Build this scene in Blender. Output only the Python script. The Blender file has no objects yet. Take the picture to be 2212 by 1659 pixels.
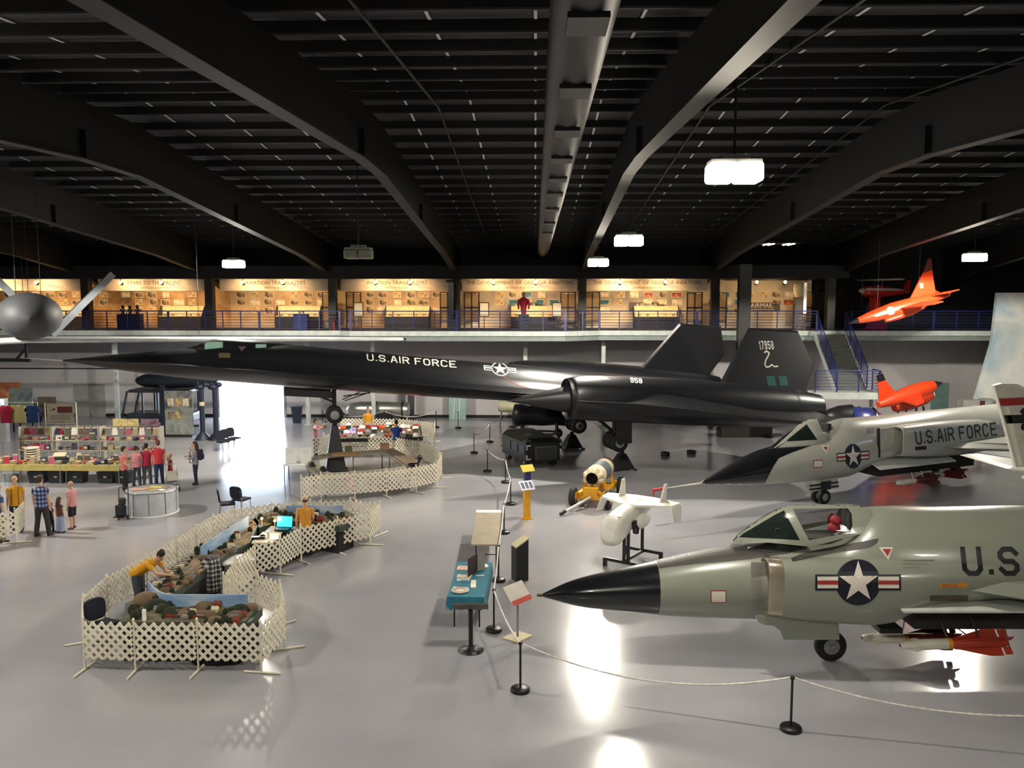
import bpy, bmesh, math, random
from mathutils import Vector, Matrix, Euler
from mathutils.bvhtree import BVHTree
R = math.radians
SC = bpy.context.scene
COL = SC.collection
random.seed(7)

# ------------------------------------------------------------------ camera
EYE = Vector((0, 0, 7.2)); PITCH = R(5.7); YAW = R(1.55); FPX = 1850.0; PW, PH = 2212, 1659
cd = bpy.data.cameras.new('camera'); cam = bpy.data.objects.new('camera', cd); COL.objects.link(cam)
cam.location = EYE; cam.rotation_euler = (R(90) - PITCH, 0, YAW)
cd.sensor_width = 36; cd.lens = FPX / PW * 36; cd.clip_end = 500
SC.camera = cam
# ------------------------------------------------------------------ world and exposure
w = bpy.data.worlds.new('world'); SC.world = w; w.use_nodes = True
nt = w.node_tree; bg = nt.nodes['Background']
sky = nt.nodes.new('ShaderNodeTexSky'); sky.sky_type = 'HOSEK_WILKIE'; sky.sun_direction = (0.3, 0.35, 0.85); sky.turbidity = 4
mxw = nt.nodes.new('ShaderNodeMix'); mxw.data_type = 'RGBA'; mxw.inputs[0].default_value = 0.35
mxw.inputs[7].default_value = (0.75, 0.86, 1.0, 1)
nt.links.new(sky.outputs[0], mxw.inputs[6]); nt.links.new(mxw.outputs[2], bg.inputs[0])
bg.inputs[1].default_value = 32.0
VS = SC.view_settings; VS.view_transform = 'Standard'; VS.look = 'None'; VS.gamma = 1; VS.use_curve_mapping = False
VS.exposure = 0.0
SUN_W = 4.0
sl = bpy.data.lights.new('daylight_sun', 'SUN'); sl.energy = SUN_W; sl.angle = R(1); sl.color = (1, .97, .9)
so = bpy.data.objects.new('daylight_sun', sl); COL.objects.link(so); so.rotation_euler = (R(35), R(-15), 0); so.location = (0, 70, 20)
LAMP_W = 4300.0; LAMP_COL = (1.0, .93, .80); WASH_W = 180.0; SPOT_W = 150.0; SPOT_COL = (1.0, .66, .36)
HALL_FILL = 0.0

# ------------------------------------------------------------------ projection (photo pixel -> place on a real plane)
_fw = Vector((-math.sin(YAW) * math.cos(PITCH), math.cos(YAW) * math.cos(PITCH), -math.sin(PITCH)))
_rt = Vector((math.cos(YAW), math.sin(YAW), 0)); _up = _rt.cross(_fw)
def ray(x, y): return _fw + _rt * ((x - PW / 2) / FPX) - _up * ((y - PH / 2) / FPX)
def G(x, y, z=0.0):
    r = ray(x, y); return EYE + r * ((z - EYE.z) / r.z)
def GY(x, y, Y):
    r = ray(x, y); return EYE + r * ((Y - EYE.y) / r.y)

# ------------------------------------------------------------------ materials
def lin(c):
    if isinstance(c, str):
        c = [int(c[i:i + 2], 16) / 255 for i in (0, 2, 4)]
    return tuple((v / 12.92 if v <= .04045 else ((v + .055) / 1.055) ** 2.4) for v in c[:3]) + (1,)
MATS = {}
def mat(name, col, rough=.5, metal=0., var=.12, scale=3., spec=.5, coat=0., emit=None, es=0., bump=0., bscale=40., trans=0., alpha=1.):
    if name in MATS: return MATS[name]
    m = bpy.data.materials.new(name); m.use_nodes = True; MATS[name] = m
    n = m.node_tree.nodes; l = m.node_tree.links; b = n['Principled BSDF']
    c = lin(col)
    tc = n.new('ShaderNodeTexCoord'); nz = n.new('ShaderNodeTexNoise'); nz.inputs['Scale'].default_value = scale; nz.inputs['Detail'].default_value = 5
    l.new(tc.outputs['Object'], nz.inputs['Vector'])
    rp = n.new('ShaderNodeValToRGB'); l.new(nz.outputs['Fac'], rp.inputs[0])
    rp.color_ramp.elements[0].position = .3; rp.color_ramp.elements[1].position = .7
    rp.color_ramp.elements[0].color = tuple(max(0, v * (1 - var)) for v in c[:3]) + (1,)
    rp.color_ramp.elements[1].color = tuple(min(1, v * (1 + var)) for v in c[:3]) + (1,)
    l.new(rp.outputs[0], b.inputs['Base Color'])
    b.inputs['Roughness'].default_value = rough; b.inputs['Metallic'].default_value = metal
    b.inputs['Specular IOR Level'].default_value = spec; b.inputs['Coat Weight'].default_value = coat
    b.inputs['Transmission Weight'].default_value = trans; b.inputs['Alpha'].default_value = alpha
    if emit: b.inputs['Emission Color'].default_value = lin(emit); b.inputs['Emission Strength'].default_value = es
    if bump:
        n2 = n.new('ShaderNodeTexNoise'); n2.inputs['Scale'].default_value = bscale; l.new(tc.outputs['Object'], n2.inputs['Vector'])
        bp = n.new('ShaderNodeBump'); bp.inputs['Strength'].default_value = bump; l.new(n2.outputs['Fac'], bp.inputs['Height']); l.new(bp.outputs[0], b.inputs['Normal'])
    return m
def picmat(name, cols, scale=4., rough=.5, seed=0., stretch=(1, 1, 1), emit=0.):
    """mottled picture-like pattern from several colours"""
    if name in MATS: return MATS[name]
    m = bpy.data.materials.new(name); m.use_nodes = True; MATS[name] = m
    n = m.node_tree.nodes; l = m.node_tree.links; b = n['Principled BSDF']
    tc = n.new('ShaderNodeTexCoord'); mp = n.new('ShaderNodeMapping'); mp.inputs['Location'].default_value = (seed, seed * .7, seed * 1.3); mp.inputs['Scale'].default_value = stretch
    nz = n.new('ShaderNodeTexNoise'); nz.inputs['Scale'].default_value = scale; nz.inputs['Detail'].default_value = 4; nz.inputs['Distortion'].default_value = .6
    l.new(tc.outputs['Object'], mp.inputs[0]); l.new(mp.outputs[0], nz.inputs['Vector'])
    rp = n.new('ShaderNodeValToRGB'); l.new(nz.outputs['Fac'], rp.inputs[0]); cr = rp.color_ramp
    k = len(cols)
    for i, c in enumerate(cols):
        p = .28 + .44 * i / max(1, k - 1)
        if i < 2: e = cr.elements[i]; e.position = p
        else: e = cr.elements.new(p)
        e.color = lin(c)
    l.new(rp.outputs[0], b.inputs['Base Color']); b.inputs['Roughness'].default_value = rough
    return m
def checkmat(name, c1, c2, c3, scale):
    """woven plaid: two sets of crossing bands"""
    if name in MATS: return MATS[name]
    m = bpy.data.materials.new(name); m.use_nodes = True; MATS[name] = m
    n = m.node_tree.nodes; l = m.node_tree.links; b = n['Principled BSDF']; b.inputs['Roughness'].default_value = .9
    tc = n.new('ShaderNodeTexCoord'); sp = n.new('ShaderNodeSeparateXYZ'); l.new(tc.outputs['Object'], sp.inputs[0])
    def band(sock):
        a = n.new('ShaderNodeMath'); a.operation = 'MULTIPLY'; a.inputs[1].default_value = scale; l.new(sock, a.inputs[0])
        f = n.new('ShaderNodeMath'); f.operation = 'FRACT'; l.new(a.outputs[0], f.inputs[0])
        g = n.new('ShaderNodeMath'); g.operation = 'GREATER_THAN'; g.inputs[1].default_value = .58; l.new(f.outputs[0], g.inputs[0]); return g.outputs[0]
    ad = n.new('ShaderNodeMath'); l.new(sp.outputs[0], ad.inputs[0]); l.new(sp.outputs[1], ad.inputs[1])
    s = n.new('ShaderNodeMath'); l.new(band(ad.outputs[0]), s.inputs[0]); l.new(band(sp.outputs[2]), s.inputs[1])
    h = n.new('ShaderNodeMath'); h.operation = 'MULTIPLY'; h.inputs[1].default_value = .5; l.new(s.outputs[0], h.inputs[0])
    rp = n.new('ShaderNodeValToRGB'); rp.color_ramp.interpolation = 'CONSTANT'; l.new(h.outputs[0], rp.inputs[0])
    rp.color_ramp.elements[0].color = lin(c1); rp.color_ramp.elements[1].position = .4; rp.color_ramp.elements[1].color = lin(c2)
    e = rp.color_ramp.elements.new(.9); e.color = lin(c3)
    l.new(rp.outputs[0], b.inputs['Base Color']); return m

# ------------------------------------------------------------------ mesh builder
class MB:
    def __init__(s): s.v = []; s.f = []; s.sm = []
    def add(s, vs, fs, smooth=False):
        o = len(s.v); s.v += [tuple(p) for p in vs]; s.f += [tuple(i + o for i in f) for f in fs]; s.sm += [smooth] * len(fs); return s
    def box(s, c, d, rot=None):
        hx, hy, hz = d[0] / 2, d[1] / 2, d[2] / 2
        vs = [Vector((x, y, z)) for z in (-hz, hz) for y in (-hy, hy) for x in (-hx, hx)]
        if rot is not None: vs = [rot @ p for p in vs]
        c = Vector(c)
        return s.add([p + c for p in vs], [(0, 2, 3, 1), (4, 5, 7, 6), (0, 1, 5, 4), (2, 6, 7, 3), (0, 4, 6, 2), (1, 3, 7, 5)])
    def bar(s, a, b, wd, ht, up=(0, 0, 1)):
        a = Vector(a); b = Vector(b); d = (b - a); L = d.length
        if L < 1e-6: return s
        x = d / L; u = Vector(up)
        if abs(x.dot(u)) > .98: u = Vector((1, 0, 0))
        y = u.cross(x).normalized(); z = x.cross(y)
        rot = Matrix((x, y, z)).transposed()
        return s.box((a + b) / 2, (L, wd, ht), rot)
    def rings(s, rs, cap=True, closed=True, smooth=True):
        n = len(rs[0]); vs = [p for r in rs for p in r]; fs = []
        for i in range(len(rs) - 1):
            for j in range(n if closed else n - 1):
                k = (j + 1) % n; fs.append((i * n + j, i * n + k, (i + 1) * n + k, (i + 1) * n + j))
        s.add(vs, fs, smooth)
        if cap and closed:
            s.add(rs[0], [tuple(range(n))[::-1]]); s.add(rs[-1], [tuple(range(n))])
        return s
    def tube(s, pts, rad, n=8, cap=True, smooth=True, flat=1.0):
        pts = [Vector(p) for p in pts]
        if not isinstance(rad, (list, tuple)): rad = [rad] * len(pts)
        rs = []; pu = None
        for i, p in enumerate(pts):
            t = (pts[min(i + 1, len(pts) - 1)] - pts[max(i - 1, 0)])
            t = t.normalized() if t.length > 1e-9 else Vector((0, 0, 1))
            if pu is None:
                u = Vector((0, 0, 1)) if abs(t.z) < .9 else Vector((1, 0, 0))
            else: u = pu
            x = (u - t * u.dot(t)).normalized(); y = t.cross(x); pu = x
            rs.append([p + (x * math.cos(a) * flat + y * math.sin(a)) * rad[i] for a in [2 * math.pi * k / n for k in range(n)]])
        return s.rings(rs, cap, True, smooth)
    def cyl(s, a, b, r, r2=None, n=16, smooth=True): return s.tube([a, b], [r, r if r2 is None else r2], n, True, smooth)
    def lathe(s, prof, axis='z', c=(0, 0, 0), n=20, smooth=True, cap=True):
        c = Vector(c); rs = []
        for r, h in prof:
            q = []
            for k in range(n):
                a = 2 * math.pi * k / n; x, y = r * math.cos(a), r * math.sin(a)
                q.append(c + Vector({'z': (x, y, h), 'x': (h, x, y), 'y': (y, h, x)}[axis]))
            rs.append(q)
        return s.rings(rs, cap, True, smooth)
    def ell(s, c, r, n=12, m=8, rot=None):
        c = Vector(c); rs = []
        for i in range(m + 1):
            t = math.pi * i / m; q = []
            for k in range(n):
                a = 2 * math.pi * k / n
                p = Vector((r[0] * math.sin(t) * math.cos(a), r[1] * math.sin(t) * math.sin(a), r[2] * math.cos(t)))
                if i in (0, m): p = Vector((0.001 * r[0] * math.cos(a), .001 * r[1] * math.sin(a), p.z))
                if rot is not None: p = rot @ p
                q.append(c + p)
            rs.append(q)
        return s.rings(rs[::-1], True, True, True)
    def prism(s, poly, z0, z1):
        """vertical prism from plan polygon; z0,z1 numbers"""
        n = len(poly)
        vs = [(p[0], p[1], z0) for p in poly] + [(p[0], p[1], z1) for p in poly]
        ar = sum(poly[i][0] * poly[(i + 1) % n][1] - poly[(i + 1) % n][0] * poly[i][1] for i in range(n))
        fs = [tuple(range(n))[::-1], tuple(range(n, 2 * n))] + [(i, (i + 1) % n, n + (i + 1) % n, n + i) for i in range(n)]
        if ar < 0: fs = [f[::-1] for f in fs]
        return s.add(vs, fs)
    def slab(s, poly3, off):
        """polygon in space given thickness vector off"""
        n = len(poly3); off = Vector(off); a = [Vector(p) for p in poly3]
        vs = a + [p + off for p in a]
        return s.add(vs, [tuple(range(n))[::-1], tuple(range(n, 2 * n))] + [(i, (i + 1) % n, n + (i + 1) % n, n + i) for i in range(n)])
    def build(s, name, m, parent=None, loc=None, rotz=None, bevel=0, **props):
        me = bpy.data.meshes.new(name); me.from_pydata([tuple(p) for p in s.v], [], s.f); me.update()
        for p, q in zip(me.polygons, s.sm): p.use_smooth = q
        for q in (m if isinstance(m, list) else [m]): me.materials.append(q)
        o = bpy.data.objects.new(name, me); COL.objects.link(o)
        if parent is not None: o.parent = parent
        if loc is not None: o.location = loc
        if rotz is not None: o.rotation_euler = (0, 0, rotz)
        if bevel:
            bv = o.modifiers.new('bevel', 'BEVEL'); bv.width = bevel; bv.segments = 2; bv.limit_method = 'ANGLE'
        for k, v in props.items(): o[k] = v
        return o
    def bvh(s): return BVHTree.FromPolygons([tuple(p) for p in s.v], s.f)
def thing(name, label, cat, loc=(0, 0, 0), rotz=0, group=None):
    o = bpy.data.objects.new(name, None); COL.objects.link(o); o.location = loc; o.rotation_euler = (0, 0, rotz); o.empty_display_size = .2
    o['label'] = label; o['category'] = cat
    if group: o['group'] = group
    return o
def tag(o, label, cat, group=None):
    o['label'] = label; o['category'] = cat
    if group: o['group'] = group
    return o
def struct(name, mb, m): return mb.build(name, m, kind='structure')
def copy_tree(o, loc=None, rotz=None, label=None, group=None):
    c = o.copy(); COL.objects.link(c)
    for ch in o.children:
        d = ch.copy(); COL.objects.link(d); d.parent = c
        for g in ch.children:
            e = g.copy(); COL.objects.link(e); e.parent = d
    if loc is not None: c.location = loc
    if rotz is not None: c.rotation_euler = (0, 0, rotz)
    if label: c['label'] = label
    if group: c['group'] = group
    return c
ORD = ['first', 'second', 'third', 'fourth', 'fifth', 'sixth', 'seventh', 'eighth', 'ninth', 'tenth', 'eleventh', 'twelfth', 'thirteenth', 'fourteenth', 'fifteenth', 'sixteenth', 'seventeenth', 'eighteenth', 'nineteenth', 'twentieth']
def catmull(st, x):
    """smooth interpolation of rows (x, a, b, ...)"""
    if x <= st[0][0]: return st[0][1:]
    if x >= st[-1][0]: return st[-1][1:]
    for i in range(len(st) - 1):
        if st[i][0] <= x <= st[i + 1][0]: break
    a, b = st[i], st[i + 1]; h = b[0] - a[0]; t = (x - a[0]) / h
    out = []
    for k in range(1, len(a)):
        def sl(j):
            lo, hi = max(0, j - 1), min(len(st) - 1, j + 1)
            return (st[hi][k] - st[lo][k]) / (st[hi][0] - st[lo][0])
        m0, m1 = sl(i) * h, sl(i + 1) * h; t2, t3 = t * t, t ** 3
        out.append((2 * t3 - 3 * t2 + 1) * a[k] + (t3 - 2 * t2 + t) * m0 + (-2 * t3 + 3 * t2) * b[k] + (t3 - t2) * m1)
    return out
# ------------------------------------------------------------------ decals: flat shapes laid on a curved skin
def tess(tris, L):
    out = []; st = list(tris)
    while st:
        a, b, c = st.pop()
        e = [(b[0] - a[0]) ** 2 + (b[1] - a[1]) ** 2, (c[0] - b[0]) ** 2 + (c[1] - b[1]) ** 2, (a[0] - c[0]) ** 2 + (a[1] - c[1]) ** 2]
        k = e.index(max(e))
        if e[k] <= L * L: out.append((a, b, c)); continue
        p = (a, b, c); i, j, o = p[k], p[(k + 1) % 3], p[(k + 2) % 3]
        md = ((i[0] + j[0]) / 2, (i[1] + j[1]) / 2); st += [(i, md, o), (md, j, o)]
    return out
def tri2(poly):
    from mathutils.geometry import tessellate_polygon
    ix = tessellate_polygon([[Vector((p[0], p[1], 0)) for p in poly]])
    return [tuple(poly[i] for i in t) for t in ix]
def decal(name, tris, fn, bvh, m, parent, off=.004, L=.12, **props):
    """fn(u,v)->(origin,direction); hits lie on the skin"""
    vs = {}; mb = MB(); idx = {}
    for t in tess(tris, L):
        f = []
        for p in t:
            key = (round(p[0], 5), round(p[1], 5))
            if key not in idx:
                o, d = fn(*p); h, nrm, _, _ = bvh.ray_cast(Vector(o), Vector(d).normalized())
                if h is None: idx[key] = None
                else:
                    if nrm.dot(Vector(d)) > 0: nrm = -nrm
                    idx[key] = len(mb.v); mb.v.append(tuple(h + nrm * off))
            f.append(idx[key])
        if None not in f and len(set(f)) == 3: mb.f.append(tuple(f)); mb.sm.append(True)
    if not mb.f: print('EMPTY DECAL', name); return None
    return mb.build(name, m, parent, **props)
def circ(cx, cy, r, n=40): return [(cx + r * math.cos(2 * math.pi * k / n), cy + r * math.sin(2 * math.pi * k / n)) for k in range(n)]
def star(cx, cy, r):
    return [(cx + (r if k % 2 == 0 else r * .382) * math.sin(math.pi * k / 5), cy + (r if k % 2 == 0 else r * .382) * math.cos(math.pi * k / 5)) for k in range(10)]
def rect(x0, y0, x1, y1): return [(x0, y0), (x1, y0), (x1, y1), (x0, y1)]
# block lettering with cut corners: strokes on a 4 x 6 grid
GLY = {'U': [[(0, 6), (0, 1), (1, 0), (3, 0), (4, 1), (4, 6)]], 'S': [[(4, 5), (3, 6), (1, 6), (0, 5), (0, 4), (1, 3), (3, 3), (4, 2), (4, 1), (3, 0), (1, 0), (0, 1)]],
       'A': [[(0, 0), (1.6, 6), (2.4, 6), (4, 0)], [(.6, 2), (3.4, 2)]], 'I': [[(0, 0), (0, 6)]], 'R': [[(0, 0), (0, 6), (3, 6), (4, 5), (4, 4), (3, 3), (0, 3)], [(2, 3), (4, 0)]],
       'F': [[(0, 0), (0, 6), (4, 6)], [(0, 3), (3, 3)]], 'O': [[(1, 0), (0, 1), (0, 5), (1, 6), (3, 6), (4, 5), (4, 1), (3, 0), (1, 0)]],
       'C': [[(4, 5), (3, 6), (1, 6), (0, 5), (0, 1), (1, 0), (3, 0), (4, 1)]], 'E': [[(4, 0), (0, 0), (0, 6), (4, 6)], [(0, 3), (3, 3)]], '.': [[(0, .35), (.01, .35)]],
       '1': [[(0, 5), (1, 6), (1, 0)]], '7': [[(0, 6), (4, 6), (1.5, 0)]], '9': [[(0, 1), (1, 0), (3, 0), (4, 1), (4, 5), (3, 6), (1, 6), (0, 5), (0, 4), (1, 3), (4, 3)]],
       '5': [[(4, 6), (0, 6), (0, 3.4), (3, 3.4), (4, 2.6), (4, 1), (3, 0), (1, 0), (0, 1)]], '8': [[(1, 3), (0, 4), (0, 5), (1, 6), (3, 6), (4, 5), (4, 4), (3, 3), (1, 3), (0, 2), (0, 1), (1, 0), (3, 0), (4, 1), (4, 2), (3, 3)]]}
GW = {'I': 0, '.': 0, '1': 1}
def lettering(txt, h, x0=0, y0=0, sw=1.0, wide=1.0, gap=1.7, space=2.6):
    """triangles in (u,v) for a string, stroke width sw grid units"""
    k = h / (6 + sw); tr = []; x = x0
    for ch in txt:
        if ch == ' ': x += space * k * wide; continue
        for st in GLY[ch]:
            pts = [(x + (p[0] * wide + sw / 2) * k, y0 + (p[1] + sw / 2) * k) for p in st]
            closed = st[0] == st[-1]; n = len(pts); L = []; Rr = []
            for i, p in enumerate(pts):
                pa = pts[i - 1] if i > 0 else (pts[-2] if closed else None); pb = pts[i + 1] if i < n - 1 else (pts[1] if closed else None)
                def dr(a, b):
                    d = math.hypot(b[0] - a[0], b[1] - a[1]) or 1; return ((b[0] - a[0]) / d, (b[1] - a[1]) / d)
                ds = ([dr(pa, p)] if pa else []) + ([dr(p, pb)] if pb else [])
                nx = sum(-d[1] for d in ds); ny = sum(d[0] for d in ds); q = math.hypot(nx, ny) or 1; nx /= q; ny /= q
                m = 1 / max(.5, (-ds[0][1] * nx + ds[0][0] * ny)); r = sw * k / 2 * m
                ext = (0, 0)
                if not pa: ext = (-ds[0][0] * sw * k / 2, -ds[0][1] * sw * k / 2)
                if not pb: ext = (ds[-1][0] * sw * k / 2, ds[-1][1] * sw * k / 2)
                L.append((p[0] + ext[0] + nx * r, p[1] + ext[1] + ny * r)); Rr.append((p[0] + ext[0] - nx * r, p[1] + ext[1] - ny * r))
            for i in range(n - 1): tr += [(Rr[i], Rr[i + 1], L[i + 1]), (Rr[i], L[i + 1], L[i])]
        x += (GW.get(ch, 4) * wide + gap + sw * .6) * k
    return tr, x - x0
def font_tris(txt, size):
    cu = bpy.data.curves.new('t', 'FONT'); cu.body = txt; cu.size = size; cu.align_x = 'CENTER'; cu.align_y = 'CENTER'; cu.resolution_u = 2
    o = bpy.data.objects.new('t', cu); COL.objects.link(o); dg = bpy.context.evaluated_depsgraph_get(); dg.update()
    me = o.evaluated_get(dg).to_mesh(); me.calc_loop_triangles()
    tr = [tuple((me.vertices[i].co.x, me.vertices[i].co.y) for i in t.vertices) for t in me.loop_triangles]
    o.evaluated_get(dg).to_mesh_clear(); bpy.data.objects.remove(o); bpy.data.curves.remove(cu)
    return tr
def flat_text(name, txt, size, m, parent, origin, xdir, ydir, off=.004):
    tr = font_tris(txt, size); o = Vector(origin); x = Vector(xdir).normalized(); y = Vector(ydir).normalized(); n = x.cross(y)
    mb = MB()
    for t in tr: mb.add([o + x * p[0] + y * p[1] + n * off for p in t], [(0, 1, 2)])
    return mb.build(name, m, parent)
def facing(o_from, o_to=(0, 0)):
    """z-rotation that turns local -y towards a point"""
    return math.atan2(o_to[1] - o_from[1], o_to[0] - o_from[0]) + math.pi / 2
# ------------------------------------------------------------------ shared materials
M_black = mat('black_paint', '141416', .4); M_blackmetal = mat('black_metal', '1a1a1b', .45, .0)
M_white = mat('white_paint', 'e8e8e4', .45); M_grey = mat('grey_paint', '8a8c8c', .5); M_steel = mat('bare_steel', 'b8b6b0', .28, 1.)
M_rubber = mat('tyre_rubber', '161616', .75); M_chrome = mat('chrome', 'd8d8d8', .15, 1.); M_red = mat('red_paint', 'a81e1c', .4)
M_yel = mat('yellow_paint', 'd59a1a', .42); M_navy = mat('navy_cloth', '10162a', .9); M_navyp = mat('navy_paint', '19235e', .4)
M_glass = mat('canopy_glass', '1e2424', .05, 0, .02, spec=.6, alpha=.22)
M_trim = mat('pale_steel', 'b4bab8', .5)
# ------------------------------------------------------------------ floor
m = bpy.data.materials.new('epoxy_floor'); m.use_nodes = True; n = m.node_tree.nodes; l = m.node_tree.links; b = n['Principled BSDF']
tc = n.new('ShaderNodeTexCoord'); nz = n.new('ShaderNodeTexNoise'); nz.inputs['Scale'].default_value = .35; nz.inputs['Detail'].default_value = 6
l.new(tc.outputs['Object'], nz.inputs['Vector']); rp = n.new('ShaderNodeValToRGB'); l.new(nz.outputs['Fac'], rp.inputs[0])
rp.color_ramp.elements[0].color = lin('94939a'); rp.color_ramp.elements[0].position = .3; rp.color_ramp.elements[1].color = lin('a3a2a6'); rp.color_ramp.elements[1].position = .7
sp = n.new('ShaderNodeSeparateXYZ'); l.new(tc.outputs['Object'], sp.inputs[0])
def joint(sock, per, off):
    a = n.new('ShaderNodeMath'); a.operation = 'MULTIPLY_ADD'; a.inputs[1].default_value = 1 / per; a.inputs[2].default_value = off; l.new(sock, a.inputs[0])
    f = n.new('ShaderNodeMath'); f.operation = 'FRACT'; l.new(a.outputs[0], f.inputs[0])
    g = n.new('ShaderNodeMath'); g.operation = 'LESS_THAN'; g.inputs[1].default_value = .03 / per; l.new(f.outputs[0], g.inputs[0]); return g.outputs[0]
mxj = n.new('ShaderNodeMath'); mxj.operation = 'MAXIMUM'; mxj.inputs[0].default_value = 0; l.new(joint(sp.outputs[1], 33.3, .0), mxj.inputs[1])
mx = n.new('ShaderNodeMix'); mx.data_type = 'RGBA'; l.new(mxj.outputs[0], mx.inputs[0]); l.new(rp.outputs[0], mx.inputs[6]); mx.inputs[7].default_value = lin('747378')
l.new(mx.outputs[2], b.inputs['Base Color'])
n2 = n.new('ShaderNodeTexNoise'); n2.inputs['Scale'].default_value = .8; n2.inputs['Detail'].default_value = 4; l.new(tc.outputs['Object'], n2.inputs['Vector'])
mr = n.new('ShaderNodeMapRange'); mr.inputs[3].default_value = .12; mr.inputs[4].default_value = .2; l.new(n2.outputs['Fac'], mr.inputs[0]); l.new(mr.outputs[0], b.inputs['Roughness'])
n3 = n.new('ShaderNodeTexNoise'); n3.inputs['Scale'].default_value = 1.3; n3.inputs['Detail'].default_value = 3; l.new(tc.outputs['Object'], n3.inputs['Vector'])
bp = n.new('ShaderNodeBump'); bp.inputs['Strength'].default_value = .10; bp.inputs['Distance'].default_value = .03; l.new(n3.outputs['Fac'], bp.inputs['Height']); l.new(bp.outputs[0], b.inputs['Normal'])
b.inputs['Specular IOR Level'].default_value = .55
M_floor = m
XL, XR, YF, YB = -42.0, 34.0, -7.0, 51.4
DX0, DX1, DZ1 = -19.3, -15.2, 3.75          # the open bay door in the back wall
struct('floor', MB().box(((XL + XR) / 2, (YF + YB) / 2, -.1), (XR - XL, YB - YF, .2)), M_floor)
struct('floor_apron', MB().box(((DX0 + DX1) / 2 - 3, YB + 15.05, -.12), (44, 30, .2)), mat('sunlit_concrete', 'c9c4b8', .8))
# ------------------------------------------------------------------ walls
M_wall = mat('wall_paint', 'b2aeb0', .75, var=.05, scale=1.5); M_wallup = mat('dark_upper_wall', '17171a', .8)
wb = MB(); T = .3; zc = 4.9
wb.box(((XL + DX0) / 2, YB + T / 2, zc / 2), (DX0 - XL, T, zc)); wb.box(((XR + DX1) / 2, YB + T / 2, zc / 2), (XR - DX1, T, zc)); wb.box(((DX0 + DX1) / 2, YB + T / 2, (DZ1 + zc) / 2), (DX1 - DX0, T, zc - DZ1))
struct('wall_back', wb, M_wall)
struct('wall_back_upper', MB().box(((XL + XR) / 2, YB + T / 2, 8.0), (XR - XL, T, 6.2)), M_wallup)
struct('wall_left', MB().box((XL - T / 2, (YF + YB) / 2, 5.5), (T, YB - YF, 11.6)), M_wallup)
struct('wall_right', MB().box((XR + T / 2, (YF + YB) / 2, 5.5), (T, YB - YF, 11.6)), M_wallup)
struct('wall_front', MB().box(((XL + XR) / 2, YF - T / 2, 5.5), (XR - XL, T, 11.6)), M_wallup)
struct('baseboard_back', MB().box(((XR + DX1) / 2, YB - .02, .09), (XR - DX1, .03, .18)).box(((XL + DX0) / 2, YB - .02, .09), (DX0 - XL, .03, .18)), M_black)
struct('trim_1', MB().box((DX0, YB - .03, DZ1 / 2), (.14, .1, DZ1)).box((DX1, YB - .03, DZ1 / 2), (.14, .1, DZ1)).box(((DX0 + DX1) / 2, YB - .03, DZ1 + .05), (DX1 - DX0 + .28, .1, .14)), M_grey)
# balcony the picture is taken from, and the one opposite
# ------------------------------------------------------------------ roof
YR, ZR, SL = 23.4, 12.6, .083
def zroof(y): return ZR - SL * abs(y - YR)
M_deck = mat('dark_roof_deck', '3a383c', .8, scale=.6, var=.25); M_purl = mat('black_purlin', '0e0e10', .7); M_raft = mat('dark_rafter', '0e0e10', .6); M_glint = mat('pale_glint_band', 'e4e4e0', .5)
rf = MB()
for a, c in ((YF, YR), (YR, YB + T)):
    rf.add([(XL, a, zroof(a)), (XR, a, zroof(a)), (XR, c, zroof(c)), (XL, c, zroof(c)), (XL, a, zroof(a) + .15), (XR, a, zroof(a) + .15), (XR, c, zroof(c) + .15), (XL, c, zroof(c) + .15)],
           [(0, 3, 2, 1), (4, 5, 6, 7), (0, 1, 5, 4), (2, 3, 7, 6), (1, 2, 6, 5), (0, 4, 7, 3)])
struct('ceiling', rf, M_deck)
tn = [1]
def trim(mb, m):
    tn[0] += 1; return struct('trim_%d' % tn[0], mb, m)
k = 0; y = YR + .76
purl_y = [YR + .76 + 1.52 * i for i in range(19) if YR + .76 + 1.52 * i < YB - .2] + [YR - .76 - 1.55 * i for i in range(20) if YR - .76 - 1.55 * i > YF + .2]
for y in purl_y:
    zt = zroof(y); trim(MB().box(((XL + XR) / 2, y, zt - .13), (XR - XL, .06, .2)).box(((XL + XR) / 2, y + .04, zt - .235), (XR - XL, .08, .015)), M_purl)
RX = [-4.44 + 7.09 * i for i in range(-5, 6)]
for x in RX:
    # tapered frame: web and bottom flange, haunches to the columns
    ys = [YF, -3, 2, 8.5, 21.9, 24.9, 42, 48, YB]
    zb = [7.2, 9.0, 9.7, 10.15, 10.75, 10.75, 9.35, 8.6, 7.6]
    mb = MB()
    for i in range(len(ys) - 1):
        y0, y1, z0, z1 = ys[i], ys[i + 1], zb[i], zb[i + 1]
        t0, t1 = zroof(y0) - .28, zroof(y1) - .28
        mb.add([(x - .02, y0, z0), (x + .02, y0, z0), (x + .02, y1, z1), (x - .02, y1, z1), (x - .02, y0, t0), (x + .02, y0, t0), (x + .02, y1, t1), (x - .02, y1, t1)],
               [(0, 1, 2, 3), (4, 7, 6, 5), (0, 4, 5, 1), (2, 6, 7, 3), (1, 5, 6, 2), (0, 3, 7, 4)])
        mb.bar((x, y0, z0 - .02), (x, y1, z1 - .02), .34, .04)
    for yy, zz in ((21.9, 10.75), (8.5, 10.15), (33, 10.08)):   # bolted splice plates
        mb.box((x, yy, zz + .35), (.3, .05, .7))
    trim(mb, M_raft)
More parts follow.
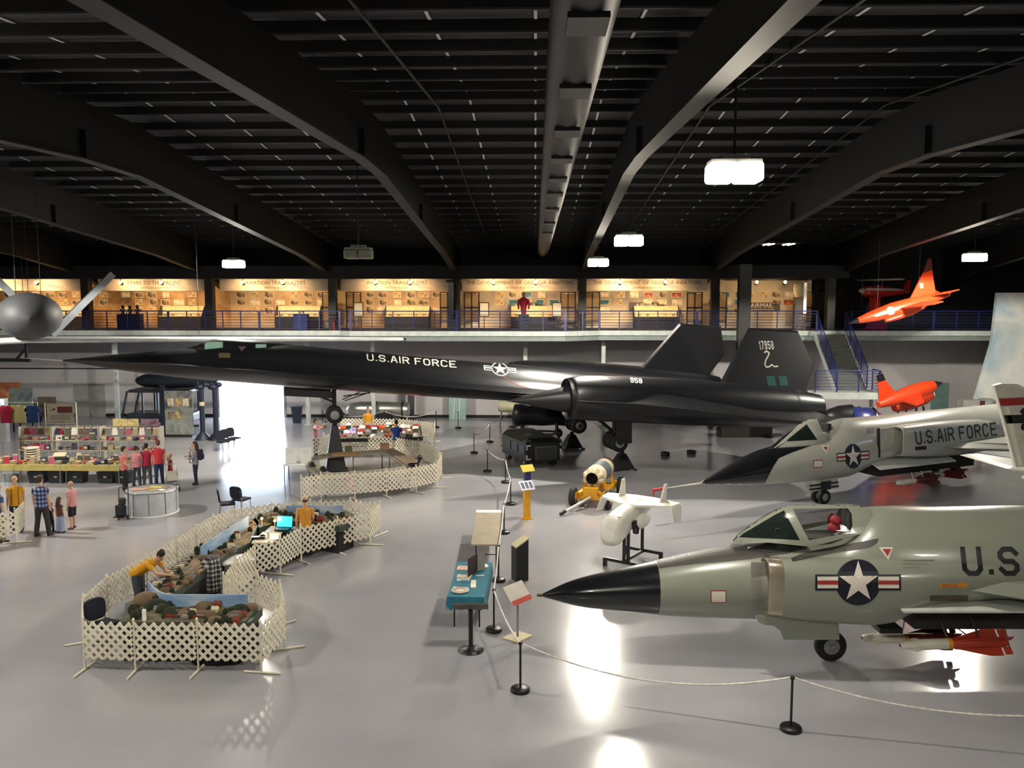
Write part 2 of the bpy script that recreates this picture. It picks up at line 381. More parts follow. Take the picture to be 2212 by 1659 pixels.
for x0 in RX[:-1]:  # pale strips along the roof stand for glints of light on the purlins
    for q in range(4):
        x = x0 + 7.09 * (q + .5) / 4
        if x < XL + 1 or x > XR - 1: continue
        mb = MB()
        for a, c in ((YF + .2, YR - .1), (YR + .1, YB - .2)): mb.bar((x, a, zroof(a) - .035), (x, c, zroof(c) - .035), .055, .012)
        trim(mb, M_glint)
# duct with registers
du = MB(); du.tube([(.42, YF + .1, 9.75), (.42, 49.5, 9.75)], .3, 16)
dt = thing('air_duct', 'long round dark ceiling air duct hung along the middle bay', 'duct', (0, 0, 0)); du.build('duct_tube', mat('duct_paint', '141416', .5), dt)
for i, y in enumerate((7.3, 9.6, 11.9, 14.2, 16.5, 18.8, 22, 26, 30)):
    MB().box((.42, y, 9.44), (.34, .5, .05)).build('register', M_black, dt)
for y in range(-4, 49, 6): MB().cyl((.42, y, 10.04), (.42, y, zroof(y) - .02), .015, n=6).build('hanger_rod', M_blackmetal, dt)
# thin conduit lines under the roof
for k, (x, z) in enumerate(((-2.6, 10.3), (4.6, 10.4), (9.2, 10.4))):
    tag(MB().tube([(x, YF + .1, zroof(YF) - .33), (x, YR, ZR - .33), (x, 50, zroof(50) - .33)], .03, 6).build('conduit_pipe', M_raft), ['thin dark conduit pipe under the roof just left of the round duct', 'thin dark conduit pipe under the roof just right of the brightest lamp row', 'thin dark conduit pipe under the roof right of the bright lamp, next beam along'][k], 'pipe', 'roof conduits')
# ------------------------------------------------------------------ balcony opposite
BZ = 5.45
edge = [(XL, 46.4), (-10.6, 46.4), (-9.9, 45.7), (1.6, 45.7), (3.5, 47.0), (13.6, 47.0), (13.6, 47.0), (26.5, 47.0)]
poly = edge + [(26.5, YB), (XL, YB)]
struct('trim_200', MB().prism(poly, BZ - .52, BZ), mat('balcony_fascia', '78827f', .55))
em = MB()
for a, c in zip(edge[:-1], edge[1:]):
    if a != c: em.bar((a[0], a[1] - .05, BZ - .12), (c[0], c[1] - .05, BZ - .12), .12, .26)
struct('trim_201', em, mat('balcony_lip', 'b2bab6', .5))
# posts carrying it
for i, px in enumerate((250, 664, 806, 1135, 1303, 1537)):
    p = GY(px, 800, 48.2)
    struct('trim_%d' % (210 + i), MB().box((p.x, 48.2, (BZ - .52) / 2), (.22, .22, BZ - .52)).box((p.x, 48.2, .02), (.4, .4, .04)), M_trim)
# soffit above the exhibits and dark columns between the bays
struct('ceiling_exhibits', MB().box(((XL + 17) / 2, 49.3, 8.65), (17 - XL, 4.2, .7)), M_wallup)
colx = [GY(px, 650, 47.6).x for px in (-85, 185, 452, 718, 985, 1258, 1545, 1795)]
for i, x in enumerate(colx):
    struct('trim_%d' % (230 + i), MB().box((x, 47.75, (BZ + 8.4) / 2), (.42, .5, 8.4 - BZ)), mat('dark_column', '26241f', .6))
struct('floor_balcony', MB().box(((XL + 26.5) / 2, 49.3, BZ + .01), (26.5 - XL, 4.2, .02)), mat('balcony_carpet', '2a2724', .95))
# ------------------------------------------------------------------ balcony railings
def railing(pts, n, label, h=1.07, group='balcony railings', m=None, base=None):
    a, c = Vector(pts[0]), Vector(pts[1]); u_ = (c - a).normalized() * .035; a += u_; c -= u_; L = (c - a).length
    t = thing('railing', label, 'railing', a, 0, group); d = c - a; m = m or M_navyp
    rl = MB()
    for k in range(7):
        z = .12 + (h - .12) * k / 6
        rl.tube([(0, 0, z), (d.x, d.y, d.z + z)], .028 if k == 6 else .014, 6)
    rl.build('rails', m, t)
    for k in range(n + 1):
        q = d * (k / n); MB().box((q.x, q.y, q.z + h / 2), (.05, .05, h)).build('post', m, t)
    return t
rs = [((-33.5, 46.3), (-26.8, 46.3), 'behind the grey hanging drone'), ((-26.8, 46.3), (-20.0, 46.3), 'in front of the bay with the three busts'), ((-20.0, 46.3), (-15.0, 46.3), 'above the open hangar door'), ((-15.0, 46.3), (-10.6, 46.3), 'in front of the blue cabinet'), ((-10.6, 46.3), (-9.9, 45.75), 'short corner piece above the black jet'),
      ((-9.9, 45.75), (-4.2, 45.75), 'left of the red jacket mannequin'), ((-4.2, 45.75), (1.6, 45.75), 'passing the red jacket mannequin'), ((1.6, 45.75), (3.5, 46.95), 'short slanting piece right of the red jacket'), ((3.5, 46.95), (8.8, 46.95), 'in front of the airmail exhibit'), ((8.8, 46.95), (15.3, 46.95), 'left of the stair top'), ((17.1, 46.95), (21.5, 46.95), 'behind the hanging orange drone'), ((21.5, 46.95), (26.3, 46.95), 'at the far right end of the balcony')]
for a, c, wh in rs:
    railing(((a[0], a[1], BZ), (c[0], c[1], BZ)), max(1, round(math.hypot(c[0] - a[0], c[1] - a[1]) / 1.1)), 'blue balcony railing of thin bars, ' + wh)
# ------------------------------------------------------------------ exhibit bays upstairs
WALL_Y = 51.0
M_val = picmat('valance_clouds', ['b9a68a', 'd9cbb0', '8f8799'], .55, .7, 3., (1, 1, 2.5)); M_cream = mat('cream_mat', 'cbbf9f', .7)
M_mur = [picmat('mural_sepia', ['5a4330', 'a07a4e', 'c9a774'], .8, .8, 1.), picmat('mural_tan', ['8f765a', 'b79b76', 'c8b08a'], .7, .8, 9.), picmat('mural_grey', ['6d6a72', 'b0a48e', 'd2c3a2'], .6, .8, 5.)]
M_ph = [picmat('photo_dark', ['1c1712', '6b563c', 'c9b48c'], 5., .5, 2.), picmat('photo_sepia', ['4a3522', 'a88a5c', 'dcc79a'], 6., .5, 8.), picmat('photo_pale', ['8c7c64', 'd9ccac', 'efe6cc'], 5., .5, 4.), picmat('photo_blue', ['1d4250', '3f7f92', 'c8c4a8'], 4., .5, 6.), picmat('photo_red', ['5a1a12', 'b05030', 'dcb088'], 4., .5, 7.)]
M_frame = mat('dark_wood_frame', '221a12', .5); M_case = mat('display_case_base', '1a1918', .6)
M_lit = mat('case_lining', 'd8c498', .6); M_ink = mat('printed_ink', '5b4a34', .8); M_inkw = mat('white_ink', 'e6e2d6', .7)
bays = [('leftmost bay', 0, ''), ('busts bay', 0, 'STARS TO THE PACIFIC'), ('blue cabinet bay', 1, 'AVIATION TRAILBLAZERS'), ('trailblazers bay', 1, 'AVIATION TRAILBLAZERS'), ('red jacket bay', 2, 'THE DEVELOPMENT OF GEORGIA AVIATION'), ('middle airmail bay', 2, 'THE DEVELOPMENT OF GEORGIA AVIATION'), ('far airmail bay', 2, '')]
spots = []
for i, (bn, mi, vt) in enumerate(bays):
    x0, x1 = colx[i] + .25, colx[i + 1] - .25; W = x1 - x0
    struct('wall_exhibit_%d' % (i + 1), MB().box(((x0 + x1) / 2, WALL_Y + .05, 6.9), (W + .5, .1, 2.9)), M_mur[mi])
    if i < 6:
        t = thing('valance_banner', 'cloud printed valance banner hung over the ' + bn, 'banner', ((x0 + x1) / 2, 48.6, 7.63), 0, 'valance banners over the exhibits')
        MB().box((0, 0, .37), (W, .06, .72)).build('panel', M_val, t)
        if vt: flat_text('lettering', vt, .3, M_ink, t, (0, -.034, .45), (1, 0, 0), (0, 0, 1)); flat_text('lettering', 'FIRST IN FLIGHT' if i in (2, 3) else 'GEORGIA AVIATION', .18, M_ink, t, (0, -.034, .17), (1, 0, 0), (0, 0, 1))
    # pictures on the back wall
    rnd = random.Random(20 + i)
    for r_, (zc_, hh) in enumerate(((7.42, .42), (6.98, .4), (6.5, .44))):
        for c_ in range(8):
            if i in (4, 5, 6) and r_ == 2 and c_ in (3, 4, 5): continue
            if i == 1 and c_ > 5: continue
            if rnd.random() < .14: continue
            q_ = rnd.choice([0, 1, 2, 3, 4]) if i > 3 else rnd.choice([0, 0, 1, 2])
            cx = x0 + W * (c_ + .5) / 8 + rnd.uniform(-.06, .06); ww = rnd.uniform(.42, .66); h_ = hh * rnd.uniform(.75, 1.0)
            t = thing('photo_panel', '%s photograph in the %s, %s row, %s from left' % (['dark toned', 'sepia', 'pale', 'blue tinted', 'reddish'][q_], bn, ['top', 'middle', 'low'][r_], ORD[c_]), 'picture', (cx, WALL_Y - .02, zc_ + rnd.uniform(-.02, .02)), 0, 'photographs in the upstairs exhibits')
            MB().box((0, 0, 0), (ww, .03, h_)).build('board', M_cream, t)
            MB().box((0, -.018, 0), (ww - .07, .008, h_ - .07)).build('print', M_ph[q_], t)
    if i in (4, 5, 6):
        t = thing('wall_lettering', 'AIRMAIL title board on the wall of the ' + bn, 'sign', (x0 + W * .55, WALL_Y - .02, 6.72), 0, 'airmail title boards')
        MB().box((0, 0, 0), (2.1, .03, .5)).build('board', mat('slate_board', '57504c', .7), t)
        flat_text('lettering', 'AIRMAIL', .36, M_inkw, t, (0, -.018, .06), (1, 0, 0), (0, 0, 1)); flat_text('lettering', 'THE GROWTH OF AIRMAIL', .12, M_inkw, t, (0, -.018, -.17), (1, 0, 0), (0, 0, 1))
    # glazed display case below
    if i < 6:
        t = thing('display_case', 'long sloping display case with cream lining in the ' + bn, 'display case', (x0 + W * (.62 if i != 3 else .55), 50.4, BZ), 0, 'upstairs display cases')
        MB().box((0, 0, .35), (2.6, .9, .7)).build('base', M_case, t); MB().box((0, .35, 1.0), (2.6, .12, .62)).build('back_panel', M_lit, t); MB().box((0, -.05, .72), (2.5, .75, .03)).build('tray', M_lit, t)
        for s_ in (-1, 1): MB().slab([(s_ * 1.3, -.45, .7), (s_ * 1.3, .4, .7), (s_ * 1.3, .4, 1.32), (s_ * 1.3, .1, 1.32)], (s_ * .02, 0, 0)).build('end_panel', M_frame, t)
        for k in range(5): MB().box((-1.0 + k * .5, -.1, .79), (.16, .14, .11)).build('exhibit', M_ph[k % 3], t)
    # hinged frame panels by the columns
    if i >= 2:
        for s_, xx in (('left', x0 + .45), ('right', x1 - .45)):
            if i == 2 and s_ == 'left': continue
            t = thing('panel_rack', 'dark rack of four document panels, %s end of the %s' % (s_, bn), 'display rack', (xx, 49.9, BZ), 0, 'document panel racks')
            MB().box((-.42, 0, 1.05), (.08, .05, 2.1)).box((0, 0, 1.05), (.08, .05, 2.1)).box((.42, 0, 1.05), (.08, .05, 2.1)).box((0, 0, 2.1), (.9, .05, .05)).box((0, 0, 1.23), (.9, .05, .1)).box((0, 0, .42), (.9, .05, .05)).box((0, 0, .02), (.9, .4, .04)).build('frame', M_frame, t)
            for u in (-1, 1):
                for zz in (1.65, .81): MB().box((u * .21, 0, zz), (.34, .02, .72)).build('panel', mat('panel_tan', '7d6848', .7), t)
    # track spot lamps
    for q, fx in enumerate((.3, .62)):
        lx = x0 + W * fx + rnd.uniform(-.3, .3)
        t = thing('track_spotlight', 'small warm %s spotlight under the soffit of the %s' % (['left', 'right'][q], bn), 'spotlight', (lx, 47.38, 8.28), 0, 'track spotlights')
        MB().cyl((0, 0, 0), (0, 0, -.16), .02, n=6).build('stem', M_black, t); MB().cyl((0, -.06, -.14), (0, .14, -.28), .07, .09, 12).build('housing', M_black, t)
        MB().ell((0, -.03, -.19), (.085, .085, .085), 10, 6).build('bulb', mat('halogen_glow', 'ffd9a0', .5, emit='ffc070', es=40.), t)
        ld = bpy.data.lights.new('halogen_lamp', 'SPOT'); ld.energy = SPOT_W * (1.0 if (i, q) not in ((5, 0),) else 1.6) * (.5 if i == 6 else 1); ld.color = SPOT_COL; ld.spot_size = R(150); ld.spot_blend = .7; ld.shadow_soft_size = .05
        lo = bpy.data.objects.new('halogen_lamp', ld); COL.objects.link(lo); lo.parent = t; lo.location = (0, .2, -.32); lo.rotation_euler = (R(62), 0, 0)
for i, (bn, mi, vt) in enumerate(bays):
    xm = (colx[i] + colx[i + 1]) / 2
    t = thing('wall_washer', 'slim wall washer light behind the valance of the ' + bn, 'lamp', (xm, 49.0, 8.2), 0, 'wall washers in the exhibits')
    MB().box((0, 0, .05), (4.6, .12, .08)).build('housing', M_black, t)
    for q in (-1, 0, 1):
        ld = bpy.data.lights.new('washer_lamp', 'SPOT'); ld.energy = WASH_W * (.35 if i == 6 else 1) * (1.5 if q == 0 else .8); ld.color = SPOT_COL; ld.spot_size = R(140); ld.spot_blend = .9; ld.shadow_soft_size = .06
        lo = bpy.data.objects.new('washer_lamp', ld); COL.objects.link(lo); lo.parent = t; lo.location = (q * 1.9, 0, -.05); lo.rotation_euler = (R(38), 0, 0)
# ------------------------------------------------------------------ high bay lamps
M_lampglow = mat('metal_halide_glow', 'fff6e6', .5, emit='fff4e0', es=60.)
def high_bay(loc, label, lit=True, power=1., size=.9):
    x, y, z = loc
    t = thing('high_bay_lamp', label, 'lamp', loc, 0, 'high bay hall lamps')
    MB().tube([(0, 0, .3), (0, 0, zroof(y) - z - .02)], .02, 6).build('hanger_rod', M_blackmetal, t)
    h = MB(); h.box((0, 0, .27), (size * .9, .44, .06)).box((0, 0, .34), (size * .5, .3, .08))
    h.build('housing', mat('lamp_housing', '9a9a96', .5), t)
    for s_ in (-1, 1):
        MB().box((s_ * size * .245, 0, .1), (size * .47, .5, .3)).build('diffuser', M_lampglow if lit else mat('unlit_diffuser', '8f8f80', .4), t, bevel=.05)
    if lit:
        ld = bpy.data.lights.new('high_bay_light', 'SPOT'); ld.energy = LAMP_W * power; ld.color = LAMP_COL; ld.spot_size = R(168); ld.spot_blend = .1; ld.shadow_soft_size = .28
        lo = bpy.data.objects.new('high_bay_light', ld); COL.objects.link(lo); lo.parent = t; lo.location = (0, 0, -.07)
    return t
def at_px(px, py, Y):
    p = GY(px, py, Y); return (p.x, p.y, p.z)
high_bay(at_px(1585, 388, 14.3), 'large blazing double hall lamp nearest the camera', power=.5)
high_bay(at_px(1358, 528, 27), 'lit double hall lamp right above the black jet roundel, second in its row', power=.8)
high_bay(at_px(1292, 573, 37), 'small lit double hall lamp above the airmail exhibit', power=2.5)
high_bay(at_px(505, 576, 37), 'lit hall lamp hanging over the nose of the black jet', power=1.5)
high_bay(at_px(2105, 562, 37), 'lit hall lamp at far right above the orange drone', power=1.6)
high_bay(at_px(775, 556, 27), 'unlit pale hall lamp on a long rod left of centre', lit=False)
# further unseen lamps of the same grid; the last one is added
high_bay((-12, 12, 9.3), 'hall lamp over the near train layout, out of the picture', power=.9)
high_bay((-4, 1.0, 9.3), 'hall lamp behind the camera', power=.7)
high_bay((12, 3.0, 9.3), 'hall lamp behind the camera on the right', power=.4)
high_bay((-21.5, 26, 9.3), 'unseen hall lamp added to brighten the left hall floor', power=1.9)  # added off the grid to raise the light on the left floor
t = thing('fluorescent_fixture', 'four tube fluorescent fixture right of the bright lamp', 'lamp', at_px(1682, 528, 44))
MB().box((0, 0, .06), (1.9, 1.3, .08)).build('housing', M_black, t)
for k, dx in enumerate((-.62, -.38, .38, .62)): MB().cyl((dx, -.6, 0), (dx, .6, 0), .03, n=8).build('tube', mat('tube_glow', 'fff8ee', .5, emit='fff8ee', es=9.), t)
for dx in (-.5, .5): MB().cyl((dx, 0, .1), (dx, 0, zroof(44) - t.location.z - .02), .012, n=6).build('hanger_rod', M_black, t)
# ------------------------------------------------------------------ aircraft helpers
def plane_of(o, rz):
    """returns f(px,py,y) -> (x,z) in the thing's own frame on its vertical plane at sideways offset y"""
    ax = Vector((math.cos(rz), math.sin(rz), 0)); ay = Vector((-math.sin(rz), math.cos(rz), 0)); o = Vector(o)
    def f(px, py, y=0.0):
        r = ray(px, py); t = ((o + ay * y - EYE).dot(ay)) / r.dot(ay); q = EYE + r * t - o
        return (q.dot(ax), q.z)
    return f
def hull(st, x0, x1, n, ring):
    """loft between stations; ring(params)->list of (y,z)"""
    xs = [x0 + (x1 - x0) * i / n for i in range(n + 1)]
    return [[(x, y, z) for y, z in ring(catmull(st, x))] for x in xs]
def egg(p, n=36, e=2.0):
    zt, zc, zb, w = p; out = []
    for k in range(n):
        a = 2 * math.pi * k / n; c, s = math.cos(a), math.sin(a); h = (zt - zc) if s > 0 else (zc - zb)
        out.append((w * math.copysign(abs(c) ** (2 / e), c), zc + h * math.copysign(abs(s) ** (2 / e), s)))
    return out
def lens_wing(poly, th, zf):
    """wing slab from plan polygon (x,y); zf(x,y) mid height; sharp edges"""
    n = len(poly); cx = sum(p[0] for p in poly) / n; cy = sum(p[1] for p in poly) / n; mb = MB()
    ed = [(p[0], p[1], zf(*p)) for p in poly]; q = [(cx + (p[0] - cx) * .8, cy + (p[1] - cy) * .93) for p in poly]
    vs = ed + [(a, b, zf(a, b) + th / 2) for a, b in q] + [(a, b, zf(a, b) - th / 2) for a, b in q]
    ar = sum(poly[i][0] * poly[(i + 1) % n][1] - poly[(i + 1) % n][0] * poly[i][1] for i in range(n)); fs = []
    for i in range(n):
        j = (i + 1) % n; fs += [(i, j, n + j, n + i), (j, i, 2 * n + i, 2 * n + j)]
    fs += [tuple(range(n, 2 * n)), tuple(range(2 * n, 3 * n))[::-1]]
    if ar < 0: fs = [f[::-1] for f in fs]
    return mb.add(vs, fs)
def wheel_part(parent, c, r, wd, axis='y', name='wheel', hubm=None):
    pr = [(r * .55, -wd / 2), (r * .9, -wd / 2), (r, -wd * .3), (r, wd * .3), (r * .9, wd / 2), (r * .55, wd / 2)]
    t = MB().lathe(pr, axis, c, 24).build(name, M_rubber, parent)
    MB().lathe([(r * .56, -wd * .42), (r * .5, -wd * .52), (r * .15, -wd * .5), (r * .12, -wd * .56), (.001, -wd * .56)], axis, c, 20, cap=False).lathe([(r * .56, wd * .42), (r * .5, wd * .52), (r * .15, wd * .5), (.001, wd * .5)], axis, c, 20, cap=False).build('hub', hubm or M_grey, t)
    return t
def cam_decal(name, pxtris, o, rz, bvh, m, parent, off=.006, L=6., mirror=False):
    """paint whose outline is read off the photograph, laid onto the skin it hits"""
    inv = Matrix.Rotation(-rz, 3, 'Z'); oe = inv @ (EYE - Vector(o))
    d = decal(name, pxtris, lambda u, v: (oe, inv @ ray(u, v)), bvh, m, parent, off, L)
    if mirror and d:
        mb = MB(); mb.add([(p.co.x, -p.co.y, p.co.z) for p in d.data.vertices], [tuple(p.vertices)[::-1] for p in d.data.polygons], True); mb.build(name, m, parent)
    return d
def px_text(txt, p0, p1, upv, sw=1.05, wide=.9, gap=1.7, measure=None):
    """block letters between two photo points; upv = letter height vector"""
    tr, wd = lettering(txt, 1.0, sw=sw, wide=wide, gap=gap)
    if measure: wd = lettering(measure, 1.0, sw=sw, wide=wide, gap=gap)[1] - gap / (6 + sw)
    else: wd -= gap / (6 + sw)
    dx, dy = (p1[0] - p0[0]) / wd, (p1[1] - p0[1]) / wd
    return [tuple((p0[0] + dx * q[0] + upv[0] * q[1], p0[1] + dy * q[0] + upv[1] * q[1]) for q in t) for t in tr]
def px_roundel(c, ux, vy, dec, dark, white, red, stripe=True):
    """c photo centre, ux / vy photo vectors of one star radius; dec(name, tris, mat, off)"""
    T = lambda pl: tri2([(c[0] + p[0] * ux[0] + p[1] * vy[0], c[1] + p[0] * ux[1] + p[1] * vy[1]) for p in pl])
    g = .11; bar = lambda sg, a, b, h: rect(*((a, -h, b, h) if sg > 0 else (-b, -h, -a, h)))
    d_ = T(circ(0, 0, 1 + g)); [d_.extend(T(bar(sg, .5, 2 + g, .28 + g))) for sg in (1, -1)]
    dec('roundel', d_, dark, .006)
    for sg in (1, -1):
        dec('roundel_bar', T(bar(sg, .985, 2, .28)), white, .011)
        if stripe: dec('roundel_stripe', T(bar(sg, .985, 2, .095)), red, .016)
    return T
M_sr = mat('matte_black_skin', '131418', .36, var=.15, scale=.7); M_tit = mat('black_titanium', '232225', .42, .3); M_mark = mat('marking_white', 'd5d2c8', .5); M_markred = mat('marking_red', '8c2422', .5); M_markbl = mat('marking_navy', '131624', .45)
M_tealrefl = mat('teal_reflection', '12504f', .4); M_srglass = mat('pale_window_glass', '8fb3a6', .12, spec=.9)
# ================================================================== black reconnaissance jet
so_ = G(725, 1017); SRZ = math.atan2(.28012, .95996)
sr = thing('jet_aircraft', 'huge long black jet with twin fins and pointed nose, raised on jack stands', 'airplane', so_, SRZ)
srp = plane_of(so_, SRZ)
SRS = [(-10.2, 4.85, 4.83, 4.81, .02, .015), (-9.5, 4.92, 4.84, 4.68, .28, .2), (-8.3, 5.03, 4.79, 4.44, .6, .42), (-6.1, 5.18, 4.66, 4.10, 1.0, .66), (-4.3, 5.32, 4.5, 3.9, 1.22, .76), (-2, 5.33, 4.29, 3.65, 1.4, .82), (0, 5.11, 4.07, 3.44, 1.5, .84), (1.8, 4.93, 3.88, 3.25, 1.58, .85),
       (4.3, 4.64, 3.6, 3.02, 1.65, .85), (6.3, 4.44, 3.38, 2.86, 1.7, .85), (8, 4.28, 3.2, 2.72, 1.75, .85), (10.6, 3.96, 2.93, 2.5, 1.75, .85), (13.5, 3.67, 2.62, 2.3, 1.6, .8), (17, 3.2, 2.38, 2.1, 1.2, .65), (20.3, 2.42, 2.2, 2.05, .25, .2)]
def sr_ring(p):
    zt, zc, zb, w_, rb = p; out = []; N = 28
    for k in range(2 * N):
        a = math.pi * k / N; r = w_ * math.cos(a); ar = abs(r)
        if k <= N:
            body = (zt - zc) * math.sqrt(max(0, 1 - (ar / rb) ** 2)) if ar < rb else 0
            ch = (zt - zc) * .42 * (1 - ar / w_) ** 1.15; ch = max(ch, (zt - zc) * .02 * (1 - (ar / w_) ** 8))
            z = zc + (body ** 3 + ch ** 3) ** (1 / 3)
        else: z = zc - (zc - zb) * (1 - (ar / w_) ** 2.4)
        out.append((r, z))
    return out
fz = MB().rings(hull(SRS, -10.2, 20.3, 90, sr_ring)); fz.build('fuselage', M_sr, sr)
srbv = fz.bvh()
CAN = [(-5.9, 5.18, .05), (-5.35, 5.36, .3), (-4.9, 5.53, .4), (-4.3, 5.6, .42), (-3.4, 5.54, .42), (-2.4, 5.46, .38), (-1.2, 5.25, .2)]
cb = MB()
rr = []
for i in range(25):
    x = -5.9 + 4.7 * i / 24; zt, hw = catmull(CAN, x); rr.append([(x, hw * math.cos(a), 4.95 + (zt - 4.95) * math.sin(a)) for a in [math.pi * k / 14 for k in range(15)]] + [(x, -hw, 4.6), (x, hw, 4.6)])
cb.rings(rr); can = cb.build('canopy', M_sr, sr)
cbv = MB(); cbv.add(fz.v, fz.f); cbv.add(cb.v, cb.f); cbv = cbv.bvh()
def near(u, v): return ((u, -12, v), (0, 1, 0))
def far(u, v): return ((u, 12, v), (0, -1, 0))
for px in ([(441, 739), (481, 739), (481, 751), (442, 755)], [(552, 744), (575, 744), (575, 751), (552, 752)]):
    pl = [srp(x, y, -.4) for x, y in px]
    decal('window', tri2(pl), near, cbv, M_srglass, can, .006); decal('window', tri2(pl), far, cbv, M_srglass, can, .006)
MB().cyl((-10.2, 0, 4.83), (-11.6, 0, 4.95), .025, .01, 8).build('pitot_probe', M_mark, sr)
# wording along the side
def sr_text(txt, p0, p1, h, m, yoff=-.75, name='lettering', hw=1.0):
    a = srp(*p0, yoff); b = srp(*p1, yoff); tr, wd = lettering(txt, h, sw=1.05, wide=hw); L = math.hypot(b[0] - a[0], b[1] - a[1]); k = L / wd; cs, sn = (b[0] - a[0]) / L, (b[1] - a[1]) / L
    tr = [tuple((a[0] + q[0] * k * cs, a[1] + q[0] * k * sn + q[1]) for q in t) for t in tr]
    return decal(name, tr, near, srbv, m, sr, .006)
cam_decal('lettering', px_text('U.S.AIR FORCE', (793, 779), (985, 794.5), (-1.5, -14.5), wide=1.0), so_, SRZ, srbv, M_mark, sr)
def rpts(cx, cz, dx, dz, pts): return [(cx + p[0] * dx[0] + p[1] * dz[0], cz + p[0] * dx[1] + p[1] * dz[1]) for p in pts]
def roundel(c, s, fn, bv, parent, dark, white, red, tilt=0., off=.006, L=.1, sq=1.0):
    """star with side bars; s = circle radius"""
    ct, stt = math.cos(tilt), math.sin(tilt); T = lambda pl: tri2(rpts(c[0], c[1], (ct, stt), (-stt * sq, ct * sq), pl))
    g = s * .11
    bar = lambda sg, a, b, h0, h1: rect(*( (a, h0, b, h1) if sg > 0 else (-b, h0, -a, h1)))
    d_ = T(circ(0, 0, s * 1.0 + g)); [d_.extend(T(bar(sg, s * .5, s * 2 + g, -s * .0 - s * .25 - g, s * .25 + g))) for sg in (1, -1)]
    decal('roundel', d_, fn, bv, dark, parent, off, L)
    decal('roundel_star', T(star(0, 0, s)), fn, bv, white, parent, off * 3, L)
    for sg in (1, -1):
        w_ = T(bar(sg, s * .985, s * 2, -s * .25, s * .25)); decal('roundel_bar', w_, fn, bv, white, parent, off * 2, L)
        decal('roundel_stripe', T(bar(sg, s * .985, s * 2, -s * .083, s * .083)), fn, bv, red, parent, off * 3, L)
T_ = px_roundel((1080, 797.5), (16.5, 1.6), (-1.5, -13), lambda n_, t_, m_, o_: cam_decal(n_, t_, so_, SRZ, srbv, m_, sr, o_, 3.), M_mark, M_sr, M_mark)
cam_decal('roundel_field', T_(circ(0, 0, .98)), so_, SRZ, srbv, M_sr, sr, .012, 3.); cam_decal('roundel_star', T_(star(0, 0, .98)), so_, SRZ, srbv, M_mark, sr, .018, 3.)
decal('warning_triangle', tri2([srp(514, 749, -.6), srp(531, 749, -.6), srp(522, 760, -.6)]), near, cbv, mat('faded_red_mark', '5e4a4e', .5), sr, .006)
decal('data_plate', tri2([srp(472, 763, -.7), srp(497, 763, -.7), srp(497, 773, -.7), srp(472, 773, -.7)]), near, srbv, mat('dull_yellow_mark', '4f4a30', .6), sr, .006)
# ---- wings
def wz(x, y): return 3.86 - .1 * x + .02 * abs(y)
for sg in (-1, 1):
    lens_wing([(7.0, sg * 1.5), (9.6, sg * 3.6), (19.6, sg * 3.6), (20.0, sg * 2.4), (19.2, sg * .8), (9, sg * .6)], .34, wz).build('wing', M_sr, sr)
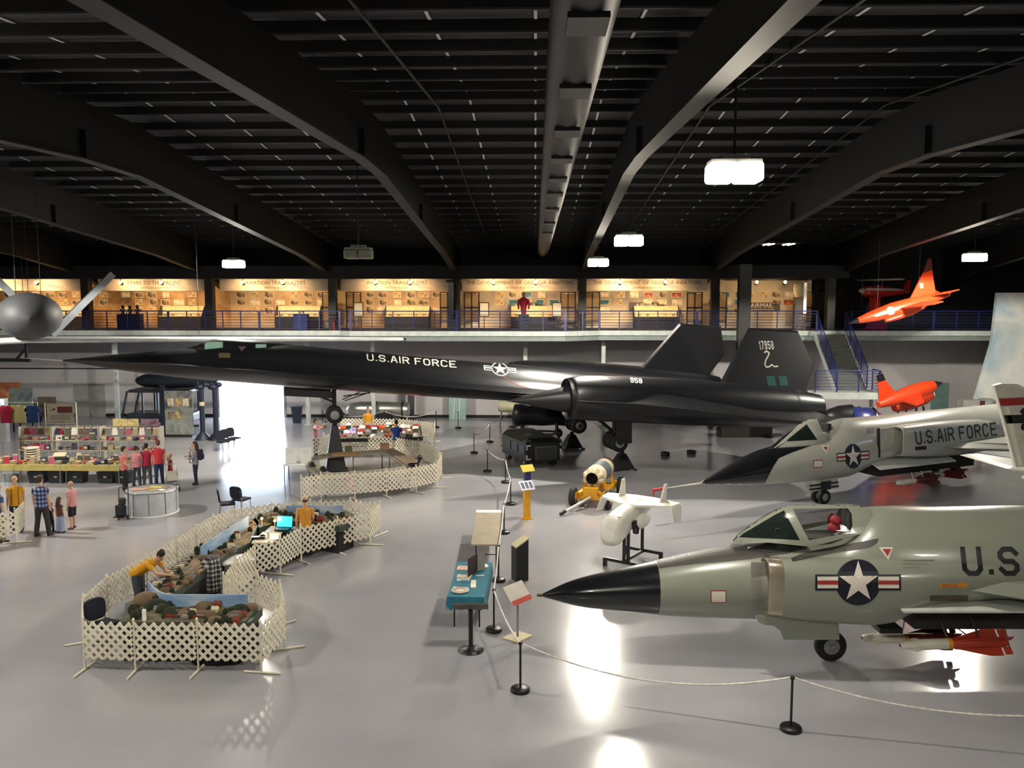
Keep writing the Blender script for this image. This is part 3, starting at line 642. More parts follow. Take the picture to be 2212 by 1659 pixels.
# ---- engine nacelles with inlet spikes
NAC = [(8.7, .80, 3.28), (9.3, .88, 3.30), (11.6, .93, 3.16), (14.5, .93, 2.94), (17.2, .86, 2.72), (18.9, .76, 2.6), (20.0, .58, 2.55)]
for sg in (-1, 1):
    y0 = sg * 4.4; mb = MB(); rs_ = []
    for i in range(41):
        x = 8.7 + 11.3 * i / 40; r, zc_ = catmull(NAC, x); rs_.append([(x, y0 + r * math.cos(a), zc_ + r * math.sin(a)) for a in [2 * math.pi * k / 32 for k in range(32)]])
    inn = [[(x, y0 + r * math.cos(a), 3.28 + r * math.sin(a)) for a in [2 * math.pi * k / 32 for k in range(32)]] for x, r in ((10.2, .5), (9.0, .74), (8.7, .80))]
    mb.rings(inn + rs_[1:], cap=False)
    out = rs_[-1]; mb.rings([out, [(19.8, y0 + .5 * math.cos(2 * math.pi * k / 32), 2.55 + .5 * math.sin(2 * math.pi * k / 32)) for k in range(32)], [(19.0, y0 + .4 * math.cos(2 * math.pi * k / 32), 2.58 + .4 * math.sin(2 * math.pi * k / 32)) for k in range(32)]], cap=False)
    mb.add([(19.0, y0 + .4 * math.cos(2 * math.pi * k / 32), 2.58 + .4 * math.sin(2 * math.pi * k / 32)) for k in range(32)], [tuple(range(32))])
    nac = mb.build('engine_nacelle', M_sr, sr)
    # blended outer wing growing out of the nacelle side
    WE = [(8.9, 5.26, 3.28), (10.3, 5.5, 3.22), (11.9, 5.95, 3.1), (13.7, 6.75, 2.92), (15.3, 7.6, 2.74), (16.5, 8.3, 2.63), (17.4, 8.55, 2.55), (18.6, 8.4, 2.44), (19.4, 8.0, 2.36)]
    rs_ = []
    for i in range(45):
        x = 8.9 + 10.5 * i / 44; ye, ze = catmull(WE, x); r, zc_ = catmull(NAC, x); r *= .985
        an = R(38 - 42 * min(1, max(0, (x - 11.5) / 5))); ya, za = 4.4 + r * math.cos(an), zc_ + r * math.sin(an); yb, zb_ = 4.4 + r * math.cos(R(-62)), zc_ + r * math.sin(R(-62)); ye = max(ye, 4.4 + r + .01)
        yc, zcc = ya + .42 * (ye - ya), ze + .05 + .08 * (za - ze)
        pts = [(4.2, zc_)] + [((1 - q) ** 2 * ya + 2 * q * (1 - q) * yc + q * q * ye, (1 - q) ** 2 * za + 2 * q * (1 - q) * zcc + q * q * ze) for q in [k / 9 for k in range(10)]] + [(ye - .02, ze - .035), (ye + (yb - ye) * .5, ze - .1 + (zb_ - ze) * .35), (yb, zb_)]
        rs_.append([(x, sg * y, z) for y, z in pts])
    MB().rings(rs_).build('wing_outer_panel', M_sr, sr)
    MB().lathe([(.005, 6.3), (.2, 7.2), (.42, 8.2), (.62, 9.1), (.66, 9.6), (.55, 10.3)], 'x', (0, y0, 3.27), 28).build('inlet_spike', M_tit, nac)
    MB().lathe([(.805, 18.2), (.80, 18.3), (.775, 18.7)], 'x', (0, y0, 2.63), 32, cap=False).build('exhaust_ring', M_tit, nac)
    if sg < 0:
        nbv = mb.bvh(); cam_decal('lettering', px_text('958', (1362, 826.5), (1387, 828.5), (-1.2, -11), sw=1.3), so_, SRZ, nbv, M_mark, nac, .006, 4.)
        decal('pale_patch', tri2([srp(1303, 816, y0 - .5), srp(1318, 816, y0 - .5), srp(1320, 821, y0 - .5), srp(1305, 821, y0 - .5)]), near, nbv, mat('patch_grey', '6d6a70', .3), nac, .006)  # small patch paler than the nacelle skin
    # ---- canted fins
    yr, yt = sg * 4.3, sg * 3.35
    zr = 3.2
    fb = MB(); prof = [(15.1, zr), (17.2, 5.95), (19.55, 5.8), (20.05, 4.3), (19.4, 3.2)]
    Yf = lambda z: yr + (yt - yr) * (z - zr) / (5.95 - zr)
    nn = len(prof); cxm = sum(p[0] for p in prof) / nn; czm = sum(p[1] for p in prof) / nn
    ed = [(x, Yf(z), z) for x, z in prof]; ins = [(cxm + (x - cxm) * .93, czm + (z - czm) * .95) for x, z in prof]
    vs = ed + [(x, Yf(z) - .09, z) for x, z in ins] + [(x, Yf(z) + .09, z) for x, z in ins]; fs = []
    for i in range(nn):
        j = (i + 1) % nn; fs += [(i, j, nn + j, nn + i), (j, i, 2 * nn + i, 2 * nn + j)]
    fs += [tuple(range(nn, 2 * nn)), tuple(range(2 * nn, 3 * nn))[::-1]]
    fb.add(vs, fs); fin = fb.build('tail_fin', M_sr, sr)
    if sg < 0:
        fbv = fb.bvh(); yo = -4.0
        a = srp(1648, 756, yo); b = srp(1681, 758, yo); tr, wd = lettering('17958', .36, sw=1.1, wide=.62); k = (b[0] - a[0]) / wd
        decal('lettering', [tuple((a[0] + q[0] * k, a[1] + q[1]) for q in t) for t in tr], near, fbv, M_mark, fin, .006)
        sn = [srp(x, y, yo) for x, y in ((1657, 762), (1662, 759), (1667, 763), (1663, 770), (1657, 778), (1653, 787), (1655, 793), (1662, 792), (1668, 788), (1673, 792), (1680, 791))]
        tr = []
        for p, q in zip(sn[:-1], sn[1:]):
            d = math.hypot(q[0] - p[0], q[1] - p[1]); nx, ny = -(q[1] - p[1]) / d * .03, (q[0] - p[0]) / d * .03
            ex, ey = (q[0] - p[0]) / d * .02, (q[1] - p[1]) / d * .02
            tr += tri2([(p[0] - nx - ex, p[1] - ny - ey), (q[0] - nx + ex, q[1] - ny + ey), (q[0] + nx + ex, q[1] + ny + ey), (p[0] + nx - ex, p[1] + ny - ey)])
        decal('snake_emblem', tr, near, fbv, M_mark, fin, .006)
        for x0 in (1651, 1677): decal('teal_reflection_bar', tri2([srp(x0, 812, yo), srp(x0 + 18, 812, yo), srp(x0 + 18, 832, yo), srp(x0, 832, yo)]), near, fbv, M_tealrefl, fin, .006)  # two teal bars painted on as a reflection in the fin skin
# red outline on the wing root
pts = [srp(x, y, -2.0) for x, y in ((1098, 812), (1105, 820), (1118, 830), (1135, 838), (1156, 843))]
tr = []
for p, q in zip(pts[:-1], pts[1:]): tr += tri2([(p[0], p[1] - .015), (q[0], q[1] - .015), (q[0], q[1] + .015), (p[0], p[1] + .015)])
decal('red_walk_line', tr, near, srbv, M_markred, sr, .006)
# ---- landing gear
MB().cyl((0, 0, 3.6), (0, 0, 2.5), .09).cyl((0, 0, 2.9), (-1.3, 0, 3.5), .05).cyl((0, -.25, 2.39), (0, .25, 2.39), .06).cyl((.05, 0, 2.75), (.5, 0, 2.3), .025).build('nose_strut', M_tit, sr)
for y in (-.2, .2): wheel_part(sr, (0, y, 2.39), .36, .2)
for y, x1 in ((-.5, .1), (.5, .1)): MB().slab([(-2.0, y, 3.55), (-.1, y, 3.40), (-.1, y, 3.12), (-2.0, y, 3.28)], (0, .05, 0)).build('gear_door', M_sr, sr)
MB().bar((.35, -.45, 3.2), (1.45, -.45, 3.3), .05, .05).bar((.35, .4, 2.95), (1.2, .4, 3.3), .04, .04).bar((.4, -.45, 3.0), (1.3, -.45, 3.28), .04, .04).build('drag_brace', M_tit, sr)
for sg in (-1, 1):
    yy = sg * 2.55; mg = MB().cyl((11.5, yy, 2.7), (11.5, yy, 1.15), .13).cyl((11.5, yy - .65, 1.18), (11.5, yy + .65, 1.18), .08).cyl((11.4, yy, 1.6), (10.2, yy, 2.6), .07).build('main_strut', M_tit, sr)
    for q in (-.45, 0, .45): wheel_part(sr, (11.5, yy + q, 1.18), .38, .26)
    MB().slab([(11.15, yy + sg * .75, 2.75), (11.95, yy + sg * .75, 2.7), (11.95, yy + sg * .78, 1.2), (11.3, yy + sg * .78, 1.2)], (0, .04, 0)).build('gear_door', M_sr, sr)
    MB().cyl((11.1, yy, 1.5), (10.6, yy, 2.0), .02, n=6).cyl((11.1, yy + .2, 1.4), (10.8, yy + .2, 2.0), .015, n=6).build('brake_line', M_steel, sr)
# ---- jack stands
def jack(px, py, top, label, wd=.85):
    p = G(px, py); t = thing('jack_stand', label, 'stand', p, SRZ, 'black jack stands under the black jet'); mb = MB(); h = top - .12; b_, u = wd / 2, .14
    mb.add([(-b_, -b_, .06), (b_, -b_, .06), (b_, b_, .06), (-b_, b_, .06), (-u, -u, h), (u, -u, h), (u, u, h), (-u, u, h)], [(0, 3, 2, 1), (4, 5, 6, 7), (0, 1, 5, 4), (1, 2, 6, 5), (2, 3, 7, 6), (3, 0, 4, 7)])
    mb.build('pedestal', M_black, t); MB().cyl((0, 0, h - .05), (0, 0, top), .1, n=12).build('lifting_post', M_blackmetal, t)
    for sx in (-1, 1):
        for sy in (-1, 1): MB().bar((sx * b_ * .9, sy * b_ * .9, .03), (sx * b_ * 1.12, sy * b_ * 1.12, .03), .14, .06).build('foot', M_blackmetal, t)
    return t
jack(725, 1017, 2.03, 'tall black pyramid jack stand under the nose wheel of the black jet'); jack(1235, 968, .8, 'black jack stand under the far main wheels of the black jet'); jack(1343, 1013, .8, 'black jack stand under the near main wheels of the black jet')

# ================================================================== delta winged interceptors
M_adc = mat('interceptor_grey', '868a7e', .28, var=.05, scale=1.2, coat=.3); M_radome = mat('black_radome', '14161a', .22, coat=.5); M_glare = mat('antiglare_black', '3a3733', .55); M_letter = mat('black_lettering', '1b1b1b', .45)
M_rw = mat('insignia_white', 'd2ccc0', .45); M_rr = mat('insignia_red', '9a2b2b', .45); M_door = mat('bay_door_white', 'c6cac2', .35); M_bay = mat('weapon_bay_dark', '2a2723', .7)
M_seat = mat('seat_dark', '3a3a38', .8); M_sred = mat('seat_red', 'a02030', .7)
M_pane = mat('dark_windshield_pane', '1d2622', .08, spec=.8)
def canopy_parts(t, CAN_, o, rz, frames, panes, skin=None):
    rr = []; x0, x1 = CAN_[0][0], CAN_[-1][0]
    for i in range(33):
        x = x0 + (x1 - x0) * i / 32; zt, hw, zb, e = catmull(CAN_, x); row = []
        for k in range(17):
            a = math.pi * k / 16; c_, s_ = math.cos(a), math.sin(a); row.append((x, hw * math.copysign(abs(c_) ** (2 / e), c_), zb + (zt - zb) * abs(s_) ** (2 / e)))
        rr.append(row)
    mb = MB().rings(rr, cap=False, closed=False); gl = mb.build('canopy', M_glass, t); bv = mb.bvh()
    for f in frames: cam_decal('canopy_frame', tri2(f), o, rz, bv, skin or M_adc, gl, .012, 5., True)
    for f in panes: cam_decal('windshield_pane', tri2(f), o, rz, bv, M_pane, gl, .004, 5., True)
    return gl
F2O = G(1792, 1426); F2Z = YAW; fp = plane_of(F2O, F2Z)
f2 = thing('fighter_jet', 'large grey fighter nearest the camera with black pointed nose and big star roundel', 'airplane', F2O, F2Z)
S2 = [(-5.75, 1.37, 1.34, 1.31, .03), (-5.34, 1.56, 1.39, 1.2, .2), (-4.99, 1.68, 1.42, 1.12, .3), (-4.41, 1.82, 1.45, 1.05, .4), (-3.5, 2.02, 1.5, .97, .55), (-2.9, 2.16, 1.55, .94, .62), (-2.25, 2.28, 1.6, .92, .69), (-1.5, 2.38, 1.65, .9, .76), (-.6, 2.48, 1.68, .89, .84), (.0, 2.58, 1.7, .89, .9), (.55, 3.06, 1.72, .89, .95), (.9, 3.12, 1.74, .9, 1.0), (1.35, 3.12, 1.85, 1.3, 1.02), (2.0, 3.11, 1.95, 1.42, 1.05), (3.7, 3.13, 2.0, 1.45, 1.05), (6, 3.15, 2.0, 1.42, 1.0), (9, 3.1, 2.0, 1.4, .9), (12, 2.9, 1.97, 1.38, .75), (14.2, 2.7, 2.0, 1.45, .55)]
MB().rings(hull(S2, -5.75, -3.5, 24, egg)).build('radome', M_radome, f2); MB().cyl((-5.7, 0, 1.34), (-5.86, 0, 1.34), .035, .03, 10).build('nose_probe', mat('brass_probe', '5d5436', .4, .6), f2)
fm = MB().rings(hull(S2, -3.5, 14.2, 80, egg)); fm.build('fuselage', M_adc, f2)
all2 = MB(); all2.add(fm.v, fm.f)
def intake(t, sg, st, lipm, band=.28, skin=None):
    """side inlet: stations (x, y, z, half width, half height, exponent)"""
    rs_ = []; x0, x1 = st[0][0], st[-1][0]
    def ring(x):
        y, z, hw, hh, e = catmull(st, x); return [(x, sg * y + hw * math.copysign(abs(math.cos(a)) ** (2 / e), math.cos(a)), z + hh * math.copysign(abs(math.sin(a)) ** (2 / e), math.sin(a))) for a in [2 * math.pi * k / 32 for k in range(32)]]
    xs = [x0 + band + (x1 - x0 - band) * i / 24 for i in range(25)]
    mb = MB().rings([ring(x) for x in xs], cap=False); mb.build('intake_duct', skin or M_adc, t)
    y, z, hw, hh, e = catmull(st, x0)
    def inner(x, k): return [(x, sg * y + (p[1] - sg * y) * k, z + (p[2] - z) * k) for p in ring(x0)]
    lp = MB().rings([inner(x0 + .5, .82), inner(x0 + .1, .92), inner(x0, .97), ring(x0 + .03), ring(x0 + band)], cap=False); lp.build('intake_lip', lipm, t)
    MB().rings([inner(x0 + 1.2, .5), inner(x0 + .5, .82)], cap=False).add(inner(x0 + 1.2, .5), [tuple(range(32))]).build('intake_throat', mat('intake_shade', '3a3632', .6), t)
    m2 = MB(); m2.add(mb.v, mb.f); return m2
for sg in (-1, 1):
    xi = fp(1690, 1258, -1.0)[0] - .26; d2 = intake(f2, sg, [(xi, .74, 1.79, .30, .53, 3.4), (xi + .8, .78, 1.74, .38, .58, 2.8), (.7, .78, 1.72, .44, .62, 2.6), (1.4, .76, 1.9, .46, .46, 2.4), (3.0, .6, 1.95, .5, .42, 2.2), (5.0, .3, 1.95, .5, .4, 2.0)], mat('polished_lip', 'b3a894', .25, .7))
    all2.add(d2.v, d2.f)
    MB().box((xi + .02, sg * .66, 1.79), (.5, .04, .86)).build('splitter_plate', mat('splitter_grey', '8c8880', .5), f2)
b2 = all2.bvh()
def D2(name, px, yo, m, off=.006, L=6., mirror=False): return cam_decal(name, tri2(px), F2O, F2Z, b2, m, f2, off, L, mirror)
# anti-glare panel and dark cheek lines
D2('antiglare_panel', [(1419, 1208), (1440, 1200), (1482, 1192), (1555, 1176), (1600, 1170), (1660, 1173), (1700, 1174), (1743, 1185), (1700, 1196), (1620, 1208), (1560, 1214), (1500, 1219), (1440, 1226), (1420, 1229)], -.5, M_glare, mirror=True)
D2('cheek_line', [(1708, 1206), (1730, 1197), (1790, 1183), (1840, 1174), (1898, 1163), (1895, 1172), (1885, 1180), (1868, 1185), (1800, 1195), (1740, 1208), (1712, 1214)], -.9, M_glare)
dec2 = lambda n_, t_, m_, o_: cam_decal(n_, t_, F2O, F2Z, b2, m_, f2, o_, 7.)
T_ = px_roundel((1853.5, 1258), (44, 0), (0, -44.5), dec2, M_markbl, M_rw, M_rr); dec2('roundel_star', T_(star(0, 0, 1.0)), M_rw, .021)
D2('warning_triangle', [(1898, 1182), (1929, 1182), (1919, 1210)], -1.0, M_rw); D2('warning_triangle_centre', [(1906, 1186), (1925, 1186), (1917, 1202)], -1.0, M_rr, .012)
tr = px_text('U.S.AIR FORCE', (2080, 1244), (2200, 1244), (-7, -63), sw=1.25, wide=1.0, gap=1.9, measure='U.S')
for fl in (lambda x: x < 2232, lambda x: 2232 <= x < 2500, lambda x: x >= 2500): dec2('lettering', [t_ for t_ in tr if fl(min(q[0] for q in t_))], M_letter, .006)
D2('data_plate', [(1535, 1275), (1569, 1275), (1569, 1302), (1535, 1302)], -.7, M_markred); D2('data_plate_face', [(1537, 1277), (1567, 1277), (1567, 1300), (1537, 1300)], -.7, M_rw, .012)
D2('rescue_arrow', [(2028, 1260), (2075, 1260), (2074, 1255), (2095, 1264), (2076, 1273), (2076, 1268), (2028, 1270)], -1.1, mat('rescue_orange', 'c98a3a', .5))
tr = font_tris('RESCUE', 9); dec2('lettering', [tuple((2051 + q[0], 1265 - q[1]) for q in t_) for t_ in tr], M_rr, .012)
D2('placard', [(2008, 1286), (2091, 1286), (2091, 1298), (2008, 1298)], -1.1, mat('brown_placard', '4a4128', .5))
for k, yy in enumerate((1209, 1217, 1225)): D2('stencil_line', [(1950, yy), (2019 - 14 * k, yy), (2019 - 14 * k, yy + 3), (1950, yy + 3)], -1.05, mat('stencil_grey', '6f736c', .5))
D2('inlet_shade_decal', [(1622, 1228), (1646, 1226), (1645, 1305), (1640, 1308), (1628, 1300), (1621, 1262)], -.7, mat('ramp_recess_shade', '7f7c76', .4))  # grey decal painting the shade of the inlet ramp recess
# cockpit
C2 = [(-2.05, 2.36, .10, 2.26, 1.5), (-1.84, 2.62, .22, 2.28, 1.35), (-1.2, 3.04, .42, 2.34, 1.5), (-.9, 3.14, .48, 2.36, 1.8), (-.45, 3.16, .5, 2.4, 2.0), (.3, 3.14, .5, 2.45, 2.0), (.62, 3.12, .48, 2.5, 2.0)]
fr = [[(1566, 1170), (1604, 1136), (1672, 1098), (1692, 1088), (1706, 1088), (1706, 1098), (1676, 1112), (1606, 1153), (1597, 1161)],
      [(1566, 1172), (1597, 1161), (1730, 1167), (1745, 1167), (1838, 1150), (1870, 1140), (1880, 1148), (1760, 1179), (1742, 1180), (1660, 1172), (1566, 1177)], [(1690, 1096), (1708, 1090), (1716, 1108), (1748, 1168), (1729, 1169), (1696, 1108)],
      [(1700, 1084), (1850, 1084), (1850, 1099), (1708, 1100)], [(1830, 1086), (1910, 1086), (1910, 1150), (1836, 1152), (1841, 1135), (1839, 1110), (1830, 1098)]]
canopy_parts(f2, C2, F2O, F2Z, fr, [[(1600, 1162), (1606, 1152), (1674, 1112), (1696, 1106), (1729, 1167)]])
MB().box((-.45, 0, 2.42), (1.5, .6, .32)).build('cockpit_tub', M_seat, f2)
st_ = MB().box((.28, 0, 2.72), (.16, .42, .72)).box((.05, 0, 2.5), (.5, .42, .12)).build('ejection_seat', M_seat, f2); MB().ell((-.02, -.1, 2.88), (.1, .15, .1)).ell((-.06, -.12, 2.74), (.12, .13, .1)).ell((-.02, .12, 2.84), (.09, .08, .14)).build('headrest', M_sred, st_); MB().box((-1.1, 0, 2.66), (.3, .6, .22)).build('instrument_shroud', M_black, f2)
# wings, fin
for sg in (-1, 1): lens_wing([(1.2, sg * .9), (2.2, sg * 1.2), (11.0, sg * 5.7), (12.0, sg * 5.8), (12.2, sg * .5), (4, sg * .4)], .3, lambda x, y: 1.86 - .02 * abs(y)).build('wing', M_adc, f2)
MB().slab([(7.5, -.08, 3.0), (12.2, -.08, 6.2), (13.4, -.08, 6.2), (14.0, -.08, 2.7)], (0, .16, 0)).build('tail_fin', M_adc, f2)
# nose gear
MB().cyl((0, 0, 1.0), (0, 0, .4), .06).cyl((0, -.14, .31), (0, .14, .31), .04).bar((.05, .1, .35), (.15, .1, .75), .05, .05).build('nose_strut', M_steel, f2)
wheel_part(f2, (0, 0, .31), .31, .19)
dpts = [fp(x, y, -.85) for x, y in ((1633, 1331), (1812, 1333), (1813, 1382), (1693, 1382), (1685, 1362), (1672, 1352), (1650, 1350), (1636, 1342))]
MB().slab([(p[0], -.85, p[1]) for p in dpts], (0, .03, 0)).build('gear_door', M_adc, f2)
for sg in (-1, 1):
    MB().cyl((6.9, sg * 2.1, 1.5), (6.9, sg * 2.1, .35), .08).build('main_strut', M_steel, f2); wheel_part(f2, (6.9, sg * 2.1, .36), .36, .22)
# weapon bay with open doors
xd = fp(1946, 1315, -1.2)[0]
MB().box((3.5, .1, 1.2), (4.3, 1.5, .6)).build('weapon_bay', M_bay, f2)
for sg in (-1, 1):
    MB().slab([(xd, sg * .75, 1.53), (xd, sg * 1.32, 1.47), (xd + 3.4, sg * 1.32, 1.47), (xd + 3.4, sg * .75, 1.53)], (0, 0, .035)).build('bay_door', M_door, f2)
MB().bar((.72, -.3, .84), (1.15, -.3, .84), .6, .1).build('bay_vent', M_black, f2)
for q in range(3): MB().bar((2.2 + q * .45, -.6, .9), (2.75 + q * .2, -.75, .5), .03, .03).build('trapeze_arm', M_steel, f2)
M_mred = mat('missile_red', 'b03a22', .4); M_mw = mat('missile_white', 'd6d2c4', .4)
def missile(parent_loc, rz, label, L=2.0, r=.1, dark=False, roll=0):
    t = thing('missile', label, 'missile', parent_loc, rz, 'missiles lowered from the weapon bays')
    rd = M_mred if not dark else mat('missile_dark_red', '5e1d18', .5); wh = M_mw if not dark else M_mw
    MB().lathe([(.02, 0), (r * .6, .02), (r * .8, .12), (r, .35), (r, L * .48)], 'x', n=18).build('nose_section', wh, t); MB().lathe([(r * 1.01, L * .44), (r * 1.01, L * .48)], 'x', n=18, cap=False).build('yellow_band', M_yel, t)
    MB().lathe([(r, L * .48), (r, L * .97), (r * .8, L)], 'x', n=18).build('rear_body', rd, t); MB().ell((0.02, 0, 0), (.035, .035, .035)).build('seeker_window', M_black, t)
    for k in range(4):
        a = math.pi / 2 * k + math.pi / 4 + roll; y, z = math.cos(a), math.sin(a)
        f = MB().slab([(L * .5, y * r, z * r), (L * .82, y * r * 2.6, z * r * 2.6), (L * .93, y * r * 2.6, z * r * 2.6), (L * .93, y * r, z * r)], (0, -.012 * z, .012 * y)).build('fin', rd, t)
        MB().slab([(L * .95, y * r, z * r), (L * .95, y * r * 2.4, z * r * 2.4), (L * 1.02, y * r * 2.4, z * r * 2.4), (L * 1.02, y * r, z * r)], (0, -.012 * z, .012 * y)).build('control_surface', rd, t)
        MB().ell((.3, y * r, z * r), (.09, .03, .03)).build('blister', wh, t)
    return t
p = GY(1944, 1394, F2O.y - .95); ms = missile(p, F2Z, 'white and red missile lowered under the nearest grey interceptor'); ms.rotation_euler = (0, R(-2), F2Z)
MB().cyl((.9, 0, .1), (.9, .45, p.z * 0 + .42), .02, n=6).cyl((1.5, 0, .1), (1.5, .45, .42), .02, n=6).build('launch_rail', M_steel, ms)
p = GY(1862, 1378, F2O.y + .25); m2_ = missile(p, F2Z, 'olive missile on the far side under the nearest grey interceptor', dark=True, L=1.9); 
MB().cyl((.8, 0, .1), (.8, -.1, .45), .02, n=6).build('launch_rail', M_steel, m2_)
# ------------------------------------------------------------------ second interceptor
F6O = G(1772, 1087); F6Z = math.atan2(.44528, .89539); gp6 = plane_of(F6O, F6Z)
f6 = thing('fighter_jet', 'second grey fighter, behind the nearest one, with black nose and full lettering', 'airplane', F6O, F6Z)
S6 = [(-5.2, 1.24, 1.2, 1.17, .03), (-4.7, 1.44, 1.27, 1.12, .2), (-3.67, 1.82, 1.38, 1.02, .45), (-2.87, 2.06, 1.45, .95, .6), (-2.13, 2.18, 1.52, .92, .7), (-1, 2.3, 1.6, .88, .82), (-.2, 2.42, 1.65, .88, .9), (.45, 2.86, 1.68, .88, .95), (.9, 2.96, 1.72, .9, .98), (1.5, 2.96, 1.8, 1.1, 1.0), (2.4, 2.96, 1.95, 1.34, 1.02), (4.7, 3.0, 2.05, 1.4, 1.1), (7, 3.02, 2.05, 1.4, 1.15), (9.3, 3.04, 2.05, 1.4, 1.15), (12, 3.02, 2.05, 1.4, 1.05), (15.8, 2.9, 2.05, 1.4, .75)]
M_adc6 = mat('fighter_pale_grey', 'a5a59c', .3, var=.05, scale=1.2, coat=.3)
f6m = MB().rings(hull(S6, -5.2, 15.8, 84, egg)); f6m.build('fuselage', M_adc6, f6); MB().cyl((-5.1, 0, 1.2), (-6.6, 0, 1.16), .03, .015, 8).build('pitot_boom', M_mark, f6)
MB().cyl((-6.62, 0, 1.16), (-7.1, 0, 1.14), .05, .05, 8).cyl((-7.06, 0, 1.14), (-7.06, 0, .75), .03, .03, 6).build('pitot_cover', mat('cover_red', 'b8383c', .7), f6)
a6 = MB(); a6.add(f6m.v, f6m.f)
for sg in (-1, 1):
    xi = gp6(1950, 955, -1.3)[0]; d6 = intake(f6, sg, [(xi, .98, 2.2, .34, .52, 4.0), (xi + 1.2, .98, 2.16, .43, .6, 3.0), (6, .85, 2.08, .5, .64, 2.4), (9, .45, 2.05, .55, .58, 2.0)], M_adc6, .3, M_adc6); a6.add(d6.v, d6.f)
    MB().slab([(xi - .72, sg * .95, 1.7), (xi - .1, sg * .95, 1.7), (xi - .1, sg * .95, 2.7), (xi - .82, sg * .95, 2.7)], (0, sg * .05, 0)).build('splitter_plate', mat('splitter_pale', 'b6b4aa', .4), f6); MB().slab([(xi - .8, sg * .95, 1.68), (xi - .72, sg * .95, 1.68), (xi - .82, sg * .95, 2.72), (xi - .9, sg * .95, 2.72)], (0, sg * .07, 0)).build('splitter_edge', M_letter, f6)
b6 = a6.bvh()
def D6(name, px, yo, m, off=.006, L=5., mirror=False): return cam_decal(name, tri2(px), F6O, F6Z, b6, m, f6, off, L, mirror)
D6('radome_paint', [(1505, 1040), (1523, 1034), (1560, 1010), (1598, 990), (1640, 970), (1676, 958), (1690, 956), (1776, 952), (1752, 963), (1710, 978), (1682, 990), (1672, 1005), (1660, 1028), (1648, 1052), (1600, 1052), (1560, 1050), (1520, 1046)], -.35, M_radome, .008, 4., True)
dec6 = lambda n_, t_, m_, o_: cam_decal(n_, t_, F6O, F6Z, b6, m_, f6, o_, 4.)
T_ = px_roundel((1842.5, 985.5), (16.8, -1.3), (-1.2, -24), dec6, M_markbl, M_rw, M_rr); dec6('roundel_star', T_(star(0, 0, 1.0)), M_rw, .021)
D6('warning_triangle', [(1773, 963), (1791, 962), (1786, 981)], -.95, M_rw); D6('warning_triangle_centre', [(1778, 966), (1787, 965), (1785, 974)], -.95, M_rr, .012)
D6('data_plate', [(1756, 994), (1777, 993), (1777, 1010), (1757, 1011)], -.95, M_markred); D6('data_plate_face', [(1758, 996), (1776, 995), (1776, 1008), (1758, 1009)], -.95, M_rw, .012)
D6('stencil_block', [(1871, 925), (1888, 923), (1888, 934), (1872, 936)], -.9, mat('stencil_grey2', '70726c', .5)); D6('dark_placard', [(1976, 965), (2001, 963), (2001, 971), (1977, 973)], -1.4, M_letter)
dec6('lettering', px_text('U.S.AIR FORCE', (1979, 961), (2153, 941), (-4, -29), sw=1.0, wide=.95), M_letter, .008)
C6 = [(-2.3, 2.2, .1, 2.1, 1.5), (-1.8, 2.5, .26, 2.12, 1.35), (-1.0, 2.9, .42, 2.16, 1.5), (-.6, 3.02, .46, 2.2, 1.9), (0, 3.03, .48, 2.25, 2.0), (.6, 2.98, .46, 2.35, 2.0), (.9, 2.95, .4, 2.4, 2.0)]
fr6 = [[(1660, 976), (1676, 964), (1738, 906), (1754, 898), (1752, 912), (1742, 917), (1702, 949), (1698, 954)], [(1664, 978), (1699, 954), (1766, 950), (1785, 953), (1812, 940), (1830, 930), (1835, 944), (1785, 968), (1680, 980)], [(1742, 916), (1751, 898), (1763, 902), (1786, 953), (1766, 951)]]
canopy_parts(f6, C6, F6O, F6Z, fr6, [[(1700, 953), (1704, 948), (1742, 916), (1766, 950)]], M_adc6)
MB().box((-.45, 0, 2.26), (1.4, .55, .3)).build('cockpit_tub', M_seat, f6); MB().box((.1, 0, 2.55), (.16, .4, .6)).build('ejection_seat', M_seat, f6); MB().box((-1.2, 0, 2.38), (.3, .5, .3)).build('instrument_shroud', M_black, f6)
for sg in (-1, 1): lens_wing([(3.5, sg * 1.0), (4.4, sg * 1.45), (12.4, sg * 5.6), (13.3, sg * 5.7), (13.8, sg * .6), (6, sg * .5)], .28, lambda x, y: 1.92 - .02 * abs(y)).build('wing', M_adc6, f6)
MB().slab([(11.0, -.08, 2.95), (14.6, -.08, 5.9), (16.0, -.08, 5.9), (16.2, -.08, 2.8)], (0, .16, 0)).build('tail_fin', M_adc6, f6)
MB().cyl((0, 0, 1.0), (0, 0, .25), .055).cyl((0, -.2, .25), (0, .2, .25), .035).build('nose_strut', M_steel, f6)
for y in (-.16, .16): wheel_part(f6, (0, y, .26), .26, .15)
gd = [gp6(x, y, -.3) for x, y in ((1731, 1046), (1795, 1042), (1796, 1052), (1740, 1060))]
gd = MB().slab([(-1.0, -.32, .92), (.45, -.32, .90), (.45, -.40, .58), (-1.0, -.40, .58), (-1.2, -.38, .74)], (0, .03, 0)).build('gear_door', M_rw, f6)
MB().slab([(-.95, -.425, .83), (.4, -.405, .83), (.4, -.425, .77), (-.95, -.44, .77)], (0, .01, 0)).slab([(-.95, -.44, .70), (.4, -.43, .70), (.4, -.44, .64), (-.95, -.455, .64)], (0, .01, 0)).box((-.2, -.43, .74), (.45, .02, .3)).build('unit_emblem', M_markbl, gd)
for sg in (-1, 1): MB().cyl((8.5, sg * 2.2, 1.5), (8.5, sg * 2.2, .35), .08).build('main_strut', M_steel, f6); wheel_part(f6, (8.5, sg * 2.2, .37), .37, .2)
MB().box((4.6, .1, 1.16), (5.0, 1.4, .56)).build('weapon_bay', M_bay, f6)
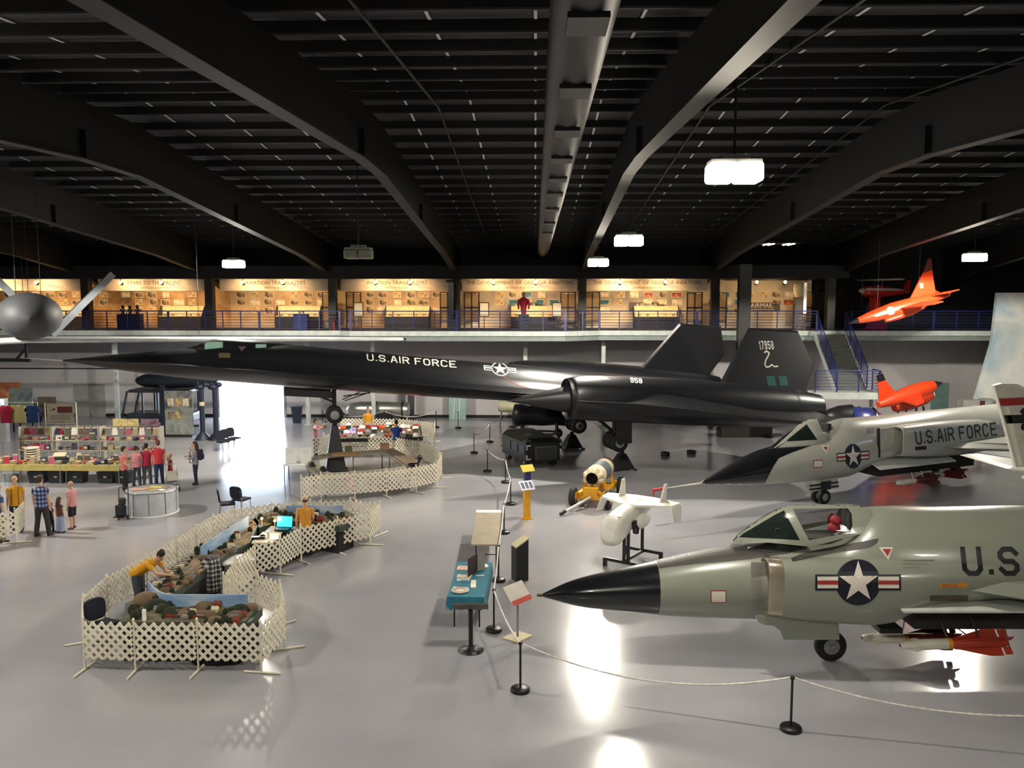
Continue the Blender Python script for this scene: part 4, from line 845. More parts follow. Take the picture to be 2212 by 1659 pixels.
for sg in (-1, 1): MB().slab([(1.4, sg * .75, 1.5), (1.4, sg * 1.3, 1.3), (5.2, sg * 1.3, 1.3), (5.2, sg * .75, 1.5)], (0, 0, .03)).build('bay_door', M_door, f6)
ax = Vector((math.cos(F6Z), math.sin(F6Z), 0)); ay = Vector((-math.sin(F6Z), math.cos(F6Z), 0))
for k, (dx, dy) in enumerate(((2.6, -.9), (4.4, -.6))):
    q = F6O + ax * dx + ay * dy; m_ = missile((q.x, q.y, .66), F6Z, ['dark red missile lowered at the front of the bay of the second interceptor', 'dark red and white missile lowered at the rear of the bay of the second interceptor'][k], dark=True, L=2.1); MB().cyl((.9, 0, .08), (.9, .1, .3), .02, n=6).cyl((1.4, 0, .08), (1.4, .1, .3), .02, n=6).build('launch_rail', M_steel, m_)
# ------------------------------------------------------------------ white tail of a third aircraft at the right edge
TY = 24.0; to = GY(2240, 1040, TY); tl_ = thing('aircraft_tail', 'pale aircraft tail with red and black bands at the right edge', 'airplane', (to.x, TY, 0), 0)
def tp(x, y): q = GY(x, y, TY); return (q.x - to.x, 0, q.z)
M_tailw = mat('tail_white', 'b9b7ab', .35, coat=.2)
finp = [tp(*q) for q in ((2145, 832), (2160, 828), (2196, 829), (2212, 838), (2262, 930), (2290, 1006), (2192, 1008))]
MB().slab([(p[0], -.07, p[2]) for p in finp], (0, .14, 0)).build('tail_fin', M_tailw, tl_)
def band(a_, m_, nm): MB().slab([(p[0], -.085, p[2]) for p in [tp(*q) for q in a_]], (0, .17, 0)).build(nm, m_, tl_)
band([(2154, 860), (2222, 857), (2232, 873), (2159, 876)], M_markred, 'red_band'); band([(2165, 896), (2246, 894), (2255, 912), (2171, 914)], M_black, 'black_band'); band([(2168, 878), (2176, 878), (2206, 1004), (2197, 1004)], M_rw, 'white_stripe')
bm_ = [tp(*q) for q in ((2199, 888), (2206, 880), (2214, 884), (2216, 893), (2205, 896))]; MB().slab([(p[0], -.095, p[2]) for p in bm_], (0, .01, 0)).ell((tp(2206, 921)[0], -.09, tp(2206, 921)[2]), (.06, .01, .1)).build('unit_emblem', M_markbl, tl_)
zf_ = tp(2212, 1012)[2]
lens_wing([(tp(2102, 1033)[0], -2.6), (tp(2140, 1020)[0], -2.75), (1.5, -.3), (1.6, .3), (.2, .3), (-.6, -.4)], .12, lambda x, y: zf_ - .1).build('tailplane', M_tailw, tl_)
lens_wing([(-.9, 2.6), (-.5, 2.7), (1.5, .3), (1.6, -.3), (.2, -.3), (-.6, .4)], .12, lambda x, y: zf_ - .1).build('tailplane', M_tailw, tl_)
MB().lathe([(.05, -.4), (.22, .1), (.48, 1.2), (.65, 4.0), (.7, 7.0), (.5, 9.0), (.1, 10.2)], 'x', (0, 0, zf_ - .25), 24).build('fuselage', M_tailw, tl_)
MB().cyl((6.5, -1.3, zf_ - .6), (6.5, -1.3, .3), .06).cyl((6.5, 1.3, zf_ - .6), (6.5, 1.3, .3), .06).cyl((.6, 0, zf_ - .6), (.6, 0, .1), .05).cyl((9.2, 0, zf_ - .3), (9.2, 0, .2), .05).build('gear_legs', M_steel, tl_)
lens_wing([(5.0, -.4), (5.6, -5), (7.0, -5), (7.4, -.4)], .16, lambda x, y: zf_ - .5).build('wing', M_tailw, tl_); lens_wing([(5.0, .4), (5.6, 5), (7.0, 5), (7.4, .4)], .16, lambda x, y: zf_ - .5).build('wing', M_tailw, tl_)
for c in ((6.5, -1.3, .3), (6.5, 1.3, .3), (9.2, 0, .24)): wheel_part(tl_, c, .28 if c[1] else .22, .16)
# ------------------------------------------------------------------ hanging grey drone, left
HY = 29.5; hc = GY(64, 688, HY); HZ = math.atan2(-hc.x, hc.y)
hd = thing('drone_aircraft', 'grey drone with bulbous nose, long straight wing and V tail, hung at left', 'airplane', hc, HZ); hpl = plane_of(hc, HZ)
M_drone = mat('drone_grey', '424448', .6, var=.06)
rs_ = []
for y, rx, rz, dz in ((0, .02, .02, 0), (.08, .35, .3, 0), (.3, .72, .6, .02), (.8, .98, .78, .05), (1.8, 1.1, .86, .05), (3.2, 1.0, .8, 0), (5, .75, .65, -.05), (7.4, .5, .4, -.1), (8.6, .3, .25, 0)): rs_.append([(rx * math.cos(a), y, dz + rz * math.sin(a)) for a in [2 * math.pi * k / 28 for k in range(28)]])
MB().rings(rs_).build('fuselage', M_drone, hd)
wy = 2.4; tx, tz = hpl(868, 733, wy); z0 = hpl(100, 735, wy)[1]; tz -= hc.z * 0
for sg in (1, -1):
    x1 = tx if sg > 0 else -tx * .7; rs_ = []
    for k in range(9):
        q = k / 8; ch = 1.5 - .9 * q; x = x1 * q; z = z0 + (tz - z0) * q
        rs_.append([(x, wy - ch * .4, z), (x, wy - ch * .3, z + .1 * (1.2 - q * .5)), (x, wy, z + .13 * (1.2 - q * .5)), (x, wy + ch * .6, z), (x, wy, z - .06), (x, wy - ch * .3, z - .07)])
    MB().rings(rs_).build('wing', mat('drone_wing_lit', 'c8cacb', .4), hd)  # wing coloured near white for the lamp glare on it
    if sg > 0: MB().ell((x1 + .05, wy, tz), (.16, .25, .07)).build('wingtip_cap', M_black, hd)
tv = 7.4
for sg, (a_, b_) in ((1, ((112, 722), (246, 594))), (-1, None or ((30, 640), (-30, 575)))):
    q0_, q1_ = hpl(*a_, tv), hpl(*b_, tv + .4); p0 = Vector((q0_[0], tv, q0_[1])); p1 = Vector((q1_[0], tv + .6, q1_[1]))
    d = (p1 - p0).normalized(); nrm = Vector((-d.z, 0, d.x)) * .14
    MB().slab([p0 + Vector((0, -.9, 0)) - nrm, p1 + Vector((0, -.4, 0)) - nrm * .6, p1 + Vector((0, .4, 0)) - nrm * .6, p0 + Vector((0, .9, 0)) - nrm], nrm * 2.0).build('tail_fin', mat('drone_fin', '8c9298', .4), hd)
    MB().bar(p0, Vector((0, tv, -.1)), .3, .22).build('tail_root', M_drone, hd)
for x, y, z in ((-.4, 2, .85), (.4, 2, .85), (0, 7, .3), (6, wy, z0 + .1)):
    wp = hc + Matrix.Rotation(HZ, 3, 'Z') @ Vector((x, y, 0)); MB().cyl((x, y, z), (x, y, zroof(wp.y) - hc.z - .02), .012, n=5).build('hanging_cable', M_blackmetal, hd)
# ------------------------------------------------------------------ hanging orange target drone
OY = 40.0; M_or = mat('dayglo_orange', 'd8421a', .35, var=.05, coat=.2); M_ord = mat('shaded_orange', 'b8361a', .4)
def along(a_, b_, Y0, Y1): return GY(*a_, Y0), GY(*b_, Y1)
n0, n1 = along((1832, 699), (2050, 634), OY, OY + 1.2); od = thing('target_drone', 'bright orange target drone hung nose down on cables', 'airplane', n0)
ax_ = (n1 - n0); LO = ax_.length; xh = ax_.normalized(); zh = Vector((0, 0, 1)); zh = (zh - xh * zh.dot(xh)).normalized(); yh = zh.cross(xh)
od.rotation_euler = Matrix((xh, yh, zh)).transposed().to_euler()
k = LO / 5.0
MB().lathe([(.01, 0), (.06, .1), (.14, .55)], 'x', (0, 0, 0), 24).build('nose_cap', M_black, od)
obm = MB(); obm.lathe([(.14, .5), (.22, 1.0), (.3, 1.6), (.36, 2.4), (.34, 3.2), (.28, 4.0), (.2, 4.7), (.12, LO)], 'x', (0, 0, 0), 28); obm.lathe([(.16, 1.7), (.24, 1.9), (.27, 2.5), (.25, 3.3), (.1, 4.0)], 'x', (0, 0, -.24), 20); obm.build('fuselage', M_or, od)
obv = obm.bvh(); M_chk = mat('intake_black', '17120f', .6)
MB().lathe([(.02, 1.66), (.17, 1.68), (.2, 1.75)], 'x', (0, 0, -.25), 20).build('air_intake', M_chk, od)
nr = lambda u, v: ((u, -4, v), (0, 1, 0))
roundel((2.05, .06), .17, nr, obv, od, M_rw, M_rw, M_rw, .05, .006, .08)
decal('white_stripe', tri2([(1.25, -.02), (1.75, -.02), (1.75, .05), (1.25, .05)]), nr, obv, M_rw, od, .006); decal('white_stripe', tri2([(1.85, -.36), (2.6, -.33), (2.6, -.28), (1.85, -.31)]), nr, obv, M_rw, od, .006)
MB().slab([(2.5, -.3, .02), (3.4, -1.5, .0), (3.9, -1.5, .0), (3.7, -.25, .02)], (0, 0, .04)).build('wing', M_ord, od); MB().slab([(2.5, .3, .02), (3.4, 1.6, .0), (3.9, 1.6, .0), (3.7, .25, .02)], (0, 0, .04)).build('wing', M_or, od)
MB().slab([(3.3, -.03, .25), (4.3, -.03, 1.35), (4.75, -.03, 1.4), (4.7, -.03, .15)], (0, .06, 0)).build('tail_fin', M_or, od); MB().slab([(4.25, -.04, 1.29), (4.3, -.04, 1.35), (4.62, -.04, 1.85), (4.8, -.04, 1.85), (4.76, -.04, 1.3)], (0, .08, 0)).build('fin_tip', mat('fin_tip_unlit', '4a2018', .5), od)  # fin tip darkened in its colour as if no lamp reached it
MB().slab([(4.2, -.1, .15), (4.9, -.9, .2), (5.3, -.9, .2), (5.0, -.1, .15)], (0, 0, .035)).build('tailplane', M_or, od); MB().slab([(4.2, .1, .15), (4.9, 1.0, .3), (5.3, 1.0, .3), (5.0, .1, .15)], (0, 0, .035)).build('tailplane', M_or, od)
MB().slab([(3.95, -.045, .62), (4.12, -.045, .62), (4.12, -.045, .86), (3.95, -.045, .86)], (0, .004, 0)).build('fin_emblem', M_rw, od)
rod = Matrix((xh, yh, zh)).transposed()
def lc(wx): return rod.transposed() @ Vector(wx)
for q in (1.6, 3.8):
    base = Vector((q, 0, .3)); topz = zroof(OY) - .02 - (n0 + rod @ base).z; MB().cyl(base, base + lc((0, 0, topz)), .01, n=5).build('hanging_cable', M_blackmetal, od)
# red and white propeller drone behind it, on a stand on the balcony
p0 = GY(1868, 628, 48.6); p1 = GY(1965, 642, 49.6); pd = thing('propeller_drone', 'small red and white propeller target drone on a stand behind the orange drone', 'airplane', (p0.x, p0.y, p0.z), math.atan2(p1.y - p0.y, p1.x - p0.x)); LP = (p1 - p0).length
MB().lathe([(.01, -.42), (.1, -.3), (.15, -.12)], 'x', n=16).build('spinner', M_rw, pd)
pm = MB().lathe([(.2, -.12), (.3, .0), (.33, .5), (.3, 1.2), (.2, 2.2), (.08, 3.0)], 'x', (0, 0, -.05), 20); pm.build('fuselage', mat('prop_drone_red', 'c42a26', .35), pd); pbv = pm.bvh()
decal('white_stripe', tri2([(-.1, .02), (.3, .0), (2.6, .02), (2.6, .12), (.3, .14), (-.1, .18)]), lambda u, v: ((u, -3, v), (0, 1, 0)), pbv, M_rw, pd, .008)
for s_ in (1, -1): MB().slab([(-.2, 0, s_ * .1), (-.16, .04, s_ * .1), (-.14, .05, s_ * .95), (-.2, -.03, s_ * .95)], (.02, 0, 0)).build('propeller_blade', M_grey, pd)
lens_wing([(.6, -1.6), (1.3, -1.6), (1.4, 1.6), (.6, 1.6)], .1, lambda x, y: .62).build('wing', M_rw, pd); MB().cyl((.9, -.3, .15), (.9, -.3, .6), .03, n=8).cyl((.9, .3, .15), (.9, .3, .6), .03, n=8).build('wing_strut', M_red, pd)
MB().slab([(2.5, -.03, 0), (2.9, -.03, .6), (3.1, -.03, .6), (3.05, -.03, 0)], (0, .05, 0)).build('tail_fin', M_red, pd)
MB().box((.7, 0, (-.3 + BZ - p0.z) / 2), (.5, .3, p0.z - BZ - .3)).box((.7, 0, BZ - p0.z + .04), (.9, .7, .08)).build('stand', M_red, pd)
# ------------------------------------------------------------------ orange drone on a stand on the floor, far right
q0 = GY(1976, 862, 43.0); fd = thing('target_drone', 'orange drone with black nose standing on a frame below the stairs at right', 'airplane', (q0.x, q0.y, 0), R(200)); zc_ = q0.z
tilt = Matrix.Rotation(R(14), 3, 'Y')
def fl(st, cz=0): return [[tilt @ Vector((x, r * math.cos(a), cz + r * 1.05 * math.sin(a))) + Vector((0, 0, zc_ + .35)) for a in [2 * math.pi * k / 24 for k in range(24)]] for x, r in st]
MB().rings(fl([(-1.75, .02), (-1.6, .08), (-1.15, .26)])).build('nose_cap', M_black, fd); MB().rings(fl([(-1.15, .26), (-.5, .38), (.4, .4), (1.4, .3), (2.3, .15)])).build('fuselage', M_or, fd)
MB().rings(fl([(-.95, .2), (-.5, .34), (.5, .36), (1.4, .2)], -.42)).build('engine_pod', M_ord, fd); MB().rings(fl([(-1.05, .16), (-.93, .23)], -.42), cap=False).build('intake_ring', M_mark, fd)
def fpnt(x, y, z): return tilt @ Vector((x, y, z)) + Vector((0, 0, zc_ + .35))
MB().slab([fpnt(1.1, -.03, .2), fpnt(1.7, -.03, 1.15), fpnt(2.1, -.03, 1.15), fpnt(2.2, -.03, .1)], (0, .06, 0)).build('tail_fin', M_or, fd); MB().slab([fpnt(1.66, -.035, 1.1), fpnt(1.75, -.035, 1.45), fpnt(2.1, -.035, 1.45), fpnt(2.1, -.035, 1.1)], (0, .07, 0)).build('fin_tip', M_black, fd)
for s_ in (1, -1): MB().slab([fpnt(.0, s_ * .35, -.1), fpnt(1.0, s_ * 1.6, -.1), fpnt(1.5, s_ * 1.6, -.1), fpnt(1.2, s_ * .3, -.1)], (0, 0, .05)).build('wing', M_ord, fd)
sm_ = MB()
for x in (-.5, 1.0):
    for s_ in (1, -1): sm_.bar((x, s_ * .6, 0), (x * .7, s_ * .2, zc_ - .35), .08, .08)
    sm_.bar((x, -.6, .05), (x, .6, .05), .08, .08)
sm_.bar((-.5, -.6, .3), (1.0, -.6, .8), .06, .06).bar((-.5, .6, .3), (1.0, .6, .8), .06, .06).build('stand', M_black, fd)
# ------------------------------------------------------------------ structure seen beyond the exhibits
def wallrect(x0, y0, x1, y1, Y): a = GY(x0, y0, Y); b = GY(x1, y1, Y); return min(a.x, b.x), max(a.x, b.x), min(a.z, b.z), max(a.z, b.z)
q = [GY(x, y, 45.6) for x, y in ((2155, 636), (2420, 636))]
struct('wall_mural', MB().slab([(q[0].x, 45.6, 7.5), (q[0].x + 6, 45.6, 7.5), (q[0].x + 6, 45.6, 0), (q[0].x - 1.3, 45.6, 0), (q[0].x - .15, 45.6, 4.9)], (0, .25, 0)), picmat('sky_mural', ['8fa9b8', 'b9c0be', 'd4d4cc', '9fb4c4'], .35, .8, 3.))
x0, x1, z0, z1 = wallrect(160, 830, 230, 905, YB)
dm = MB().box(((x0 + x1) / 2 - (x1 - x0) / 4 - .01, YB - .03, z1 / 2), ((x1 - x0) / 2 - .03, .05, z1)).box(((x0 + x1) / 2 + (x1 - x0) / 4 + .01, YB - .03, z1 / 2), ((x1 - x0) / 2 - .03, .05, z1)); struct('door_1', dm, mat('grey_door', '8d908c', .5))
x0, x1, z0, z1 = wallrect(2012, 830, 2046, 905, YB); struct('door_2', MB().box(((x0 + x1) / 2, YB - .03, 1.1), (x1 - x0, .05, 2.2)), mat('teal_door', '6d8a84', .5))
cx_ = GY(1606, 700, 46.0).x; struct('trim_main_column', MB().box((cx_, 46.0, 4.5), (.1, .5, 9.0)).box((cx_, 45.76, 4.5), (.62, .04, 9.0)).box((cx_, 46.24, 4.5), (.62, .04, 9.0)), mat('grey_column', '343432', .6))
# ------------------------------------------------------------------ staircase
SX0, SX1, SY0, SY1, LZ = 15.2, 16.75, 47.0, 43.35, 2.6
stt = thing('staircase', 'steep grey stair flight with landing coming down from the balcony at right', 'staircase', (0, 0, 0)); M_step = mat('step_grey', '5d605a', .55); M_land = mat('landing_white', 'aeb4b0', .5)
ns = 16
for k in range(ns):
    f = (k + .5) / ns; y = SY0 + (SY1 - SY0) * f; z = BZ + (LZ - BZ) * (k + 1) / ns
    MB().box(((SX0 + SX1) / 2, y, z - .02), (SX1 - SX0, .26, .04)).box(((SX0 + SX1) / 2, y + .12, z + .07), (SX1 - SX0, .02, .17)).build('step', M_step, stt)
for x in (SX0 - .03, SX1 + .03): MB().slab([(x - .025, SY0, BZ - .05), (x - .025, SY0, BZ - .4), (x - .025, SY1, LZ - .35), (x - .025, SY1, LZ)], (.05, 0, 0)).build('stringer', M_land, stt)
LX0, LX1, LY0, LY1 = 13.75, 17.0, 42.3, 43.35
MB().box(((LX0 + LX1) / 2, (LY0 + LY1) / 2, LZ - .17), (LX1 - LX0, LY1 - LY0, .34)).build('landing', M_land, stt)
for x, y in ((LX1 - .1, LY0 + .1), (LX1 - .1, LY1 - .1), (LX0 + .1, LY0 + .1), (LX0 + .1, LY1 - .1)): MB().box((x, y, (LZ - .34) / 2), (.14, .14, LZ - .34)).build('landing_post', M_land, stt)
railing(((SX0, SY0 - .1, BZ), (SX0, SY1 + .12, LZ + .1)), 4, 'sloping blue railing on the left side of the stair flight', group='stair railings'); railing(((SX1, SY0 - .1, BZ), (SX1, SY1 + .12, LZ + .1)), 4, 'sloping blue railing on the right side of the stair flight', group='stair railings')
railing(((LX0, LY0 + .05, LZ), (LX1, LY0 + .05, LZ)), 3, 'blue railing along the front of the stair landing', group='stair railings'); railing(((LX1 - .05, LY0 + .15, LZ), (LX1 - .05, LY1, LZ)), 1, 'short blue railing on the right end of the stair landing', group='stair railings')
# ------------------------------------------------------------------ upstairs odds and ends
def up_at(px, Y): p = GY(px, 700, Y); return (p.x, Y, BZ + .02)
t = thing('mannequin', 'mannequin in a red flight jacket on a black pedestal upstairs', 'mannequin', up_at(1131, 47.6))
MB().box((0, 0, .42), (.6, .5, .84)).build('pedestal', M_black, t)
MB().lathe([(.11, .84), (.15, 1.0), (.18, 1.3), (.23, 1.6), (.22, 1.72), (.08, 1.8)], 'z', n=16).tube([(-.22, 0, 1.68), (-.3, 0, 1.4), (-.27, -.08, 1.15)], [.08, .065, .05], 8).tube([(.22, 0, 1.68), (.3, 0, 1.4), (.27, -.08, 1.15)], [.08, .065, .05], 8).build('jacket', mat('jacket_red', '9c1b30', .8), t)
MB().ell((0, 0, 1.96), (.1, .12, .15)).cyl((0, 0, 1.76), (0, 0, 1.9), .055).build('head', mat('mannequin_skin', 'c79a6a', .6), t)
t = thing('cabinet', 'dark blue cabinet carrying three dark busts in an upstairs bay', 'cabinet', up_at(282, 47.9)); MB().box((0, 0, .42), (1.3, .5, .84)).build('body', mat('cabinet_navy', '141a33', .5), t)
for k, dx in enumerate((-.4, 0, .42)):
    b_ = thing('bust', '%s of three dark busts on the blue upstairs cabinet' % ['leftmost', 'middle', 'rightmost'][k], 'bust', Vector(up_at(282, 47.9)) + Vector((dx, 0, .84)), 0, 'busts on the cabinet'); MB().lathe([(.12, 0), (.13, .04), (.07, .1), (.17, .2), (.15, .28), (.06, .33)], 'z', n=14).build('shoulders', mat('bust_bronze', '2b221a', .4), b_); MB().ell((0, 0, .42), (.09, .11, .13)).ell((0, -.1, .41), (.02, .03, .03)).build('head', mat('bust_bronze', '2b221a', .4), b_)
t = thing('cabinet', 'bright blue cabinet standing behind the balcony railing left of centre', 'cabinet', up_at(651, 47.6)); MB().box((0, 0, .42), (.78, .5, .84)).build('body', mat('cabinet_blue', '22307c', .5), t); MB().box((0, 0, .86), (.84, .56, .04)).build('top', M_navyp, t); MB().box((0, 0, .98), (.3, .2, .18)).build('brochure_box', M_cream, t)
t = thing('cabinet', 'magenta cabinet behind the balcony railing under the hanging orange drone', 'cabinet', up_at(1893, 48.0)); MB().box((0, 0, .4), (.95, .5, .8)).build('body', mat('cabinet_magenta', 'b8286e', .5), t); MB().box((0, 0, .82), (1.0, .55, .04)).build('top', mat('cabinet_magenta_top', '8c2156', .5), t)
for k, (px, Y, lb) in enumerate(((775, 48.3, 'white framed notice on a stand in the trailblazers bay'), (1046, 48.3, 'cream framed notice on a stand left of the red jacket'), (1203, 48.5, 'cream framed notice on a stand right of the red jacket'))):
    t = thing('notice_stand', lb, 'notice', up_at(px, Y), 0, 'framed notices on stands'); MB().box((0, 0, 1.12), (.56, .04, .8)).build('frame', M_frame, t); MB().box((0, -.025, 1.12), (.46, .01, .7)).build('sheet', mat('notice_sheet', 'e6dcc0', .6), t); MB().cyl((0, .03, .02), (0, .03, .75), .02).box((0, .03, .015), (.4, .3, .03)).build('stand', M_frame, t)
t = thing('display_case', 'tall slim chrome and glass case standing against an upstairs column', 'display case', up_at(980, 47.15)); MB().box((0, 0, .3), (.6, .4, .6)).build('base', M_case, t); MB().box((-.12, 0, 1.6), (.3, .3, 2.0)).build('chrome_body', M_chrome, t); MB().box((0, 0, 2.68), (.75, .5, .12)).build('canopy', M_black, t); MB().box((.2, 0, 1.6), (.16, .34, 2.0)).build('dark_side', M_frame, t)
t = thing('antique_pump', 'tall slim antique beacon with a pale rounded head near the stair top', 'exhibit', up_at(1722, 47.9)); MB().box((0, 0, .9), (.42, .4, 1.8)).build('body', mat('pump_bronze', '5c4b34', .45), t); MB().lathe([(.16, 1.8), (.22, 2.0), (.26, 2.3), (.24, 2.5), (.14, 2.62), (.02, 2.66)], 'z', n=18).build('globe', mat('pump_globe', 'd9c9a0', .35), t); MB().box((.38, .05, 1.3), (.16, .16, 2.6)).build('side_column', M_steel, t); MB().box((.42, .05, 2.62), (.6, .24, .06)).build('top_bracket', M_cream, t)
t = tag(MB().lathe([(.07, 0), (.07, .5), (.04, .56), (.03, .62)], 'z', n=12).build('fire_extinguisher', M_red, None, up_at(721, 47.4)), 'small red fire extinguisher standing behind the railing below the banner column', 'fire extinguisher')
# ------------------------------------------------------------------ rope barriers
M_rope = mat('white_rope', 'd8d4cc', .8)
stx = [((2452, 1652), 'beyond the right picture edge'), ((1708, 1577), 'in the right foreground'), ((1124, 1493), 'in the middle foreground where the rope turns'), ((1067, 1363), 'beside the dark reading stand'), ((1077, 1255), 'left of the dark slant topped kiosk'), ((1089, 1152), 'beside the tan folding table'), ((1103, 1090), 'left of the yellow sign pillar'), ((1092, 1043), 'in front of the ground power cart, near one'), ((1053, 1019), 'in front of the ground power cart, left one'), ((1024, 979), 'left of the ground power cart'), ((1058, 955), 'behind the ground power cart'), ((1107, 923), 'under the black jet inlet spike'), ((990, 925), 'alone on the open floor by the back wall')]
tops = []; st0 = None; HS = .93
def stanchion(p, lb):
    t = thing('stanchion', lb, 'stanchion', p, 0, 'rope stanchions')
    MB().lathe([(.175, 0), (.18, .01), (.18, .055), (.165, .075), (.03, .08)], 'z', n=24).build('base', M_black, t); MB().cyl((0, 0, .07), (0, 0, HS - .03), .022, n=10).build('pole', M_blackmetal, t); MB().lathe([(.022, HS - .05), (.036, HS - .04), (.036, HS), (.02, HS + .015)], 'z', n=12).build('cap', M_blackmetal, t); return t
for px, lb in stx:
    p = G(*px); lab = 'black rope stanchion with round base ' + lb
    if st0 is None: st0 = stanchion(p, lab)
    else: copy_tree(st0, p, 0, lab)
    tops.append(p + Vector((0, 0, HS - .02)))
def rope(a, b, sag, lb, r=.016):
    a, b = Vector(a), Vector(b); n = max(24, int((b - a).length * 14)); pts = []; rad = []
    d = (b - a).normalized(); a = a + d * .04; b = b - d * .04
    for i in range(n + 1):
        q = i / n; p = a.lerp(b, q); p.z -= sag * 4 * q * (1 - q); pts.append(p); rad.append(r * (1.25 if i % 2 else .8))
    mb = MB(); o = Vector(a); mb.tube([p - o for p in pts], rad, 6); return tag(mb.build('rope', M_rope, None, o), lb, 'rope', 'white barrier ropes')
for i, (sag, lb) in enumerate(((.34, 'running off the right picture edge'), (.38, 'across the foreground in front of the nearest grey nose'), (.12, 'from the middle foreground post back to the next'), (.1, 'beside the teal covered table'), (.1, 'beside the tan folding table'), (.08, 'left of the yellow sign pillar'), (.1, 'from the yellow sign pillar to the power cart'), (.1, 'in front of the ground power cart'), (.12, 'at the left end of the power cart'), (.2, 'round the back corner of the power cart'), (.08, 'along the back of the power cart'))):
    rope(tops[i], tops[i + 1], sag, 'white rope ' + lb)
bk = [GY(x, y, 47.6) for x, y in ((697, 875), (830, 888), (940, 890))]
lbs = ('by the back wall right of the hangar door', 'in front of the silver tank', 'right of the silver tank by the wall')
tb = []
for k, px in enumerate((697, 830, 942)):
    p = GY(px, 900, 47.4); p.z = 0; copy_tree(st0, p, 0, 'black rope stanchion with round base ' + lbs[k]); tb.append(p + Vector((0, 0, HS - .02)))
rope(tb[0], tb[1], .3, 'white rope by the silver tank, left half'); rope(tb[1], tb[2], .3, 'white rope by the silver tank, right half')
for k, px in enumerate(((1437, 984), (1493, 980))):
    t = thing('floor_weight', ['left', 'right'][k] + ' one of two low black round weights under the black jet wing', 'weight', G(*px), 0, 'black floor weights'); MB().lathe([(.2, 0), (.21, .02), (.21, .14), (.18, .17), (.02, .17)], 'z', n=20).build('body', M_black, t); MB().cyl((0, 0, .17), (0, 0, .2), .05, n=10).build('socket', M_blackmetal, t)
# ------------------------------------------------------------------ signs and reading stands
def frame_at(p, rz): return p, rz
p = G(1118, 1378); t = thing('sign_stand', 'slanted white sign with a red band on a thin post', 'sign', p, R(52)); MB().box((0, 0, .02), (.5, .4, .03)).build('base', M_cream, t); MB().cyl((0, 0, .03), (0, 0, .92), .025, n=10).build('post', mat('post_grey', '8d8480', .5), t)
rt = Matrix.Rotation(R(50), 3, 'X'); pl = MB().box((0, 0, .98), (.62, .46, .02), rt).build('panel', mat('sign_white', 'd6cec2', .4), t); c_ = Vector((0, 0, .98)) + rt @ Vector((0, -.17, .012)); MB().box(c_, (.62, .11, .006), rt).build('red_band', mat('sign_red', 'c8544a', .4), pl)
p = G(1123, 1252); t = thing('kiosk', 'black upright kiosk with a pale slanted top', 'kiosk', p, R(25)); w2, d2 = .17, .16
MB().add([(-w2, -d2, 0), (w2, -d2, 0), (w2, d2, 0), (-w2, d2, 0), (-w2, -d2, .88), (w2, -d2, 1.08), (w2, d2, 1.08), (-w2, d2, .88)], [(0, 3, 2, 1), (4, 5, 6, 7), (0, 1, 5, 4), (1, 2, 6, 5), (2, 3, 7, 6), (3, 0, 4, 7)]).build('body', mat('kiosk_black', '15171c', .5), t)
MB().slab([(-w2 - .01, -d2, .885), (w2 + .03, -d2, 1.095), (w2 + .03, d2, 1.095), (-w2 - .01, d2, .885)], (0, 0, .03)).build('reading_panel', mat('kiosk_top', 'c9c29c', .4), t)
p = G(1138, 1121); t = thing('sign_pillar', 'yellow sign pillar with a slanted white reading panel', 'sign', p, R(30)); MB().box((0, 0, .52), (.2, .16, 1.04)).build('pillar', M_yel, t); MB().box((0, 0, .02), (.3, .26, .04)).build('foot', M_yel, t); rt = Matrix.Rotation(R(45), 3, 'X'); pl = MB().box((-.02, -.02, 1.12), (.5, .36, .03), rt).build('reading_panel', mat('panel_pale', 'c9cdd2', .4), t)
for k in range(3): MB().box(Vector((-.02 + (k - 1) * .15, -.02, 1.12)) + rt @ Vector((0, .0, .018)), (.1, .24, .006), rt).build('picture', mat('panel_blue', '33416e', .5), pl)
p = G(1139, 1076); t = thing('sign_pillar', 'dark blue sign pillar with a slanted yellow panel, behind the yellow one', 'sign', p, R(30)); MB().box((0, 0, .52), (.2, .16, 1.04)).build('pillar', mat('pillar_blue', '20285c', .5), t); MB().box((0, -.02, 1.1), (.5, .3, .03), rt).build('reading_panel', mat('panel_yellow', 'c9b83a', .4), t)
p = G(1017, 1405); t = thing('reading_stand', 'dark grey reading stand with round foot, its back towards the camera', 'sign', p, R(2)); MB().lathe([(.27, 0), (.27, .015), (.1, .05), (.055, .09)], 'z', n=28).build('foot', M_black, t); MB().cyl((0, 0, .05), (0, 0, .86), .048, n=14).build('post', M_black, t); MB().box((0, .02, .93), (.72, .44, .04), Matrix.Rotation(R(-32), 3, 'X')).build('panel', mat('stand_grey', '4a4842', .5), t)
# ------------------------------------------------------------------ tables in the middle
def table(name, px, h, label, topm, legm, cat='table', skirt=None, drop=.0):
    c4 = [G(x, y, h) for x, y in px]; ctr = sum(c4, Vector()) / 4; rz = math.atan2((c4[1] - c4[0]).y, (c4[1] - c4[0]).x); L = ((c4[1] - c4[0]).length + (c4[2] - c4[3]).length) / 2; Wd = ((c4[3] - c4[0]).length + (c4[2] - c4[1]).length) / 2
    t = thing(name, label, cat, (ctr.x, ctr.y, 0), rz); MB().box((0, 0, h - .02), (L, Wd, .04)).build('tabletop', topm, t)
    for sx in (-1, 1):
        for sy in (-1, 1): MB().cyl((sx * (L / 2 - .12), sy * (Wd / 2 - .2), 0), (sx * (L / 2 - .12), sy * (Wd / 2 - .2), h - .04), .018, n=8).build('leg', legm, t)
        MB().cyl((-(L / 2 - .12), sx * (Wd / 2 - .2), h * .55), (L / 2 - .12, sx * (Wd / 2 - .2), h * .55), .014, n=8).build('cross_bar', legm, t)
    return t, L, Wd, rz
